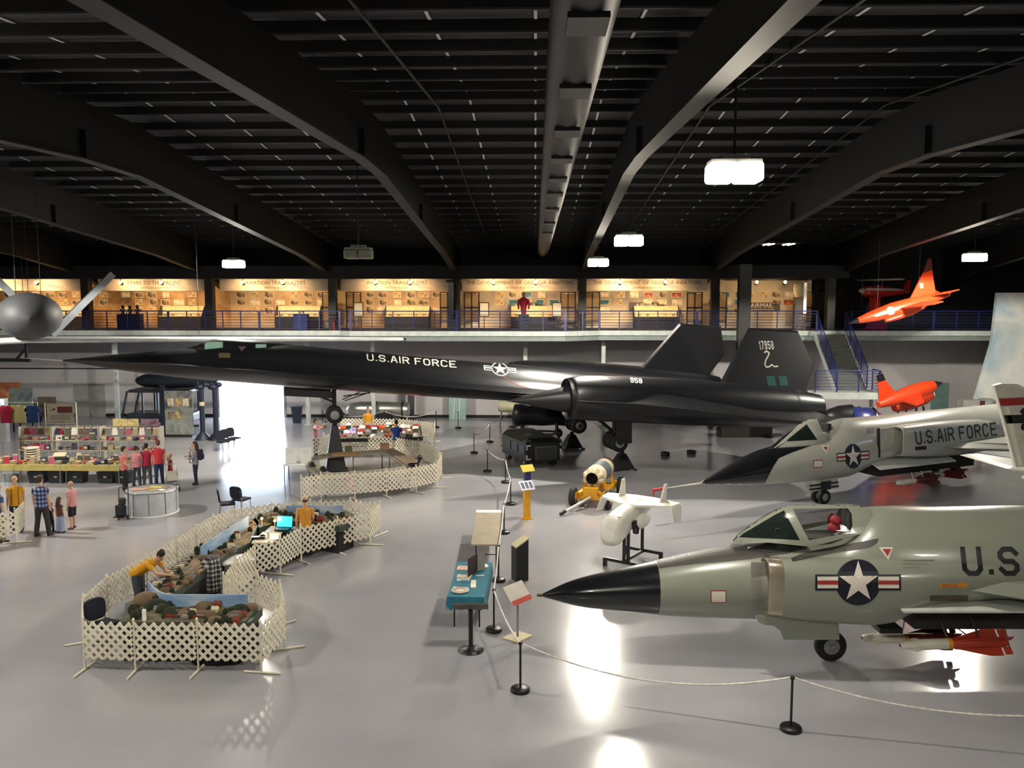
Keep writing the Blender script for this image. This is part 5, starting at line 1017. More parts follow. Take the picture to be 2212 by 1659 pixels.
T1, L1, W1, z1_ = table('folding_table', [(1016, 1176), (1081, 1176), (1085, 1103), (1031, 1103)], .74, 'tan folding table with black legs beside the rope', mat('laminate_tan', '9d917c', .5), M_black)
tag(MB().box((0, W1 / 2 - .16, .75), (L1 + .02, .34, .02)).build('paper_sheet', M_white, None, T1.location.copy(), z1_), 'white paper sheet over the far end of the tan table', 'paper')
T2, L2, W2, z2_ = table('exhibit_table', [(972, 1290), (1049, 1291), (1058, 1216), (987, 1215)], .74, 'table under a teal cloth covered with brochures', mat('laminate_tan', '9d917c', .5), M_black)
M_tealc = mat('teal_cloth', '1f6c80', .85, var=.15, scale=6.)
ck = MB().box((0, 0, .748), (L2 + .03, W2 + .03, .014))
for k in range(14):
    x0 = -L2 / 2 - .015 + (L2 + .03) * k / 14; x1 = x0 + (L2 + .03) / 14; dz = .26 + .03 * math.sin(k * 1.7); o = .02 * math.sin(k * 2.1)
    ck.add([(x0, -W2 / 2 - .015, .75), (x1, -W2 / 2 - .015, .75), (x1, -W2 / 2 - .03 - o, .75 - dz), (x0, -W2 / 2 - .03 + o, .75 - dz)], [(0, 3, 2, 1)])
ck.add([(L2 / 2 + .015, -W2 / 2, .75), (L2 / 2 + .015, W2 / 2, .75), (L2 / 2 + .05, W2 / 2, .5), (L2 / 2 + .05, -W2 / 2 - .03, .48)], [(0, 3, 2, 1)]); ck.add([(-L2 / 2 - .015, -W2 / 2, .75), (-L2 / 2 - .015, W2 / 2, .75), (-L2 / 2 - .05, W2 / 2, .5), (-L2 / 2 - .05, -W2 / 2 - .03, .46)], [(0, 1, 2, 3)])
tag(ck.build('tablecloth', M_tealc, None, T2.location.copy(), z2_), 'teal cloth draped over the exhibit table', 'tablecloth')
def on(T, rz, x, y, z): return T.location + Matrix.Rotation(rz, 3, 'Z') @ Vector((x, y, z))
M_print = [picmat('leaflet_red', ['8c1f2a', 'e4d8cc', 'c23a48'], 9., .5, 1.), picmat('leaflet_pale', ['e8e0d0', 'b39c8c', 'd6c8b4'], 8., .5, 5.), picmat('leaflet_blue', ['28485e', 'a9b8bc', 'e0ddd0'], 8., .5, 9.)]
for k, (x, y, sx, sy, m_, lb) in enumerate(((-.22, -.66, .34, .24, M_white, 'white printed sheet at the near end of the teal table'), (-.2, .1, .34, .2, M_print[1], 'pinkish leaflet halfway along the teal table'), (-.22, .62, .42, .3, M_print[0], 'red and white leaflets heaped on the far left of the teal table'), (-.2, -.1, .3, .2, M_print[2], 'blue leaflet near the middle of the teal table'), (.12, -.35, .12, .5, mat('card_white', 'd8d4c6', .6), 'long white card strip down the teal table'), (.26, .16, .2, .03, M_white, 'thin white strip on the right side of the teal table'))):
    tag(MB().box((0, 0, .008), (sx, sy, .016)).build('leaflet' if k != 0 else 'printed_sheet', m_, None, on(T2, z2_, x * L2, y * W2 / 2 * .95, .756), z2_ + R((k * 37) % 17 - 8)), lb, 'leaflet', 'papers on the teal table')
tag(MB().lathe([(.17, 0), (.2, .02), (.2, .03), (.16, .02), (.01, .012)], 'z', n=24).build('plate', picmat('ornate_plate', ['5c4a3e', 'cfc4b0', '8c6a54'], 10., .3, 3.), None, on(T2, z2_, -.16, -.36 * W2, .756)), 'ornate round plate on the near part of the teal table', 'plate')
tag(MB().lathe([(.1, 0), (.12, .03), (.1, .05), (.02, .05)], 'z', n=20).build('white_dish', M_white, None, on(T2, z2_, .3 * L2, .34 * W2, .756)), 'small white dish at the far right of the teal table', 'dish')
t = thing('reflection_board', 'dark upright board standing in for a ghost reflection over the teal table', 'board', on(T2, z2_, .02, .12 * W2, .756), z2_ + R(70)); MB().box((0, 0, .22), (.5, .02, .44)).build('panel', mat('board_brown', '3a241e', .6), t); MB().slab([(.25, 0, 0), (.4, -.14, 0), (.4, -.14, .4), (.25, 0, .44)], (0, .015, 0)).build('wing_panel', mat('board_grey', '8d8a84', .6), t)  # board shaped after a ghost reflection, not a real table item
# ------------------------------------------------------------------ ground power cart
c0, c1 = G(1136, 1014), G(1209, 1008); rz = math.atan2(c1.y - c0.y, c1.x - c0.x); t = thing('ground_power_cart', 'dark olive ground power cart with grille end and white corner marks', 'cart', c0, rz); M_ol = mat('olive_black', '141612', .35); Wc = (c1 - c0).length; Lc = 2.7
cart = MB(); cart.add([(0, 0, .3), (Wc, 0, .3), (Wc, Lc, .3), (0, Lc, .3), (0, 0, 1.12), (Wc, 0, 1.06), (Wc, Lc, 1.12), (0, Lc, 1.12), (.18, .1, 1.3), (Wc - .2, .1, 1.28), (Wc - .2, Lc - .15, 1.34), (.18, Lc - .15, 1.34)], [(0, 3, 2, 1), (8, 9, 10, 11), (0, 1, 5, 4), (1, 2, 6, 5), (2, 3, 7, 6), (3, 0, 4, 7), (4, 5, 9, 8), (5, 6, 10, 9), (6, 7, 11, 10), (7, 4, 8, 11)])
cart.build('body', M_ol, t); MB().box((Wc * .58, -.02, .66), (Wc * .62, .03, .56)).build('grille_frame', mat('worn_steel_green', '585c56', .5), t)
gr = MB()
for k in range(7): gr.box((Wc * .58, -.04, .44 + .07 * k), (Wc * .56, .02, .035))
gr.build('grille', M_ol, t)
for z, s_ in ((1.0, -1), (.42, 1)): MB().box((.12, -.012, z), (.2, .02, .05)).box((.04, -.012, z + s_ * .08), (.05, .02, .2)).build('corner_mark', M_mark, t)
for k in range(3): MB().box((-.012, .4 + .8 * k, .8), (.02, .6, .35)).build('side_panel', mat('olive_panel', '10120f', .3), t)
for x in (.15, Wc - .15):
    for y in (.4, Lc - .4): wheel_part(t, (x, y, .26), .26, .16, 'x')
MB().cyl((Wc * .5, Lc, .45), (Wc * .3, Lc + 1.3, .35), .03).box((Wc * .5, -.06, .33), (.8, .1, .08)).build('tow_bar', M_blackmetal, t)
MB().box((.1, .1, 1.2), (.25, .25, .04)).box((.4, .6, 1.37), (.3, .12, .05)).build('top_hatch', mat('worn_steel_green', '585c56', .5), t)
# ---- jet engine on a wheeled stand behind it
p = GY(1165, 940, 43.6); t = thing('jet_engine', 'dark jet engine on a wheeled stand under the black jet inlet', 'engine', (p.x, 43.6, 0), R(-8)); M_eng = mat('engine_dark', '1c1d22', .4, .3)
MB().lathe([(.5, -1.3), (.57, -1.28), (.58, -.9), (.5, -.6), (.52, .2), (.46, .9), (.5, 1.3), (.38, 1.6)], 'x', (0, 0, 1.22), 28).build('casing', M_eng, t); MB().lathe([(.01, -1.35), (.18, -1.3), (.3, -1.31), (.34, -1.3)], 'x', (0, 0, 1.22), 20).build('intake_hub', mat('engine_grey', '55565c', .4, .4), t)
fr_ = MB()
for x in (-.9, .9): fr_.bar((x, -.55, .35), (x, .55, .35), .1, .1).bar((x, -.45, .35), (x, -.3, .9), .08, .08).bar((x, .45, .35), (x, .3, .9), .08, .08)
fr_.bar((-1.1, -.5, .35), (1.1, -.5, .35), .1, .1).bar((-1.1, .5, .35), (1.1, .5, .35), .1, .1).build('stand_frame', M_black, t)
for x in (-.9, .9):
    for y in (-.62, .62): wheel_part(t, (x, y, .24), .24, .14)
# ------------------------------------------------------------------ yellow trolley with white engine
fl_, fr2, rr_ = G(1241, 1093), G(1311, 1100), G(1338, 1070); ax = (rr_ - fr2).normalized(); ctr = (fl_ + fr2) / 2; rz = math.atan2(ax.y, ax.x) - math.pi / 2; Lw = (rr_ - fr2).length; ww = .62
t = thing('engine_trolley', 'yellow four wheeled trolley with a white tow bar', 'trolley', ctr, rz)
fm_ = MB(); fm_.bar((-.42, -.1, .42), (-.42, Lw + .2, .42), .12, .16).bar((.42, -.1, .42), (.42, Lw + .2, .42), .12, .16).bar((-.62, 0, .36), (.62, 0, .36), .14, .14).bar((-.62, Lw, .36), (.62, Lw, .36), .14, .14).bar((-.42, -.15, .5), (0, .5, .55), .1, .1).bar((.42, -.15, .5), (0, .5, .55), .1, .1).box((0, .05, .55), (.5, .3, .28)).box((0, Lw * .55, .5), (.8, .16, .16)).bar((-.42, Lw * .3, .5), (-.3, Lw * .3, .82), .08, .1).bar((.42, Lw * .3, .5), (.3, Lw * .3, .82), .08, .1).bar((-.42, Lw * .85, .5), (-.3, Lw * .85, .82), .08, .1).bar((.42, Lw * .85, .5), (.3, Lw * .85, .82), .08, .1)
fm_.build('frame', M_yel, t)
for x in (-ww, ww):
    for y in (0, Lw): wheel_part(t, (x, y, .34), .34, .2, 'x', hubm=M_yel)
inv = Matrix.Rotation(-rz, 3, 'Z'); e_ = inv @ (G(1216, 1114) - ctr); MB().tube([(0, -.1, .38), (e_.x, e_.y, .1)], .045, 10).build('tow_bar', M_rw, t); MB().tube([(e_.x - .06, e_.y - .1, .07), (e_.x, e_.y, .1), (e_.x + .05, e_.y + .1, .14)], .06, 8).build('tow_hitch', M_black, t)
zc_ = .98
t2 = thing('rocket_engine', 'cream and grey engine lying on the yellow trolley, open end forward', 'engine', ctr + Vector((0, 0, 0)), rz); Ey0, Ey1 = .1, Lw + .15
MB().lathe([(.33, Ey0 + .55), (.36, Ey0 + .6), (.36, Ey0 + .85)], 'y', (0, 0, zc_), 28).lathe([(.36, Ey1 - .55), (.36, Ey1 - .12), (.34, Ey1 - .1)], 'y', (0, 0, zc_), 28).build('casing', M_cream, t2); MB().lathe([(.362, Ey0 + .84), (.364, Ey1 - .54)], 'y', (0, 0, zc_), 28).build('grey_band', mat('engine_band', '5c6468', .4), t2); MB().lathe([(.35, Ey1 - .1), (.35, Ey1 + .12), (.1, Ey1 + .16)], 'y', (0, 0, zc_), 28).build('red_end', mat('dark_red_end', '5c1a1a', .5), t2)
pt = MB()
for k in range(8):
    a0, a1 = 2 * math.pi * k / 8 + .1, 2 * math.pi * (k + 1) / 8 - .1; am = (a0 + a1) / 2
    P = lambda r, a, y: (r * math.cos(a), y, zc_ + r * math.sin(a)); pt.slab([P(.22, a0, Ey0 + .05), P(.22, a1, Ey0 + .05), P(.36, a1 + .06, Ey0 + .3), P(.38, am, Ey0 + .22), P(.36, a0 - .06, Ey0 + .3)], (0, .04, 0))
pt.lathe([(.22, Ey0 + .05), (.3, Ey0 + .3), (.34, Ey0 + .56)], 'y', (0, 0, zc_), 28, cap=False).build('nozzle_petals', M_cream, t2); MB().lathe([(.2, Ey0 + .06), (.17, Ey0 + .5), (.02, Ey0 + .5)], 'y', (0, 0, zc_), 24, cap=False).build('dark_bore', mat('bore_dark', '2a1714', .7), t2)
# ------------------------------------------------------------------ white drone on a black stand
p = G(1366, 1217); rz = R(-33); t = thing('drone_aircraft', 'small white twin tailed drone on a black stand', 'airplane', p, rz); M_wd = mat('drone_white', 'e2e0d6', .4)
zb = 1.05
bod = [(-1.42, .16, .2, .1), (-1.36, .26, .33, .1), (-1.15, .29, .37, .14), (-.8, .28, .36, .24), (-.3, .26, .32, .36), (.3, .22, .26, .44), (.9, .16, .16, .48)]
rs_ = []
for y, hw, hh, dz in bod: rs_.append([(hw * math.copysign(abs(math.cos(a)) ** .6, math.cos(a)), y, zb + dz - .0 + hh * math.copysign(abs(math.sin(a)) ** .6, math.sin(a))) for a in [2 * math.pi * k / 28 for k in range(28)]])
MB().rings(rs_).build('fuselage', M_wd, t); MB().box((0, -1.14, zb + .508), (.5, .025, .012)).build('panel_gap', M_grey, t)
MB().slab([(-.25, -.35, zb + .62), (-1.05, .15, zb + .6), (-1.1, .62, zb + .6), (-.3, .75, zb + .62), (.3, .75, zb + .62), (1.1, .62, zb + .6), (1.05, .15, zb + .6), (.25, -.35, zb + .62)], (0, 0, .06)).build('wing', M_wd, t)
for s_ in (-1, 1):
    MB().slab([(s_ * 1.06, .1, zb + .62), (s_ * 1.16, .05, zb + .25), (s_ * 1.18, .45, zb + .2), (s_ * 1.1, .64, zb + .62)], (.025, 0, 0)).build('wingtip_plate', M_wd, t)
    MB().slab([(s_ * .62, .3, zb + .64), (s_ * .64, .55, zb + 1.12), (s_ * .64, .7, zb + 1.12), (s_ * .62, .7, zb + .64)], (.035, 0, 0)).build('tail_fin', M_wd, t)
    MB().ell((s_ * .34, -.15, zb + .22), (.14, .45, .2)).build('side_pod', M_wd, t)
MB().tube([(.28, -.55, zb + .3), (.34, -.5, zb + .05), (.36, -.55, zb - .02)], [.1, .09, .08], 12).build('exhaust_duct', M_black, t)
sm_ = MB(); sm_.bar((-.55, -.6, .2), (.55, -.6, .2), .08, .08).bar((-.55, .7, .2), (.55, .7, .2), .08, .08).bar((0, -.6, .2), (0, .7, .2), .08, .08).bar((0, -.5, .2), (0, -.5, zb + .15), .07, .07).bar((.12, -.5, .2), (.12, -.5, zb + .12), .07, .07).bar((.0, .6, .2), (0, .6, zb + .45), .07, .07)
for x in (-.52, .52):
    for y in (-.6, .7): sm_.bar((x, y, 0), (x, y, .22), .09, .09, (1, 0, 0))
sm_.build('stand', M_black, t)
# ------------------------------------------------------------------ things along the back wall
p = G(642, 913); t = thing('trash_can', 'dark blue wheeled trash can right of the open hangar door', 'trash can', p, R(10)); MB().add([(-.22, -.22, .02), (.22, -.22, .02), (.22, .22, .02), (-.22, .22, .02), (-.3, -.3, .92), (.3, -.3, .92), (.3, .3, .92), (-.3, .3, .92)], [(0, 3, 2, 1), (4, 5, 6, 7), (0, 1, 5, 4), (1, 2, 6, 5), (2, 3, 7, 6), (3, 0, 4, 7)]).build('bin', mat('bin_navy', '232a3e', .6), t); MB().box((0, -.02, .95), (.64, .66, .06)).build('lid', mat('bin_navy', '232a3e', .6), t)
for s_ in (-1, 1): wheel_part(t, (s_ * .2, .2, .08), .08, .05, 'x')
a, b = GY(748, 886, 49.0), GY(884, 886, 49.0); t = thing('storage_tank', 'long silver drop tank lying on a dark cradle by the back wall', 'tank', ((a.x + b.x) / 2, 49.0, 0)); hl = (b.x - a.x) / 2; zc_ = a.z + .02
MB().lathe([(.05, -hl), (.25, -hl + .08), (.42, -hl + .35), (.5, -hl + .8), (.5, .2), (.47, hl - .5), (.44, hl - .05), (.3, hl)], 'x', (0, 0, zc_), 32).build('shell', mat('tank_silver', 'b9b8b0', .3, .9), t)
for x in (-.05, hl - .35): MB().lathe([(.51, x - .05), (.51, x + .05)], 'x', (0, 0, zc_), 32).box((x, 0, (zc_ - .4) / 2), (.2, .7, zc_ - .4)).build('cradle_strap', M_black, t)
p = GY(828, 900, 47.9); t = thing('covered_table', 'small table under a black cloth in front of the silver tank', 'table', (p.x, 48.1, 0)); MB().lathe([(.62, 0), (.58, .3), (.5, .6), (.48, .66), (.02, .68)], 'z', n=20).build('cloth', mat('black_cloth', '16171c', .9), t)
p = GY(868, 880, 50.6); t = thing('display_column', 'dark upright display column right of the silver tank', 'column', (GY(888, 880, 50.4).x, 50.4, 0)); MB().box((0, 0, 1.4), (.35, .35, 2.8)).build('shaft', mat('dark_slate', '34363a', .6), t); MB().box((0, 0, .05), (.5, .5, .1)).build('foot', M_black, t)
p = GY(988, 880, 50.6); t = thing('teal_board', 'pale teal panel with white upright rails by the back wall', 'panel', (p.x, 50.6, 0)); MB().box((0, 0, .8), (1.0, .05, 1.6)).build('board', mat('pale_teal', '8ba6a4', .6), t)
for x in (-.12, .2): MB().bar((x - .12, -.06, .02), (x, -.06, 1.9), .05, .05).build('rail', M_mark, t)
p = GY(1099, 878, 48.5); t = thing('beige_tank', 'beige rounded tank on a dark frame behind the engine stand', 'tank', (p.x, 48.5, 0)); zc_ = p.z
MB().lathe([(.2, -.62), (.31, -.55), (.33, -.3), (.33, .4), (.3, .55), (.1, .6)], 'x', (0, 0, zc_), 24).build('shell', mat('tank_beige', 'aaa68a', .5), t); MB().bar((-.5, -.25, .02), (-.4, 0, zc_ - .25), .06, .06).bar((-.5, .25, .02), (-.4, 0, zc_ - .25), .06, .06).bar((.45, -.25, .02), (.35, 0, zc_ - .25), .06, .06).bar((.45, .25, .02), (.35, 0, zc_ - .25), .06, .06).build('frame', M_black, t)
for k, (px, wd, hh) in enumerate(((1585, 1.5, .55), (1640, 1.2, .6), (1560, .5, .4))):
    p = G(px, 943); t = thing('crate', ['dark olive crate behind the nose of the second interceptor', 'dark crate behind the windshield of the second interceptor', 'small pale crate left of the olive crate'][k], 'crate', (p.x, p.y + k * .05, 0), 0, 'crates under the black jet wing'); MB().box((0, 0, hh / 2), (wd if k != 2 else .45, .7, hh)).build('box', [mat('crate_olive', '3a3a30', .6), M_black, mat('crate_grey', '7d7c74', .6)][k], t); MB().box((0, 0, hh + .02), ((wd if k != 2 else .45) + .04, .74, .04)).build('lid', mat('crate_lid', '2b2b26', .6), t)
# blue engine below the landing, cabinet further right
p = GY(1845, 890, 40.6); t = thing('engine_display', 'blue cowled engine on display below the stair landing', 'engine', (p.x + .15, 40.6, 0)); zc_ = p.z - .42
MB().lathe([(.7, -.2), (.78, 0), (.75, .6), (.55, 1.1), (.2, 1.3)], 'x', (-.1, 0, zc_ - .1), 28).build('cowl', mat('cowl_blue', '272f66', .25, coat=.4), t); MB().lathe([(.72, .58), (.77, .66), (.72, .74)], 'x', (.05, .0, zc_ - .1), 28).build('chrome_ring', M_chrome, t); MB().lathe([(.1, -1.5), (.42, -1.3), (.6, -.8), (.66, -.2)], 'x', (0, .2, zc_ + .1), 24).build('dark_housing', M_black, t)
mm = MB()
for k in range(9): a = 2 * math.pi * k / 9; mm.cyl((.1, 0, zc_ + .1), (.1 + .0, .45 * math.cos(a), zc_ + .2 + .5 * math.sin(a)), .09, .08, 8)
mm.build('cylinder_heads', mat('engine_brown', '3d352a', .5), t); MB().box((-.3, 0, (zc_ - .6) / 2), (1.4, .7, zc_ - .6)).build('plinth', M_black, t)
p = GY(2108, 860, 44.6); t = thing('open_cabinet', 'beige cabinet with rounded side and dark red interior, far right by the wall', 'cabinet', (p.x, 44.6, 0)); MB().box((-.35, 0, 1.0), (.85, .6, 2.0)).build('body', mat('cabinet_beige', '97948c', .6), t); MB().box((.2, -.08, 1.0), (.28, .5, 1.94)).build('red_interior', mat('interior_red', '4c1f22', .7), t); MB().lathe([(.45, 0), (.45, 1.95), (.3, 2.05), (.02, 2.06)], 'z', (.55, .05, 0), 24).build('rounded_side', mat('cabinet_grey', '83847f', .6), t)
# ------------------------------------------------------------------ helicopter and panels, left background
Yh = 46.5; pc = GY(365, 870, Yh); t = thing('helicopter', 'dark helicopter standing half hidden under the nose of the black jet', 'helicopter', (pc.x, Yh, 0)); M_heli = mat('heli_dark', '20262e', .4)
def hx(px, py): q = GY(px, py, Yh); return q.x - pc.x, q.z
xa, zt_ = hx(283, 842); xb, zb_ = hx(425, 920); xw0, zw = hx(290, 893)
MB().box(((xa + xb) / 2, 0, (zw + .35) / 2 + .1), (xb - xa, 1.6, zw - .35), None).build('lower_cabin', M_heli, t, bevel=.12)
MB().box(((xa + xb) / 2 + .1, 0, zt_), (xb - xa - .2, 1.6, .16)).build('roof', M_heli, t, bevel=.05)
for k in range(5):
    x = xa + .15 + (xb - xa - .3) * k / 4
    for y in (-.75, .75): MB().bar((x - (.35 if k == 0 else 0), y, zw - .1), (x, y, zt_), .09, .09).build('window_post', M_heli, t)
x0, zc_ = hx(292, 822); x1, _ = hx(470, 822)
rs_ = []
for f, r in ((0, .02), (.03, .2), (.12, .36), (.4, .42), (.75, .36), (1, .16)): rs_.append([(x0 + (x1 - x0) * f, r * 1.1 * math.cos(a), zc_ + r * math.sin(a)) for a in [2 * math.pi * k / 20 for k in range(20)]])
MB().rings(rs_).build('engine_cowl', M_heli, t); MB().cyl(((xa + xb) / 2, 0, zt_), ((xa + xb) / 2, 0, zc_), .25).build('rotor_mast', M_heli, t)
zr = hx(100, 796)[1]
xe, _ = hx(-60, 796); xm = (xa + xb) / 2
for s_ in (0, 1): MB().box(((xe + xm) / 2 if s_ == 0 else xm + (xm - xe) / 2, 0 if s_ == 0 else 0, zr), (abs(xe - xm), .4, .05)).build('rotor_blade', M_heli, t)
MB().cyl((xm, 0, zc_), (xm, 0, zr + .08), .14).build('rotor_hub', M_heli, t)
for y in (-.9, .9): MB().tube([(xa + .2, y, .12), (xa + .5, y, .05), (xb - .2, y, .05)], .045, 8).cyl((xa + .9, y, .05), (xa + .9, y * .7, .5), .035).cyl((xb - .6, y, .05), (xb - .6, y * .7, .5), .035).build('skid', M_heli, t)
M_info = picmat('info_panel', ['5e6266', '8a8d88', '46494e'], 1.5, .6, 2.)
p = GY(388, 930, 44.0); t = thing('info_panel', 'large grey information panel between the helicopter and the dark posts', 'panel', (p.x, 44.0, 0)); MB().box((0, 0, 1.25), (1.5, .08, 2.3)).build('board', M_info, t); MB().box((-.85, 0, 1.35), (.24, .12, 2.7)).build('dark_edge', M_navy, t); MB().box((0, 0, .04), (1.5, .5, .08)).build('foot', M_black, t)
for k in range(5): MB().box((-.4 + .4 * (k % 3), -.05, 1.8 - .7 * (k // 3)), (.3, .02, .4)).build('picture', M_ph[k % 3 if k else 2], t)
for k, px in enumerate((437, 466)):
    Yp = 43.0; p = GY(px, 900, Yp); zt2 = GY(px, 838, Yp).z; t = thing('lamp_post', ['left', 'right'][k] + ' of two dark posts with lamp clusters beside the open hangar door', 'post', (p.x, Yp, 0), 0, 'dark posts by the door'); MB().cyl((0, 0, .2), (0, 0, zt2), .13, n=16).build('shaft', mat('post_dark', '22283a', .5), t); MB().lathe([(.42, 0), (.4, .06), (.16, .36), (.13, .4)], 'z', n=20).build('flared_base', mat('post_dark', '22283a', .5), t); MB().ell((-.1, 0, zt2 + .05), (.28, .22, .16)).ell((.2, .05, zt2 + .16), (.16, .16, .13)).tube([(0, 0, zt2), (.12, 0, zt2 + .4), (.3, -.1, zt2 + .45)], .03, 8).tube([(0, 0, zt2), (-.2, 0, zt2 + .3)], .03, 8).build('lamp_cluster', mat('post_dark', '22283a', .5), t)
    if k == 0: MB().lathe([(.135, 1.75), (.135, 1.95)], 'z', n=16).build('label_band', M_cream, t)
# stand of hanging bracket at left edge, posters
for nm, px0, py0, px1, py1, Y, lb, cols, cat in (('poster_board', -30, 826, 46, 868, 47, 'red brown poster board at the far left edge', ['6a3020', '9c5c38', 'c79c70'], 'poster'), ('poster_board', 20, 838, 72, 885, 45, 'grey green poster board left of the white sign frame', ['3c4448', '6a746e', '2c3450'], 'poster'), ('poster_board', 82, 857, 122, 900, 49, 'brown board standing left of the grey double door', ['4a4038', '6c6054', '5a4c44'], 'poster')):
    a, b = GY(px0, py0, Y), GY(px1, py1, Y); t = thing(nm, lb, cat, ((a.x + b.x) / 2, Y, 0), 0, 'poster boards at left'); MB().box((0, 0, (a.z + b.z) / 2), (b.x - a.x, .08, a.z - b.z)).build('board', picmat('poster_%d' % px0, cols, 1.6, .7, px0 * .1), t)
    for s_ in (-1, 1): MB().box((s_ * (b.x - a.x) * .42, .06, a.z / 2), (.07, .05, a.z)).build('leg', M_black, t)
a, b = GY(-30, 860, 42), GY(16, 906, 42); t = thing('light_box', 'white lit display box at the left edge beside the hanging shirts', 'light box', ((a.x + b.x) / 2, 42, 0)); MB().box((0, 0, (a.z + b.z) / 2), (b.x - a.x, .3, a.z - b.z)).build('cabinet', mat('lightbox_teal', 'a4b8b4', .5), t); MB().box((0, -.16, a.z - .18), (b.x - a.x - .06, .02, .28)).build('lit_panel', mat('lightbox_glow', 'f4f4ee', .5, emit='f4f4ee', es=2.), t); MB().box((0, 0, b.z / 2), (b.x - a.x, .3, b.z)).build('base', M_grey, t)
a, b = GY(-40, 742, 44), GY(62, 782, 44); t = thing('hanging_bracket', 'black steel bracket frame hanging under the balcony at the far left', 'bracket', (b.x, 44, a.z)); MB().bar((-3.2, 0, b.z - a.z + .1), (.1, 0, b.z - a.z + .1), .16, .18).bar((-.1, 0, b.z - a.z), (-.1, 0, .1), .12, .12).bar((-.7, 0, b.z - a.z + .1), (-.1, 0, -.25), .1, .1).build('frame', M_black, t)
for x in (-2.6, -.1): MB().cyl((x, 0, b.z - a.z), (x, 0, zroof(44) - a.z - .02), .015, n=6).build('hanger_rod', M_black, t)
# ------------------------------------------------------------------ lattice fences
M_vinyl = mat('white_vinyl', 'ddd6c2', .5); PT = .18
def fence_panel(p, q, label, group, foot=True, footlen=.75):
    p, q = Vector(p), Vector(q); L = (q - p).length; rz = math.atan2(q.y - p.y, q.x - p.x)
    t = thing('lattice_fence', label, 'fence', p, rz, group); z0, h = .24, .74; mb = MB(); x0, x1 = .03, L - .03
    k0 = int(-h / PT) - 1
    for k in range(k0, int(L / PT) + int(h / PT) + 3):
        for sg in (1, -1):
            a = x0 + k * PT if sg > 0 else x0 + k * PT
            # line x = a + sg*(z - z0)
            zlo, zhi = z0, z0 + h
            if sg > 0: zl = max(zlo, z0 + x0 - a); zh = min(zhi, z0 + x1 - a)
            else: zl = max(zlo, z0 + a - x1); zh = min(zhi, z0 + a - x0)
            if zh - zl < .02: continue
            mb.bar((a + sg * (zl - z0), .008 * sg, zl), (a + sg * (zh - z0), .008 * sg, zh), .056, .012, (0, 1, 0))
    mb.build('lattice', M_vinyl, t)
    MB().tube([(0, .02, .03), (0, .02, 1.04)], .021, 10).lathe([(.025, 1.03), (.027, 1.06), (.012, 1.075)], 'z', (0, .02, 0), 10).build('post', M_vinyl, t)
    if foot: MB().tube([(0, -footlen / 2, .025), (0, footlen / 2, .025)], .024, 8).build('foot', M_vinyl, t)
    return t
def fence(px, names, group, what, closed=True):
    P = [G(*a) for a in px]; n = len(P) if closed else len(P) - 1
    for i in range(n): fence_panel(P[i], P[(i + 1) % len(P)], 'white lattice %s, %s' % (names[i], what), group)
FA = [(183, 1448), (292, 1452), (428, 1451), (567, 1455), (618, 1403), (608, 1352), (556, 1328), (487, 1334), (513, 1294), (554, 1257), (607, 1242), (652, 1214), (731, 1194), (801, 1178), (822, 1156), (758, 1146), (672, 1150), (588, 1156), (500, 1170), (461, 1187), (425, 1214), (383, 1243), (318, 1288), (232, 1340), (183, 1390)]
NA = ['front panel at the left corner', 'front panel in the middle', 'front panel at the right corner', 'right front side panel', 'right panel turning inwards', 'first panel of the bend behind front lobe', 'second panel of the bend behind front lobe', 'panel by the white lidded tub, lowest', 'panel by the white lidded tub, next up', 'diagonal panel below the paper table', 'diagonal panel left of the orange shirted man', 'panel right of the orange shirted man', 'panel at the lower right of the far lobe', 'right end panel of the far lobe', 'upper right panel of the far lobe', 'back panel right behind the far lobe', 'back panel left behind the far lobe', 'back panel by the blue chairs', 'back panel below the blue chairs', 'first back panel going down the left side', 'second back panel going down the left side', 'back panel right of the bending man', 'back panel left of the bending man', 'left panel behind the round backed chair', 'short left corner panel']
fence(FA, NA, 'near layout fence', 'the near layout fence')
FB = [(652, 1090), (694, 1083), (767, 1080), (836, 1074), (900, 1065), (945, 1054), (955, 1034), (938, 1014), (905, 1000), (850, 990), (760, 988), (676, 992)]
NB = ['front panel at the left end', 'second front panel from the left', 'third front panel from the left', 'fourth front panel from the left', 'front panel at the right end', 'right corner panel', 'right side panel, lower', 'right side panel, upper', 'back panel at the right end', 'back panel in the middle', 'back panel left of the jack stand']
fence(FB, NB, 'middle loop fence', 'the middle layout fence', closed=False)
FC = [(700, 984), (783, 984), (862, 983), (938, 984), (940, 955), (880, 946), (800, 944), (735, 944)]
NC = ['front panel behind the tall jack stand', 'front panel in the middle', 'front panel by the blue shirted man', 'right end panel', 'back panel at the right', 'back panel in the middle', 'back panel behind the yellow shirted man']
fence(FC, NC, 'far table fence', 'the far layout fence', closed=False)
fence([(-70, 1192), (37, 1173), (56, 1150)], ['long panel at the left picture edge', 'short end panel by the plaid shirted man'], 'left edge fence', 'the left edge fence', closed=False)
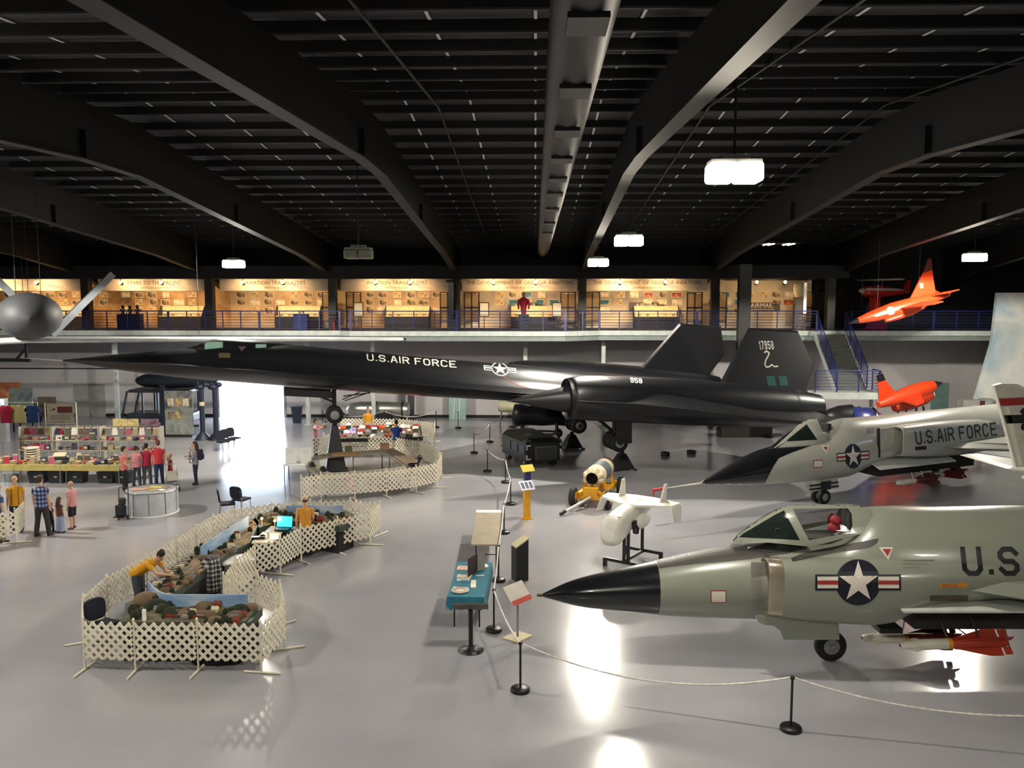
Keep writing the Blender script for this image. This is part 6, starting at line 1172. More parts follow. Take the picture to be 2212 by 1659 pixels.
# ------------------------------------------------------------------ near train layout
M_scen = picmat('layout_scenery', ['2c3222', '5d5638', '7a6a4c', '46502e'], 2.4, .9, 2.); M_scen2 = picmat('layout_sand', ['8c6c40', 'a8885c', '6a5a40', 'b8a888'], 2., .9, 5.); M_fascia = mat('layout_fascia', '2b3a30', .6); M_skirt = mat('black_skirt', '0f1118', .9); M_skyb = picmat('sky_backdrop', ['5f7fae', '86a4c8', 'c2ccd4'], .9, .8, 6., (1, 1, 3)); M_track = mat('track_grey', '8d8a80', .5, .4); M_tree = mat('model_foliage', '232a18', .95, bump=.6); M_rock = mat('model_rock', '6a5844', .95, bump=.5, var=.3)
LZ0 = .8
def layout(name, px, label, top, seed, bumps=18, h=LZ0):
    P = [G(x, y, h) for x, y in px]; c = sum(P, Vector()) / len(P); c.z = 0; t = thing(name, label, 'train layout', c, 0, 'sections of the near train layout'); loc = [(p.x - c.x, p.y - c.y) for p in P]
    MB().prism(loc, h - .16, h).build('fascia_frame', M_fascia, t); MB().prism([(x * .93, y * .93) for x, y in loc], h - .0, h + .015).build('scenery_base', top, t); MB().prism([(x * .95, y * .95) for x, y in loc], .01, h - .15).build('skirt', M_skirt, t)
    return t, loc, c
def inside(pt, poly):
    r = False; j = len(poly) - 1
    for i in range(len(poly)):
        if (poly[i][1] > pt[1]) != (poly[j][1] > pt[1]) and pt[0] < (poly[j][0] - poly[i][0]) * (pt[1] - poly[i][1]) / (poly[j][1] - poly[i][1]) + poly[i][0]: r = not r
        j = i
    return r
def scatter(t, loc, n, seed, h=LZ0, keep=.86, big=1.0):
    rnd = random.Random(seed); xs = [p[0] for p in loc]; ys = [p[1] for p in loc]; k = 0; tr = MB(); rk = MB(); ho = 0
    sm = [(x * keep, y * keep) for x, y in loc]
    while k < n:
        p = (rnd.uniform(min(xs), max(xs)), rnd.uniform(min(ys), max(ys)))
        if not inside(p, sm): continue
        k += 1; r = rnd.uniform(.03, .09) * big
        if k % 3 == 0: rk.ell((p[0], p[1], h + r * .2), (r * 1.8, r * 1.3, r * 1.1), 8, 5)
        else: tr.ell((p[0], p[1], h + r * .6), (r * .9, r * .9, r * 1.2), 7, 5)
        if k % 7 == 0: 
            b = MB(); s = rnd.uniform(.07, .12); b.box((p[0] + .1, p[1], h + .05), (s * 1.4, s, .09)); b.slab([(p[0] + .1 - s * .75, p[1] - s * .55, h + .09), (p[0] + .1 - s * .75, p[1] + s * .55, h + .09), (p[0] + .1 - s * .75, p[1], h + .15)], (s * 1.5, 0, 0)); b.build('model_house', [mat('brick_red', '7a3326', .8), M_cream, mat('roof_grey', '6a6c6e', .7)][ho % 3], t); ho += 1
    tr.build('model_trees', M_tree, t, kind='stuff'); rk.build('model_rocks', M_rock, t, kind='stuff')
def track(t, pts, h=LZ0): 
    mb = MB(); pts = [Vector((p[0], p[1], h + .03)) for p in pts]
    for o in (-.03, .03):
        q = []
        for i, p in enumerate(pts):
            d = (pts[min(i + 1, len(pts) - 1)] - pts[max(i - 1, 0)]).normalized(); q.append(p + Vector((-d.y, d.x, 0)) * o)
        mb.tube(q, .008, 4)
    mb.build('track', M_track, t)
def backdrop(px, h0, ht, label, th=.03):
    P = [G(x, y, h0) for x, y in px]; mb = MB(); n = len(P); A = []; o = P[0].copy(); o.z = 0
    for i, p in enumerate(P):
        d = (P[min(i + 1, n - 1)] - P[max(i - 1, 0)]).normalized(); nn = Vector((-d.y, d.x, 0)) * th; q = p - o; A.append([(q.x, q.y, h0), (q.x, q.y, h0 + ht), (q.x + nn.x, q.y + nn.y, h0 + ht), (q.x + nn.x, q.y + nn.y, h0)])
    mb.rings(A, True, True, False); return tag(mb.build('sky_backdrop', M_skyb, None, o), label, 'backdrop', 'painted sky backdrops')
t, loc, c = layout('train_layout', [(257, 1345), (320, 1347), (405, 1346), (423, 1355), (470, 1357), (515, 1354), (542, 1343), (567, 1313), (552, 1302), (430, 1304), (345, 1298), (320, 1282), (298, 1292), (270, 1304), (268, 1325)], 'front lobe of the near train layout with hilly scenery and black skirt', M_scen, 3); scatter(t, loc, 70, 5, big=1.3)
tk = [G(x, y, LZ0) - c for x, y in ((288, 1316), (310, 1332), (350, 1338), (440, 1340), (505, 1338), (540, 1326))]; track(t, tk); track(t, [p + Vector((0, -.12, 0)) for p in tk])
for k in range(5):
    a = tk[2].lerp(tk[3], .2 + k * .18); MB().box((a.x, a.y, LZ0 + .075), (.17, .055, .06)).build('model_wagon', [mat('wagon_red', '7c2a22', .5), mat('wagon_brown', '5a4028', .5), M_grey][k % 3], t)
MB().box(((G(312, 1342, LZ0) - c).x, (G(312, 1342, LZ0) - c).y, LZ0 + .12), (.06, .06, .24)).build('white_cup', M_white, t)
for q, r in (((318, 1304), .2), ((338, 1316), .17), ((352, 1322), .13), ((372, 1326), .12), ((520, 1322), .13), ((540, 1318), .12)): a = G(q[0], q[1], LZ0) - c; MB().ell((a.x, a.y, LZ0 + r * .3), (r * 1.5, r, r), 12, 8).build('model_hill', M_tree if q[0] < 530 and q[0] > 330 else M_rock, t)
backdrop([(320, 1283), (330, 1294), (342, 1304), (356, 1310), (380, 1312), (450, 1312), (536, 1312)], LZ0, .27, 'blue sky backdrop board curving round the front lobe of the near layout')
t, loc, c = layout('train_layout', [(316, 1273), (345, 1253), (369, 1238), (398, 1215), (433, 1180), (470, 1156), (497, 1141), (530, 1124), (552, 1118), (560, 1128), (545, 1160), (540, 1172), (494, 1196), (454, 1224), (408, 1257), (361, 1292), (340, 1290)], 'long diagonal arm of the near train layout with sandy yard and tracks', M_scen2, 8); scatter(t, loc, 80, 9, keep=.9)
for o in range(4): track(t, [G(330 + o * 9, 1274 + o * 4, LZ0) - c, G(385 + o * 9, 1232 + o * 4, LZ0) - c, G(432 + o * 8, 1196 + o * 4, LZ0) - c, G(500 + o * 6, 1160 + o * 3, LZ0) - c, G(542, 1134 + o * 4, LZ0) - c])
for k in range(9): a = (G(340, 1267, LZ0) - c).lerp(G(410, 1214, LZ0) - c, k / 9); d = math.atan2(1, 1.1); MB().box((a.x, a.y, LZ0 + .075), (.2, .06, .07), Matrix.Rotation(.72, 3, 'Z')).build('model_wagon', [M_cream, M_grey, mat('wagon_brown', '5a4028', .5)][k % 3], t)
backdrop([(436, 1208), (470, 1184), (505, 1160), (538, 1138)], LZ0, .32, 'pale blue sky backdrop board along the diagonal arm of the near layout')
t, loc, c = layout('train_layout', [(545, 1122), (582, 1104), (615, 1099), (680, 1099), (741, 1100), (766, 1112), (768, 1124), (735, 1138), (690, 1131), (655, 1126), (600, 1128), (560, 1140)], 'far lobe of the near train layout with dark green scenery', M_scen, 13); scatter(t, loc, 60, 17, big=1.2)
track(t, [G(x, y, LZ0) - c for x, y in ((560, 1126), (590, 1112), (640, 1108), (710, 1108), (750, 1118), (725, 1130))])
backdrop([(618, 1112), (660, 1111), (700, 1111), (741, 1111)], LZ0, .27, 'grey blue sky backdrop board on the far lobe of the near layout')
# table with papers, laptop, lights
tt, Lt, Wt, zt_ = table('work_table', [(545, 1172), (592, 1172), (606, 1150), (567, 1148)], .8, 'small work table with tan top beside the near layout', mat('laminate_tan2', 'b9ac8c', .5), M_black)
MB().box((0, -Wt / 2 + .03, .42), (Lt, .03, .72)).box((Lt / 2 - .03, 0, .42), (.03, Wt - .08, .72)).build('skirt', M_navy, tt)
tag(MB().lathe([(.035, 0), (.045, .12), (.046, .13)], 'z', n=14).build('paper_cup', M_white, None, on(tt, zt_, .0, .1, .8)), 'white paper cup on the small tan work table', 'cup')
tag(MB().box((0, 0, .006), (.3, .4, .012)).build('paper_sheets', M_white, None, on(tt, zt_, .22, -.05, .8), .3), 'white paper sheets on the right of the tan work table', 'paper'); tag(MB().box((0, 0, .03), (.34, .14, .06)).ell((.1, .05, .05), (.08, .06, .05)).build('tool_pouch', M_black, None, on(tt, zt_, -.2, -.14 * Wt, .8), .2), 'black tool pouch at the front of the tan work table', 'pouch')
lp = G(614, 1141, .82); t = thing('laptop', 'open laptop with a bright cyan screen on the near layout', 'laptop', (lp.x, lp.y, LZ0 + .02), R(-6)); MB().box((0, -.12, .012), (.4, .26, .024)).build('keyboard', M_black, t); sc = MB().slab([(-.24, .01, .02), (.24, .01, .02), (.24, .08, .34), (-.24, .08, .34)], (0, .015, .0)).build('lid', M_black, t); MB().slab([(-.22, .005, .04), (.22, .005, .04), (.22, .07, .32), (-.22, .07, .32)], (0, .004, 0)).build('screen', mat('screen_glow', '30c0e0', .3, emit='38c8ec', es=1.6), sc)
pl_ = G(592, 1128, LZ0); t = thing('laptop_shelf', 'dark shelf under the laptop at the inner edge of the far lobe', 'shelf', (lp.x, lp.y - .05, 0)); MB().box((0, 0, LZ0 - .01), (.9, .6, .04)).build('board', M_black, t); MB().box((0, 0, .39), (.8, .5, .74)).build('skirt', M_navy, t)
for k, (px, lb) in enumerate((((566, 1138), 'small warm lamp glowing over the engine yard, left'), ((594, 1143), 'small warm lamp glowing over the engine yard, right'))):
    p = G(px[0], px[1], LZ0); t = thing('yard_lamp', lb, 'lamp', (p.x, p.y, LZ0), 0, 'yard lamps of the near layout'); MB().cyl((0, 0, 0), (0, 0, .22), .012, n=8).build('stem', M_cream, t); MB().ell((0, 0, .24), (.035, .035, .035), 10, 6).build('bulb', mat('warm_bulb', 'ffd79a', .5, emit='ffc474', es=14.), t)
    ld = bpy.data.lights.new('yard_light', 'POINT'); ld.energy = 7; ld.color = (1, .68, .38); ld.shadow_soft_size = .04; lo = bpy.data.objects.new('yard_light', ld); COL.objects.link(lo); lo.parent = t; lo.location = (0, -.05, .3)
# tub, plaid shirt on chair
p = G(512, 1262); t = thing('storage_tub', 'grey storage tub with a white lid inside the near fence', 'tub', p, R(30)); MB().add([(-.3, -.22, 0), (.3, -.22, 0), (.3, .22, 0), (-.3, .22, 0), (-.36, -.28, .62), (.36, -.28, .62), (.36, .28, .62), (-.36, .28, .62)], [(0, 3, 2, 1), (4, 5, 6, 7), (0, 1, 5, 4), (1, 2, 6, 5), (2, 3, 7, 6), (3, 0, 4, 7)]).build('tub', mat('tub_grey', '82827e', .5), t, bevel=.03); MB().box((0, 0, .65), (.8, .64, .07)).build('lid', M_white, t, bevel=.02)
M_chairf = mat('chair_navy', '121527', .85); 
def chair(p, rz, label, oval=False):
    t = thing('stacking_chair', label, 'chair', p, rz, 'dark blue stacking chairs'); MB().box((0, -.02, .45), (.46, .46, .07)).build('seat', M_chairf, t, bevel=.025)
    rs = []
    for y, k in ((.2, 1), (.255, 1)): rs.append([(.235 * math.copysign(abs(math.cos(a)) ** .6, math.cos(a)), y + .08 * (math.sin(a) * .5 + .5), .72 + .22 * math.copysign(abs(math.sin(a)) ** .6, math.sin(a))) for a in [2 * math.pi * q / 24 for q in range(24)]])
    MB().rings(rs, True, True, False).build('backrest', M_chairf, t)
    for sx in (-.2, .2):
        MB().tube([(sx, -.2, .42), (sx * 1.05, -.24, 0)], .013, 8).build('leg', M_steel, t); MB().tube([(sx, .3, .8), (sx, .22, .44), (sx * 1.05, .26, 0)], .013, 8).build('leg', M_steel, t)
    return t
ch = chair(G(226, 1392), R(62), 'blue chair behind the left corner of the near layout fence')
ch2 = chair(G(459, 1288), R(200), 'blue chair with the plaid shirt hung over its back', True)
for px, rz, lb in (((492, 1116), R(112), 'left one of two blue chairs behind the near layout fence'), ((522, 1106), R(160), 'right one of two blue chairs behind the near layout fence'), ((482, 974), R(60), 'nearest of the three blue chairs in the bright doorway'), ((494, 970), R(60), 'middle one of the three blue chairs in the bright doorway'), ((506, 966), R(60), 'farthest of the three blue chairs in the bright doorway')): copy_tree(ch, G(*px), rz, lb)
# ---- shirt hanging over the chair back
rs = []
cp = G(459, 1288)
for z, wx, wy in ((1.06, .08, .05), (1.03, .13, .1), (.92, .16, .13), (.6, .16, .13), (.3, .17, .14), (.22, .16, .13)): rs.append([(wx * math.cos(a) * (1 + .06 * math.sin(5 * a)), wy * math.sin(a) * (1 + .06 * math.cos(4 * a)), z) for a in [2 * math.pi * k / 28 for k in range(28)]])
sh = MB().rings(rs[::-1]); M_plaid2 = checkmat('plaid_grey', '26262e', '6e6e74', 'c8c6bc', 9.)
t = thing('plaid_shirt', 'black and white plaid shirt hung over a chair inside the near fence', 'shirt', cp + Matrix.Rotation(R(200), 3, 'Z') @ Vector((0, .27, 0)), R(200)); sh.build('body', M_plaid2, t)
for s_ in (-1, 1): MB().tube([(s_ * .12, 0, .98), (s_ * .18, .02, .75), (s_ * .18, .03, .35)], [.07, .065, .06], 10).build('sleeve', M_plaid2, t)
# ------------------------------------------------------------------ middle train loop
BH = .82; outer = [(660, 1006), (676, 985), (705, 980), (760, 976), (830, 971), (848, 970), (890, 990), (926, 1008), (905, 1016), (800, 1025), (690, 1034)]; inner = [(693, 1012), (690, 990), (712, 986), (765, 982), (820, 978), (834, 981), (858, 996), (874, 1006), (862, 1009), (800, 1016), (716, 1021)]
Po = [G(x, y, BH) for x, y in outer]; Pi = [G(x, y, BH) for x, y in inner]; c = sum(Po, Vector()) / len(Po); c.z = 0; n = len(Po); t = thing('train_loop', 'low rectangular train loop of pale boards on trestle legs', 'train layout', c)
vs = [(p.x - c.x, p.y - c.y, BH) for p in Po] + [(p.x - c.x, p.y - c.y, BH) for p in Pi] + [(p.x - c.x, p.y - c.y, BH - .07) for p in Po] + [(p.x - c.x, p.y - c.y, BH - .07) for p in Pi]; fs = []
for i in range(n): j = (i + 1) % n; fs += [(i, n + i, n + j, j), (2 * n + i, 2 * n + j, 3 * n + j, 3 * n + i), (i, j, 2 * n + j, 2 * n + i), (n + i, 3 * n + i, 3 * n + j, n + j)]
MB().add(vs, fs).build('board', mat('loop_board', '9a9484', .6), t)
for q in (.25, .5): 
    pts = [Po[i].lerp(Pi[i], q) - c for i in range(n)]; track(t, pts + [pts[0]], BH)
for i in range(n):
    p = Po[i].lerp(Pi[i], .5) - c; MB().cyl((p.x, p.y, 0), (p.x, p.y, BH - .07), .022, n=8).build('leg', [M_black, mat('leg_wood', '8a6c4c', .7)][i % 2], t)
pb = [G(x, y, BH + .01) - c for x, y in ((828, 972), (848, 969), (926, 1007), (884, 1010))]; MB().slab([tuple(p) for p in pb], (0, 0, .02)).build('brown_tabletop', mat('table_brown', '7d6a58', .6), t)
wb_ = [G(x, y, BH + .06) - c for x, y in ((718, 986), (776, 984), (776, 978), (716, 980))]; MB().slab([tuple(p) for p in wb_], (0, 0, .05)).build('wood_shelf', mat('shelf_wood', 'a08058', .7), t)
for k in range(2): a = G(674 + k * 24, 1008 + k * 10, BH) - c; MB().box((a.x, a.y, BH + .06), (.16, .4, .1), Matrix.Rotation(.5, 3, 'Z')).box((a.x, a.y + .02, BH + .14), (.12, .18, .08), Matrix.Rotation(.5, 3, 'Z')).build('model_locomotive', M_black, t)
for k, (px, w_, h_, m_, lb) in enumerate((((753, 975), .28, .2, mat('box_olive', '5a5a48', .7), 'small olive box at the back of the middle train loop'), ((831, 970), .36, .22, mat('box_card', '96705a', .8), 'brown cardboard box at the back right of the middle train loop'))):
    p = G(px[0], px[1], BH + .03); tag(MB().box((0, 0, h_ / 2), (w_, .24, h_)).box((0, 0, h_ + .01), (w_ + .02, .26, .02)).build('small_box', m_, None, (p.x, p.y, BH + .03), .1), lb, 'box')
p = G(900, 1009, BH); t = thing('desk_lamp', 'small black desk lamp with shiny head on the middle train loop', 'lamp', (p.x, p.y, BH + .03)); MB().ell((-.12, 0, .07), (.24, .14, .07)).build('base', M_black, t); MB().tube([(.02, 0, .08), (.1, 0, .2), (.12, 0, .3)], .05, 10).ell((.12, 0, .34), (.1, .1, .1)).build('head', M_black, t); MB().ell((.14, -.06, .4), (.06, .05, .04)).build('shine_cap', M_chrome, t)
for k, (px, lb) in enumerate((((629, 1002), 'left white board on the small table beside the middle loop'), ((661, 1002), 'right white board on the small table beside the middle loop'))):
    p = G(px[0], px[1], .7); t = thing('white_board', lb, 'board', (p.x, p.y, .72), R(5), 'white boards by the middle loop'); MB().box((0, 0, .32), (.42, .03, .62)).build('sheet', M_white, t); MB().slab([(-.1, .02, .5), (.1, .02, .5), (.1, .3, .0), (-.1, .3, .0)], (0, .01, .0)).build('prop', M_grey, t)
a = G(645, 1002, .7); t = thing('side_table', 'small white side table carrying two white boards', 'table', (a.x, a.y, 0)); MB().box((0, .05, .69), (1.1, .7, .05)).build('tabletop', M_white, t)
for sx in (-.5, .5):
    for sy in (-.25, .35): MB().cyl((sx, sy, 0), (sx, sy, .67), .018, n=8).build('leg', M_black, t)
# ------------------------------------------------------------------ far train table
tt3, Lf, Wf, zf3 = table('train_table', [(716, 949), (905, 945), (914, 922), (730, 924)], .88, 'black edged far train table crowded with toy trains and lights', mat('felt_grey', '55504c', .9), M_black)
MB().box((0, -Wf / 2, .82), (Lf, .05, .16)).box((Lf / 2, 0, .82), (.05, Wf, .16)).box((-Lf / 2, 0, .82), (.05, Wf, .16)).build('black_edging', M_black, tt3)
rnd = random.Random(4)
cols = [('red', M_red), ('white', M_white), ('brown', mat('toy_brown', '6a4a30', .7)), ('green', mat('toy_green', '2c4a2a', .7)), ('grey', M_grey), ('orange', mat('toy_orange', 'c8502a', .5))]
for r_ in range(3):
    for k in range(12):
        cn, cm = cols[(k * 5 + r_ * 2 + rnd.randint(0, 1)) % 6]; x = -Lf / 2 + .25 + (Lf - .5) * k / 11 + rnd.uniform(-.04, .04); y = -Wf / 2 + .25 + r_ * (Wf - .5) / 2 + rnd.uniform(-.05, .05); kind = (k + r_) % 3; p = on(tt3, zf3, x, y, .88)
        t = thing(['toy_house', 'toy_train', 'toy_hill'][kind], '%s toy %s on the far train table, %s row, %s from left' % (cn, ['house', 'train car', 'hill'][kind], ['front', 'middle', 'back'][r_], ORD[k]), 'toy', p, rnd.uniform(-.3, .3), 'toys on the far train table')
        if kind == 0: MB().box((0, 0, .09), (.2, .16, .18)).build('walls', cm, t); MB().slab([(-.12, -.1, .18), (-.12, .1, .18), (-.12, 0, .28)], (.24, 0, 0)).build('roof', M_white if k % 2 else M_grey, t)
        elif kind == 1: MB().box((0, 0, .09), (.3, .1, .1)).build('body', cm, t); [MB().cyl((x_, -.055, .035), (x_, .055, .035), .035, n=10).build('wheel', M_black, t) for x_ in (-.09, .09)]
        else: MB().ell((0, 0, .04), (.18, .15, .13), 10, 6).build('mound', M_white if cn in ('white', 'red') else cm, t)
for k, (x, y, col, nm, es) in enumerate(((-.9, .1, 'ff6a5a', 'pink', 8), (-.62, -.1, '4a4aff', 'blue', 12), (-.6, -.3, 'ff3a5a', 'red', 8), (-.45, .0, 'ff4a6a', 'rosy', 6), (.1, -.3, 'ffc860', 'amber', 8), (.22, .2, 'ffe0a0', 'pale', 6), (.35, .1, 'ffb04a', 'golden', 8), (.72, -.2, 'ff8a4a', 'orange', 12), (.82, -.05, 'ff7a4a', 'coral', 8), (.92, .05, 'ff6a4a', 'scarlet', 8))):
    p = on(tt3, zf3, x * Lf / 2, y * Wf, .88); t = thing('toy_lamp', 'tiny glowing %s light on the far train table' % nm, 'lamp', p, 0, 'tiny lights on the far train table'); MB().cyl((0, 0, 0), (0, 0, .18), .012, n=6).build('stem', M_black, t); MB().ell((0, 0, .21), (.045, .045, .04), 8, 6).build('bulb', mat('toy_glow_' + nm, col, .5, emit=col, es=es), t)
    ld = bpy.data.lights.new('toy_light', 'POINT'); ld.energy = 3; ld.color = lin(col)[:3]; ld.shadow_soft_size = .05; lo = bpy.data.objects.new('toy_light', ld); COL.objects.link(lo); lo.parent = t; lo.location = (0, -.06, .3)
# ------------------------------------------------------------------ round display case and cart, left
p = G(329, 1106); t = thing('round_case', 'round white paneled display case with brochures under its glass top', 'display case', p); RR = .84
for k in range(10):
    a0, a1 = 2 * math.pi * k / 10 + .02, 2 * math.pi * (k + 1) / 10 - .02; rs = [[(RR * math.cos(a), RR * math.sin(a), z) for a in [a0 + (a1 - a0) * q / 5 for q in range(6)]] for z in (.03, .78)]
    MB().rings(rs, False, False, True).build('side_panel', mat('case_panel', 'b9bcc2', .3), t)
MB().lathe([(RR * .97, .02), (RR * .97, .78), (RR * .96, .79)], 'z', n=40).build('drum', mat('case_drum', '8c8f94', .5), t); MB().lathe([(RR - .02, .76), (RR + .015, .77), (RR + .015, .80), (RR - .02, .805)], 'z', n=40, cap=False).build('top_rim', M_steel, t); MB().lathe([(RR + .02, 0), (RR + .02, .04), (RR - .02, .05)], 'z', n=40, cap=False).build('bottom_rim', M_white, t)
for k, (x, y, s, m_, lb) in enumerate(((.05, .25, .34, mat('sheet_yellow', 'c9c26a', .6), 'pale yellow sheet'), (-.35, -.1, .42, mat('tray_pink', 'b98a78', .6), 'pinkish tray'), (.15, -.2, .24, mat('sheet_tan', 'b09468', .6), 'tan booklet'), (.42, .15, .22, mat('sheet_rose', '8c6468', .6), 'rose coloured booklet'), (-.1, .05, .26, mat('sheet_ochre', 'a88a4c', .6), 'ochre leaflet'), (.45, -.2, .2, M_white, 'white leaflet'))): tag(MB().box((0, 0, .01), (s * 1.3, s * .8, .02)).build('booklet', m_, None, p + Vector((x, y, .795 + .001 * k)), .5 * k), lb + ' on the round display case', 'booklet', 'papers on the round display case')
p = G(261, 1122); t = thing('hand_cart', 'folding black luggage cart with small bags beside the round case', 'cart', p, R(-10)); MB().tube([(-.17, .15, .1), (-.17, .2, 1.0), (-.1, .2, 1.04), (.1, .2, 1.04), (.17, .2, 1.0), (.17, .15, .1)], .014, 8).tube([(-.17, .19, .6), (.17, .19, .6)], .01, 6).tube([(-.17, .17, .35), (.17, .17, .35)], .01, 6).build('frame', M_black, t); MB().box((0, 0, .1), (.36, .32, .02)).build('platform', M_black, t); MB().box((0, .02, .3), (.3, .22, .36)).build('bag', mat('bag_dark', '24262c', .9), t, bevel=.04); MB().box((.04, .05, .6), (.2, .16, .22)).build('pouch', mat('bag_dark2', '33302e', .9), t, bevel=.03)
for s_ in (-1, 1): wheel_part(t, (s_ * .18, .12, .07), .07, .04, 'x')
# ------------------------------------------------------------------ souvenir stall
SY = 32.4; M_yc = mat('stall_cloth', 'a89a5c', .85); M_bin = mat('black_bin', '22262a', .5); M_wire = mat('wire_white', 'b0aca2', .5)
xs = [GY(x, 1000, SY).x for x in (-60, 35, 135, 262)]
for k in range(3):
    a, b = xs[k] + .02, xs[k + 1] - .02; t = thing('stall_table', 'yellow cloth covered souvenir table, %s of three in the stall' % ['left', 'middle', 'right'][k], 'table', ((a + b) / 2, SY + .5, 0), 0, 'souvenir stall tables'); MB().box((0, 0, .74), (b - a, 1.3, .04)).build('tabletop', mat('laminate_tan', '9d917c', .5), t); MB().box((0, 0, .77), (b - a + .02, 1.32, .015)).box((0, -.665, .66), (b - a + .02, .015, .22)).build('cloth', M_yc, t)
    for sx in (-1, 1):
        for sy in (-1, 1): MB().cyl((sx * ((b - a) / 2 - .1), sy * .5, 0), (sx * ((b - a) / 2 - .1), sy * .5, .72), .02, n=8).build('leg', M_steel, t)
for k, px in enumerate((75, 118, 160, 225, 262)):
    x = GY(px, 1040, SY).x; t = thing('storage_bin', 'black storage bin under the souvenir tables, %s from left' % ORD[k], 'bin', (x, SY + .3, 0), 0, 'black storage bins'); MB().add([(-.26, -.2, 0), (.26, -.2, 0), (.26, .2, 0), (-.26, .2, 0), (-.32, -.24, .42), (.32, -.24, .42), (.32, .24, .42), (-.32, .24, .42)], [(0, 3, 2, 1), (4, 5, 6, 7), (0, 1, 5, 4), (1, 2, 6, 5), (2, 3, 7, 6), (3, 0, 4, 7)]).build('bin', M_bin, t); MB().box((0, 0, .44), (.66, .5, .04)).build('lid', M_bin, t); MB().box((0, -.235, .26), (.12, .01, .05)).build('tag', M_white, t)
for k, px in enumerate((60, 128)): x = GY(px, 1040, SY).x; tag(MB().box((0, 0, .24), (.34, .3, .48)).box((0, 0, .49), (.36, .32, .02)).build('yellow_box', M_yc, None, (x, SY + .75, 0)), ['left', 'right'][k] + ' yellow carton behind the black bins under the tables', 'carton')
rk_x = [GY(x, 940, SY + 1.6).x for x in (40, 112, 215, 345)]
for k in range(3):
    a, b = rk_x[k] + .03, rk_x[k + 1] - .03; t = thing('wire_rack', 'white wire grid rack behind the souvenir tables, %s of three' % ['left', 'middle', 'right'][k], 'rack', ((a + b) / 2, SY + 1.6, 0), 0, 'wire racks of the stall'); g = MB(); w_ = b - a
    for i in range(int(w_ / .16) + 1): g.cyl((-w_ / 2 + i * .16, .25, .1), (-w_ / 2 + i * .16, .25, 2.05), .008, n=5)
    for i in range(11): g.cyl((-w_ / 2, .25, .1 + i * .19), (w_ / 2, .25, .1 + i * .19), .008, n=5)
    g.build('grid', M_wire, t)
    for z in (1.05, 1.45): MB().box((0, .05, z), (w_, .4, .025)).build('shelf', mat('shelf_board', 'a8a294', .6), t)
    for s_ in (-1, 1): MB().box((s_ * w_ / 2, .2, 1.0), (.03, .5, 2.0)).build('upright', M_wire, t)
rnd = random.Random(11)
mc = [('red', mat('goods_red', '9c2430', .5)), ('navy', mat('goods_navy', '222a4a', .5)), ('white', mat('goods_white', 'd8d4c8', .5)), ('tan', mat('goods_tan', 'a08c6a', .6)), ('grey', mat('goods_grey', '6c6a68', .5)), ('olive', mat('goods_olive', '4a4a34', .6)), ('pink', mat('goods_pink', 'b0506a', .6)), ('brown', mat('goods_brown', '5a4434', .6))]
gk = ['box', 'cap', 'mug', 'toy plane', 'bag', 'book stack']
def goods(kind, m_, name, label, p, rz):
    t = thing(name, label, 'souvenir', p, rz, 'souvenirs on the stall')
    if kind == 0: MB().box((0, 0, .09), (.22, .16, .18)).build('carton', m_, t); MB().box((0, -.082, .1), (.14, .005, .09)).build('label_panel', M_cream, t)
    elif kind == 1: MB().ell((0, 0, .05), (.1, .11, .09), 12, 7).build('crown', m_, t); MB().box((0, -.13, .03), (.15, .12, .012)).build('brim', m_, t)
    elif kind == 2: MB().lathe([(.05, 0), (.055, .12), (.05, .125)], 'z', n=14).build('cup', m_, t); MB().tube([(.055, 0, .1), (.09, 0, .09), (.09, 0, .04), (.055, 0, .03)], .01, 6).build('handle', m_, t)
    elif kind == 3: MB().lathe([(.005, -.16), (.03, -.1), (.03, .08), (.012, .17)], 'y', (0, 0, .09), 10).build('body', m_, t); MB().slab([(-.16, .02, .09), (0, -.06, .09), (.16, .02, .09), (.16, .05, .09), (-.16, .05, .09)], (0, 0, .01)).build('wing', m_, t); MB().cyl((0, 0, 0), (0, 0, .08), .01, n=6).box((0, 0, .005), (.1, .1, .01)).build('base', M_black, t)
    elif kind == 4: MB().add([(-.11, -.06, 0), (.11, -.06, 0), (.11, .06, 0), (-.11, .06, 0), (-.09, -.01, .26), (.09, -.01, .26), (.09, .01, .26), (-.09, .01, .26)], [(0, 3, 2, 1), (4, 5, 6, 7), (0, 1, 5, 4), (1, 2, 6, 5), (2, 3, 7, 6), (3, 0, 4, 7)]).build('pouch', m_, t); MB().box((0, 0, .28), (.2, .012, .05)).build('header_card', M_cream, t)
    else:
        for q in range(4): MB().box((rnd.uniform(-.01, .01), 0, .015 + q * .03), (.2, .15, .028)).build('book', [m_, M_cream][q % 2], t)
    return t
tiers = [('front table row', SY + .08, .78, xs[0] + .3, xs[3] - .2, 22), ('second table row', SY + .45, .78, xs[0] + .3, xs[3] - .15, 20), ('third table row', SY + .85, .78, xs[0] + .3, xs[3] - .1, 20), ('lower rack shelf', SY + 1.62, 1.0635, rk_x[0] + .2, rk_x[3] - .2, 22), ('upper rack shelf', SY + 1.62, 1.4635, rk_x[0] + .2, rk_x[3] - .2, 22)]
tiers.append(('rack grid hooks', SY + 1.79, 1.66, rk_x[0] + .25, rk_x[3] - .25, 20))
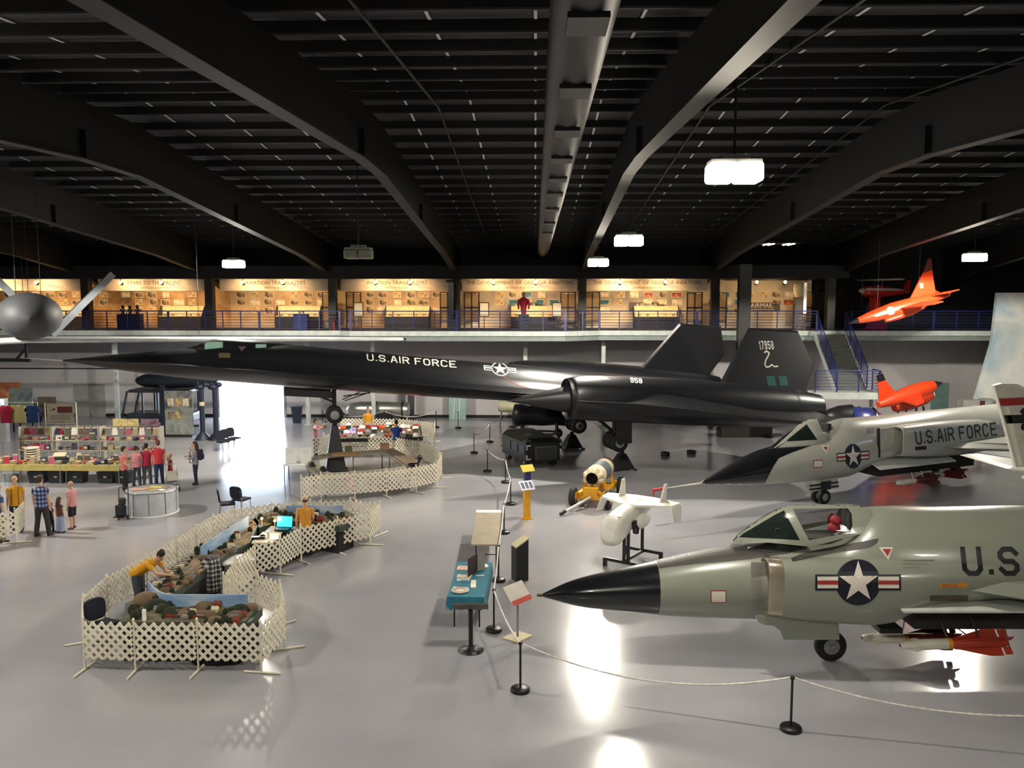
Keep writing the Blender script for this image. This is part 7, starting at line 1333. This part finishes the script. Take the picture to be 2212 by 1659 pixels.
for tn_, y, z, xa, xb, n_ in tiers:
    for k in range(n_):
        x = xa + (xb - xa) * k / (n_ - 1)
        if any(abs(x - q) < .14 for q in (rk_x if 'rack' in tn_ else [])): x += .18
        if 'table' in tn_ and xs[1] - .15 < x < xs[1] + .6 and 'front' not in tn_: continue
        ci = rnd.randrange(8); kd = rnd.randrange(6) if 'hooks' not in tn_ else 4; goods(kd, mc[ci][1], ['gift_box', 'baseball_cap', 'souvenir_mug', 'toy_airplane', 'gift_bag', 'book_stack'][kd], '%s %s on the stall, %s, %s from left' % (mc[ci][0], gk[kd], tn_, ORD[k] if k < 20 else 'number %d' % (k + 1)), (x, y, z), rnd.uniform(-.3, .3))
for k in range(6):
    tag(MB().lathe([(.26, 0), (.28, .03), (.28, .05), (.2, .03), (.02, .025)], 'z', n=20).build('tray', M_cream if k % 2 == 0 else mc[2][1], None, (xs[1] + .22, SY + .72, .79 + k * .095)), 'cream round tray in the tall stack on the stall, %s from the bottom' % ORD[k], 'tray', 'stacked round trays')
    if k < 5: tag(MB().lathe([(.16, .05), (.16, .094)], 'z', n=16).build('tray_spacer', mc[4][1], None, (xs[1] + .22, SY + .72, .79 + k * .095)), 'grey spacer between stacked round trays on the stall, %s from the bottom' % ORD[k], 'spacer', 'tray spacers')
p = GY(124, 1000, SY + .2); t = thing('display_box', 'black display box with a tilted white card on the middle stall table', 'box', (p.x, SY + .3, .78), .2); MB().box((0, 0, .12), (.5, .4, .24)).build('box', M_bin, t); MB().slab([(-.22, 0, .25), (.24, -.02, .25), (.26, .16, .38), (-.2, .18, .38)], (0, .02, 0)).build('card', M_cream, t)
for k, (px0, px1, nm_, m_) in enumerate(((242, 300, 'pale yellow', picmat('header_yellow', ['a8905a', 'd2c07c', '8c7c5c'], 5., .7, 2.)), (302, 344, 'purple grey', picmat('header_purple', ['4a3c50', '7c6c78', '5c2438'], 5., .7, 7.)))):
    a, b = GY(px0, 893, SY + 1.82), GY(px1, 906, SY + 1.82); tag(MB().box((0, 0, 0), (b.x - a.x - .04, .02, .3)).build('header_panel', m_, None, ((a.x + b.x) / 2, SY + 1.82, 2.16)), nm_ + ' picture header panel on top of the right wire rack', 'panel', 'rack header panels')
# shirts, sign frame
def tee(x, y, ztop, label, m_):
    t = thing('hanging_shirt', label, 'shirt', (x, y, ztop), 0, 'shirts on the hanging rail'); MB().slab([(-.1, 0, -.03), (-.24, 0, -.08), (-.36, 0, -.26), (-.27, 0, -.31), (-.22, 0, -.24), (-.23, 0, -.75), (.23, 0, -.75), (.22, 0, -.24), (.27, 0, -.31), (.36, 0, -.26), (.24, 0, -.08), (.1, 0, -.03), (.0, 0, -.07)], (0, .07, 0)).build('shirt', m_, t); MB().tube([(-.15, .035, -.06), (0, .035, .01), (.15, .035, -.06)], .008, 6).tube([(0, .035, .0), (0, .035, .06), (.02, .035, .09), (0, .035, .11)], .006, 6).build('hanger', M_steel, t)
YS = SY + 2.2; zt_ = GY(40, 874, YS).z
for px, lb, m_ in ((16, 'red T-shirt hanging on the stall rail, leftmost', mat('tee_red', '9c1c3c', .9)), (30, 'lime green T-shirt behind the red one on the stall rail', mat('tee_lime', '8c9c3a', .9)), (43, 'pale yellow T-shirt on the stall rail', mat('tee_cream', 'b8b07c', .9)), (71, 'blue T-shirt at the right end of the stall rail', mat('tee_blue', '1c3f6e', .9))): tee(GY(px, 880, YS).x, YS - .06 - (px == 16) * .1 + (px == 30) * .1, zt_, lb, m_)
t = thing('hanging_rail', 'white hanging rail for T-shirts above the stall', 'rail', (GY(43, 880, YS).x, YS, 0)); MB().tube([(-.8, 0, 0), (-.8, 0, zt_ + .09), (.75, 0, zt_ + .09), (.75, 0, zt_ - .1)], .016, 8).tube([(.75, 0, zt_ - .1), (.75, 0, 0)], .016, 8).box((-.8, 0, .02), (.08, .5, .04)).box((.75, 0, .02), (.08, .5, .04)).build('frame', M_wire, t)
a, b = GY(96, 868, YS), GY(166, 915, YS); t = thing('framed_sign', 'white pipe frame holding a museum notice with a maroon block', 'sign', ((a.x + b.x) / 2, YS, 0)); hw = (b.x - a.x) / 2; MB().tube([(-hw, 0, 0), (-hw, 0, a.z), (hw, 0, a.z), (hw, 0, 0)], .025, 8).tube([(-hw, 0, b.z), (hw, 0, b.z)], .02, 8).box((-hw, 0, .02), (.08, .6, .04)).box((hw, 0, .02), (.08, .6, .04)).build('pipe_frame', M_wire, t)
zc_ = (a.z + b.z) / 2; bo = MB().box((0, -.02, zc_), (hw * 1.7, .02, (a.z - b.z) * .86)).build('board', mat('sign_cream', 'aaa290', .6), t); MB().box((hw * .3, -.034, zc_ + .13), (hw * .95, .008, .26)).build('maroon_block', mat('maroon', '5c2630', .6), bo); MB().slab([(-hw * .7, -.035, zc_ + .08), (-hw * .3, -.035, zc_ + .12), (-hw * .35, -.035, zc_ + .2), (-hw * .5, -.035, zc_ + .13)], (0, .006, 0)).build('plane_picture', M_black, bo)
for k in range(3): MB().box((0, -.033, zc_ - .1 - k * .07), (hw * 1.3, .006, .022)).build('text_line', mat('text_grey', '6e685c', .7), bo)
# ------------------------------------------------------------------ people: each body one continuous remeshed surface
def fuse(mb, name, m, parent, vox, smooth=4):
    me = bpy.data.meshes.new('tmp'); me.from_pydata([tuple(p) for p in mb.v], [], mb.f); o = bpy.data.objects.new('tmp', me); COL.objects.link(o)
    rm = o.modifiers.new('r', 'REMESH'); rm.mode = 'VOXEL'; rm.voxel_size = vox; sm = o.modifiers.new('s', 'SMOOTH'); sm.factor = .5; sm.iterations = smooth
    dg = bpy.context.evaluated_depsgraph_get(); new = bpy.data.meshes.new_from_object(o.evaluated_get(dg)); bpy.data.objects.remove(o); bpy.data.meshes.remove(me)
    new.name = name; new.materials.clear(); new.materials.append(m)
    for p in new.polygons: p.use_smooth = True
    r = bpy.data.objects.new(name, new); COL.objects.link(r); r.parent = parent; return r
SKIN = mat('skin_light', 'c49a80', .55, var=.05); SKIN2 = mat('skin_tanned', 'a87a5e', .55, var=.05)
HAIRS = {'grey': mat('hair_grey', '8a8680', .8), 'dark': mat('hair_dark', '1f1814', .7), 'brown': mat('hair_brown', '3d281c', .7), 'blond': mat('hair_blond', 'c0a070', .7), 'white': mat('hair_white', 'c4c0b8', .8), 'auburn': mat('hair_auburn', '5c3524', .7)}
M_eye = mat('eye_dark', '1c1614', .3); M_lip = mat('lip', '8c5248', .6); M_shoe = mat('shoe_dark', '1e1a18', .6); M_shoeb = mat('shoe_brown', '5a2c24', .6)
V = Vector
def person(label, loc, rz, h, shirt, legs, hair='dark', lean=0., arms=None, stance=.1, skirt=False, sleeves=.55, longhair=False, shortpants=False, bald=False, skin=None, shoe=None, turn=0., look=0., group=None, child=False, hips=None, knees=0.):
    """faces local -y.  arms: [(upper dir, fore dir)] right(-x), left(+x); lean in degrees forward"""
    s = h / 1.75; t = thing('person', label, 'person', loc, rz, group); sk = skin or SKIN; hs = s * (1.0 if not child else 1.0); hd = 1.0 if not child else 1.28
    T = lambda x, y, z: V((x, y, z)) * s
    ln = R(lean); P = T(0, 0, .93) if hips is None else V(hips) * s; up = V((0, -math.sin(ln), math.cos(ln))); fw = V((0, -math.cos(ln), -math.sin(ln))); sx = V((1, 0, 0))
    N = P + up * .52 * s; hu = (up + V((0, 0, .7 if lean < 45 else .35))).normalized(); tz = Matrix.Rotation(R(turn), 3, 'Z')
    H = N + hu * (.20 if not child else .22) * s + fw * .02 * s; hf = (tz @ V((0, -1, 0)) - hu * hu.dot(tz @ V((0, -1, 0))) + V((0, 0, -math.sin(R(look))))).normalized(); hx_ = hf.cross(hu).normalized()
    HM = Matrix((hx_, -hf, hu)).transposed(); k = s * hd
    body = MB()
    hp = lambda x, y, z: H + HM @ (V((x, y, z)) * k)
    body.ell(hp(0, .01, .025), (.076 * k, .094 * k, .098 * k), 16, 12, HM).ell(hp(0, -.022, -.055), (.056 * k, .062 * k, .062 * k), 14, 9, HM).ell(hp(0, -.098, -.012), (.013 * k, .02 * k, .026 * k), 8, 6, HM).ell(hp(0, -.075, -.085), (.024 * k, .022 * k, .02 * k), 8, 6, HM)
    for e in (-1, 1): body.ell(hp(e * .078, .012, -.005), (.012 * k, .022 * k, .032 * k), 8, 6, HM)
    body.tube([N - up * .06 * s, N + hu * .05 * s, hp(0, .01, -.04)], [.062 * s, .055 * s, .05 * k], 12)
    arms = arms or [(V((-.12, .02, -1)), V((-.02, -.18, -1)))] * 1 + [(V((.12, .02, -1)), V((.02, -.18, -1)))]
    def ringtube(mb, pts, rx, ry, sd): 
        rs = []
        for i, p in enumerate(pts):
            d = (pts[min(i + 1, len(pts) - 1)] - pts[max(i - 1, 0)]).normalized(); yy = d.cross(sd).normalized(); rs.append([p + sd * (rx[i] * math.cos(a)) + yy * (ry[i] * math.sin(a)) for a in [2 * math.pi * q / 18 for q in range(18)]])
        mb.rings(rs)
    wide = 1.0 if not child else .92
    # torso skin and shirt
    ringtube(body, [P - up * .05 * s, P + up * .12 * s, P + up * .3 * s, P + up * .45 * s, N], [v * s * wide for v in (.155, .135, .155, .165, .07)], [v * s for v in (.10, .09, .105, .095, .055)], sx)
    top = MB(); ringtube(top, [P - up * .09 * s, P + up * .02 * s, P + up * .14 * s, P + up * .3 * s, P + up * .43 * s, N - up * .012 * s, N + up * .012 * s], [v * s * wide for v in (.19, .178, .165, .182, .19, .10, .062)], [v * s for v in (.135, .13, .122, .13, .115, .075, .06)], sx)
    for e, (ud, fd) in zip((-1, 1), arms):
        ud = V(ud).normalized(); fd = V(fd).normalized(); S = N - up * .065 * s + sx * e * .185 * s * wide; E_ = S + ud * .285 * s; W_ = E_ + fd * .245 * s
        body.tube([S, S.lerp(E_, .3), E_, E_.lerp(W_, .3), W_], [.05 * s, .047 * s, .039 * s, .04 * s, .027 * s], 12); body.ell(S, (.056 * s,) * 3, 12, 8)
        # palm and five bent fingers
        pn = fd.cross(V((0, 0, 1)) if abs(fd.z) < .9 else V((0, 1, 0))).normalized(); th = pn.cross(fd).normalized(); pm = W_ + fd * .05 * s
        body.tube([W_, pm, W_ + fd * .09 * s], [.024 * s, .03 * s, .027 * s], 10, flat=.62)
        for q in range(4):
            o = (q - 1.5) * .0165 * s; L_ = (.068, .078, .073, .056)[q] * s; b0 = W_ + fd * .085 * s + th * o; mid = b0 + fd * L_ * .5 + pn * e * .008 * s; tip = b0 + fd * L_ * .9 + pn * e * .03 * s
            body.tube([b0, mid, tip], [.0095 * s, .009 * s, .0075 * s], 6)
        b0 = W_ + fd * .03 * s + th * .026 * s; body.tube([b0, b0 + (fd + th).normalized() * .04 * s, b0 + (fd * 1.4 + th).normalized() * .068 * s], [.012 * s, .0105 * s, .008 * s], 6)
        C = S.lerp(E_, sleeves) if sleeves <= 1 else E_.lerp(W_, sleeves - 1)
        if sleeves <= 1: top.tube([S - up * .02 * s - sx * e * .03 * s, S, S.lerp(E_, sleeves * .5), C], [.062 * s, .068 * s, .064 * s, .062 * s], 12)
        else: top.tube([S - up * .02 * s - sx * e * .03 * s, S, E_, C], [.062 * s, .066 * s, .055 * s, .042 * s], 12)
    low = MB()
    ringtube(low, [P - V((0, 0, .12)) * s, P - up * .04 * s, P + up * .08 * s], [v * s * wide for v in (.165, .172, .155)], [v * s for v in (.12, .128, .112)], sx)
    for e in (-1, 1):
        hip = P + V((e * .088 * s, 0, -.05 * s)); ank = V((e * (.075 + stance * .5) * s, (.03 if e > 0 else -.02) * s * (1 + stance * 4), .075 * s)); kn = hip.lerp(ank, .5) + V((0, (-.02 - knees) * s, 0))
        body.tube([hip, hip.lerp(kn, .4), kn, kn.lerp(ank, .3), ank], [.085 * s, .078 * s, .055 * s, .056 * s, .037 * s], 12); body.tube([ank + V((0, .04 * s, -.045 * s)), ank + V((0, -.06 * s, -.045 * s)), ank + V((0, -.14 * s, -.055 * s))], [.035 * s, .036 * s, .026 * s], 10)
        f = MB(); f.tube([ank + V((0, .055 * s, -.035 * s)), ank + V((0, .0, -.03 * s)), ank + V((0, -.09 * s, -.04 * s)), ank + V((0, -.165 * s, -.05 * s))], [.036 * s, .044 * s, .042 * s, .024 * s], 12)
        for v in range(len(f.v)): f.v[v] = (f.v[v][0], f.v[v][1], max(0.002, f.v[v][2]))
        f.build('shoe', shoe or M_shoe, t)
        if not skirt:
            if shortpants: low.tube([hip, hip.lerp(kn, .5), kn], [.1 * s, .098 * s, .092 * s], 12)
            else: low.tube([hip, hip.lerp(kn, .4), kn, kn.lerp(ank, .5), ank + V((0, 0, -.01 * s))], [.1 * s, .094 * s, .074 * s, .07 * s, .066 * s], 12)
    if skirt: ringtube(low, [V((0, 0, skirt * s)), V((0, 0, (skirt + .3) * s)), P - V((0, 0, .1 * s)), P], [v * s for v in (.24, .22, .18, .15)], [v * s for v in (.2, .18, .14, .115)], sx)
    b = fuse(body, 'body', sk, t, .0105 if h > 1.2 else .0085, 2)
    for e in (-1, 1): MB().ell(hp(e * .032, -.082, .012), (.013 * k, .008 * k, .008 * k), 8, 5, HM).build('eye', M_eye, b)
    MB().ell(hp(0, -.082, -.055), (.022 * k, .008 * k, .006 * k), 8, 5, HM).build('mouth', M_lip, b)
    if legs: fuse(low, 'skirt' if skirt else 'trousers', legs, t, .014 * max(.7, s), 3)
    fuse(top, 'shirt', shirt, t, .013 * max(.7, s), 3)
    hr = MB()
    if bald: hr.ell(hp(0, .03, .0), (.086 * k, .09 * k, .06 * k), 14, 9, HM)
    else: hr.ell(hp(0, .022, .042), (.088 * k, .1 * k, .1 * k), 16, 11, HM).ell(hp(0, .05, -.01), (.08 * k, .075 * k, .08 * k), 12, 8, HM)
    if longhair: hr.tube([hp(0, .06, .02), hp(0, .085, -.1), hp(0, .09, -.22), hp(0, .085, -.32)], [.08 * k, .088 * k, .08 * k, .04 * k], 12)
    # cut the hair away from the face
    hb = fuse(hr, 'hair', HAIRS[hair], t, .012 * max(.8, s), 1)
    bm = bmesh.new(); bm.from_mesh(hb.data); inv = HM.transposed()
    dl = [v for v in bm.verts if (inv @ (v.co - H))[1] < (-.035 if (inv @ (v.co - H))[2] < .062 * k else -.2) * k]
    bmesh.ops.delete(bm, geom=dl, context='VERTS'); bm.to_mesh(hb.data); bm.free()
    return t, dict(H=H, N=N, P=P, s=s, up=up, HM=HM, hp=hp)
C = lambda n, c: mat('cloth_' + n, c, .9, var=.1, scale=14.)
yel, ora = C('gold_polo', 'cf9418'), C('orange_polo', 'cf8f36'); jean, blk, gry, khk = C('jeans', '27385a'), C('black_trousers', '14151c'), C('slate_trousers', '3c414a'), C('khaki', '9a8a6c')
gp = 'people in the hall'
person('person in a blue shirt at the very left edge, seen from behind', G(1, 1172), R(150), 1.75, C('steel_blue', '3f5686'), khk, 'grey', group=gp)
t, d = person('person in yellow polo and dark suspenders behind the left edge fence', G(38, 1149), R(25), 1.75, yel, C('navy_trousers', '2a2f44'), 'grey', group=gp, bald=True)
for e in (-1, 1): MB().tube([d['P'] + V((e * .09, -.14, -.04)), d['P'] + V((e * .1, -.145, .25)), d['N'] + V((e * .1, -.085, -.04)), d['N'] + V((e * .09, .03, .0)), d['P'] + V((e * .08, .14, .2)), d['P'] + V((e * .06, .145, -.04))], .017, 6, flat=.5).build('suspender', M_black, t)
person('tall person in a blue plaid shirt seen from behind at left', G(93, 1158), R(178), 1.86, checkmat('plaid_blue', '23305c', '55648c', 'b0b4c4', 8.), C('dark_olive', '2f2f2c'), 'brown', stance=.18, group=gp)
person('child with long brown hair and pale blue skirt beside the plaid shirt', G(131, 1151), R(170), 1.08, C('brown_top', '5a3a32'), C('pale_skirt', '8a96b4'), 'brown', skirt=.12, longhair=True, child=True, group=gp, sleeves=.2)
person('small blond child in navy between the plaid shirt and the girl', G(112, 1149), R(150), .92, C('navy_top', '1e2138'), C('navy_top', '1e2138'), 'blond', child=True, group=gp)
person('grey haired person in a pink shirt and black knee shorts', G(158, 1142), R(-95), 1.5, C('pink_shirt', 'c08488'), C('black_shorts', '16171f'), 'grey', shortpants=True, bald=True, shoe=M_shoeb, group=gp)
person('person in a coral top and black trousers beside the souvenir stall', G(271, 1061), R(118), 1.68, C('coral_top', 'c06a66'), blk, 'dark', longhair=False, arms=[(V((-.25, -.1, -1)), V((.2, -.6, -.5))), (V((.3, -.2, -1)), V((-.1, -.8, -.2)))], group=gp)
person('person in a pale pink shirt at the stall, right of the coral top', G(296, 1050), R(180), 1.55, C('pale_pink', 'd0848c'), gry, 'brown', arms=[(V((-.2, -.5, -1)), V((.1, -1, -.2))), (V((.2, -.5, -1)), V((-.1, -1, -.2)))], group=gp)
person('person in a dark red shirt at the stall table', G(319, 1048), R(195), 1.62, C('crimson_shirt', '9c1e3c'), C('grey_trousers', '4c4c52'), 'dark', group=gp)
person('person in a bright red shirt and blue jeans at the stall', G(345, 1047), R(212), 1.72, C('bright_red', 'c03440'), jean, 'auburn', lean=6, group=gp)
person('blond child in a red dress by the stroller', G(369, 1041), R(140), 1.1, C('red_dress', 'b02c3c'), C('red_dress', 'b02c3c'), 'blond', skirt=.35, longhair=True, child=True, group=gp)
t, d = person('person in a grey sweater with a backpack carrying a baby', G(424, 1047), R(-80), 1.68, C('grey_sweater', '86868e'), C('dark_jeans', '20263a'), 'brown', sleeves=1.9, longhair=True, arms=[(V((-.2, -.3, -1)), V((.45, -1, .1))), (V((.2, -.3, -1)), V((-.6, -1, -.05)))], group=gp)
bp_ = thing('backpack', 'dark backpack worn by the person in the grey sweater', 'backpack', t.location + Matrix.Rotation(R(-80), 3, 'Z') @ V((0, .2, 1.12)), R(-80)); MB().box((0, 0, .06), (.3, .16, .42)).build('bag', mat('backpack_navy', '22243c', .9), bp_, bevel=.06); MB().box((0, .09, -.02), (.22, .06, .2)).build('front_pocket', mat('backpack_navy2', '2c2f4c', .9), bp_, bevel=.03)
person('baby in pale clothes held by the person in the grey sweater', t.location + Matrix.Rotation(R(-80), 3, 'Z') @ V((0, -.215, .86)), R(100), .66, C('cream_baby', 'b8b4ac'), C('cream_baby2', '9a9a9c'), 'white', child=True, stance=.05, arms=[(V((-.3, -.6, -.4)), V((.1, -.8, .3))), (V((.3, -.6, -.4)), V((-.1, -.8, .3)))], group=gp)
t, d = person('person in a pale pink shirt raising a camera by the tall jack stand', G(683, 988), R(80), 1.75, C('pale_rose', 'b8909c'), C('navy_trousers2', '1a2036'), 'dark', arms=[(V((-.15, -1, -.25)), V((.45, -.5, .75))), (V((.15, -1, -.25)), V((-.45, -.5, .75)))], group=gp)
cq = t.location + Matrix.Rotation(R(80), 3, 'Z') @ V((0, -.50, 1.66)); ct = thing('camera', 'small dark camera held up by the person in pale pink', 'camera', cq, R(80)); MB().box((0, 0, 0), (.13, .05, .085)).build('body', M_black, ct); MB().cyl((0, -.02, 0), (0, -.08, 0), .03, n=12).build('lens', M_blackmetal, ct)
person('person in an orange yellow polo behind the far train table', G(796, 955), R(0), 1.75, yel, C('tan_trousers', '7c6c5c'), 'brown', group=gp)
person('person in a royal blue shirt seen from behind at the far train table', G(857, 990), R(178), 1.74, C('royal_blue', '1e3680'), khk, 'dark', arms=[(V((-.25, -.1, -1)), V((.05, -.5, -.8))), (V((.25, -.1, -1)), V((-.05, -.5, -.8)))], group=gp)
person('person in an orange polo and jeans seen from behind at the near layout', G(661, 1200), R(195), 1.68, ora, jean, 'brown', turn=15, arms=[(V((-.18, -.15, -1)), V((.1, -.9, -.5))), (V((.2, .05, -1)), V((.02, -.2, -1)))], bald=True, group=gp)
t, d = person('person in a yellow polo bending over the near train layout', G(303, 1322), R(82), 1.76, yel, gry, 'dark', lean=58, hips=(0, .02, .95), arms=[(V((-.1, -.75, -.62)), V((.1, -.95, -.1))), (V((.15, -.55, -.8)), V((.0, -.85, -.52)))], look=35, group=gp)
# stroller by the stall
p = G(372, 1060); t = thing('stroller', 'pale stroller standing right of the red dressed child', 'stroller', p, R(30)); MB().tube([(-.2, .4, .95), (-.22, -.3, .1)], .012, 6).tube([(.2, .4, .95), (.22, -.3, .1)], .012, 6).tube([(-.2, -.1, .7), (-.22, .35, .1)], .012, 6).tube([(.2, -.1, .7), (.22, .35, .1)], .012, 6).tube([(-.2, .4, .95), (.2, .4, .95)], .014, 6).build('frame', M_steel, t)
MB().slab([(-.18, .2, .72), (-.18, -.1, .42), (-.18, -.35, .45), (-.18, -.1, .62)], (.36, 0, 0)).slab([(-.18, .2, .72), (-.18, .25, .7), (-.18, .1, .3), (-.18, -.1, .38)], (.36, 0, 0)).build('seat', mat('stroller_cloth', '9a968e', .9), t)
for x in (-.22, .22):
    for y in (-.3, .35): wheel_part(t, (x, y, .09), .09, .05, 'x')
bad = [o.name for o in SC.objects if 'label' in o.keys() and not 4 <= len(o['label'].split()) <= 16]
seen = {}
for o in SC.objects:
    if 'label' in o.keys(): seen.setdefault(o['label'], []).append(o.name)
print('LABELCHECK', [(b, bpy.data.objects[b]['label']) for b in bad], [v for v in seen.values() if len(v) > 1])
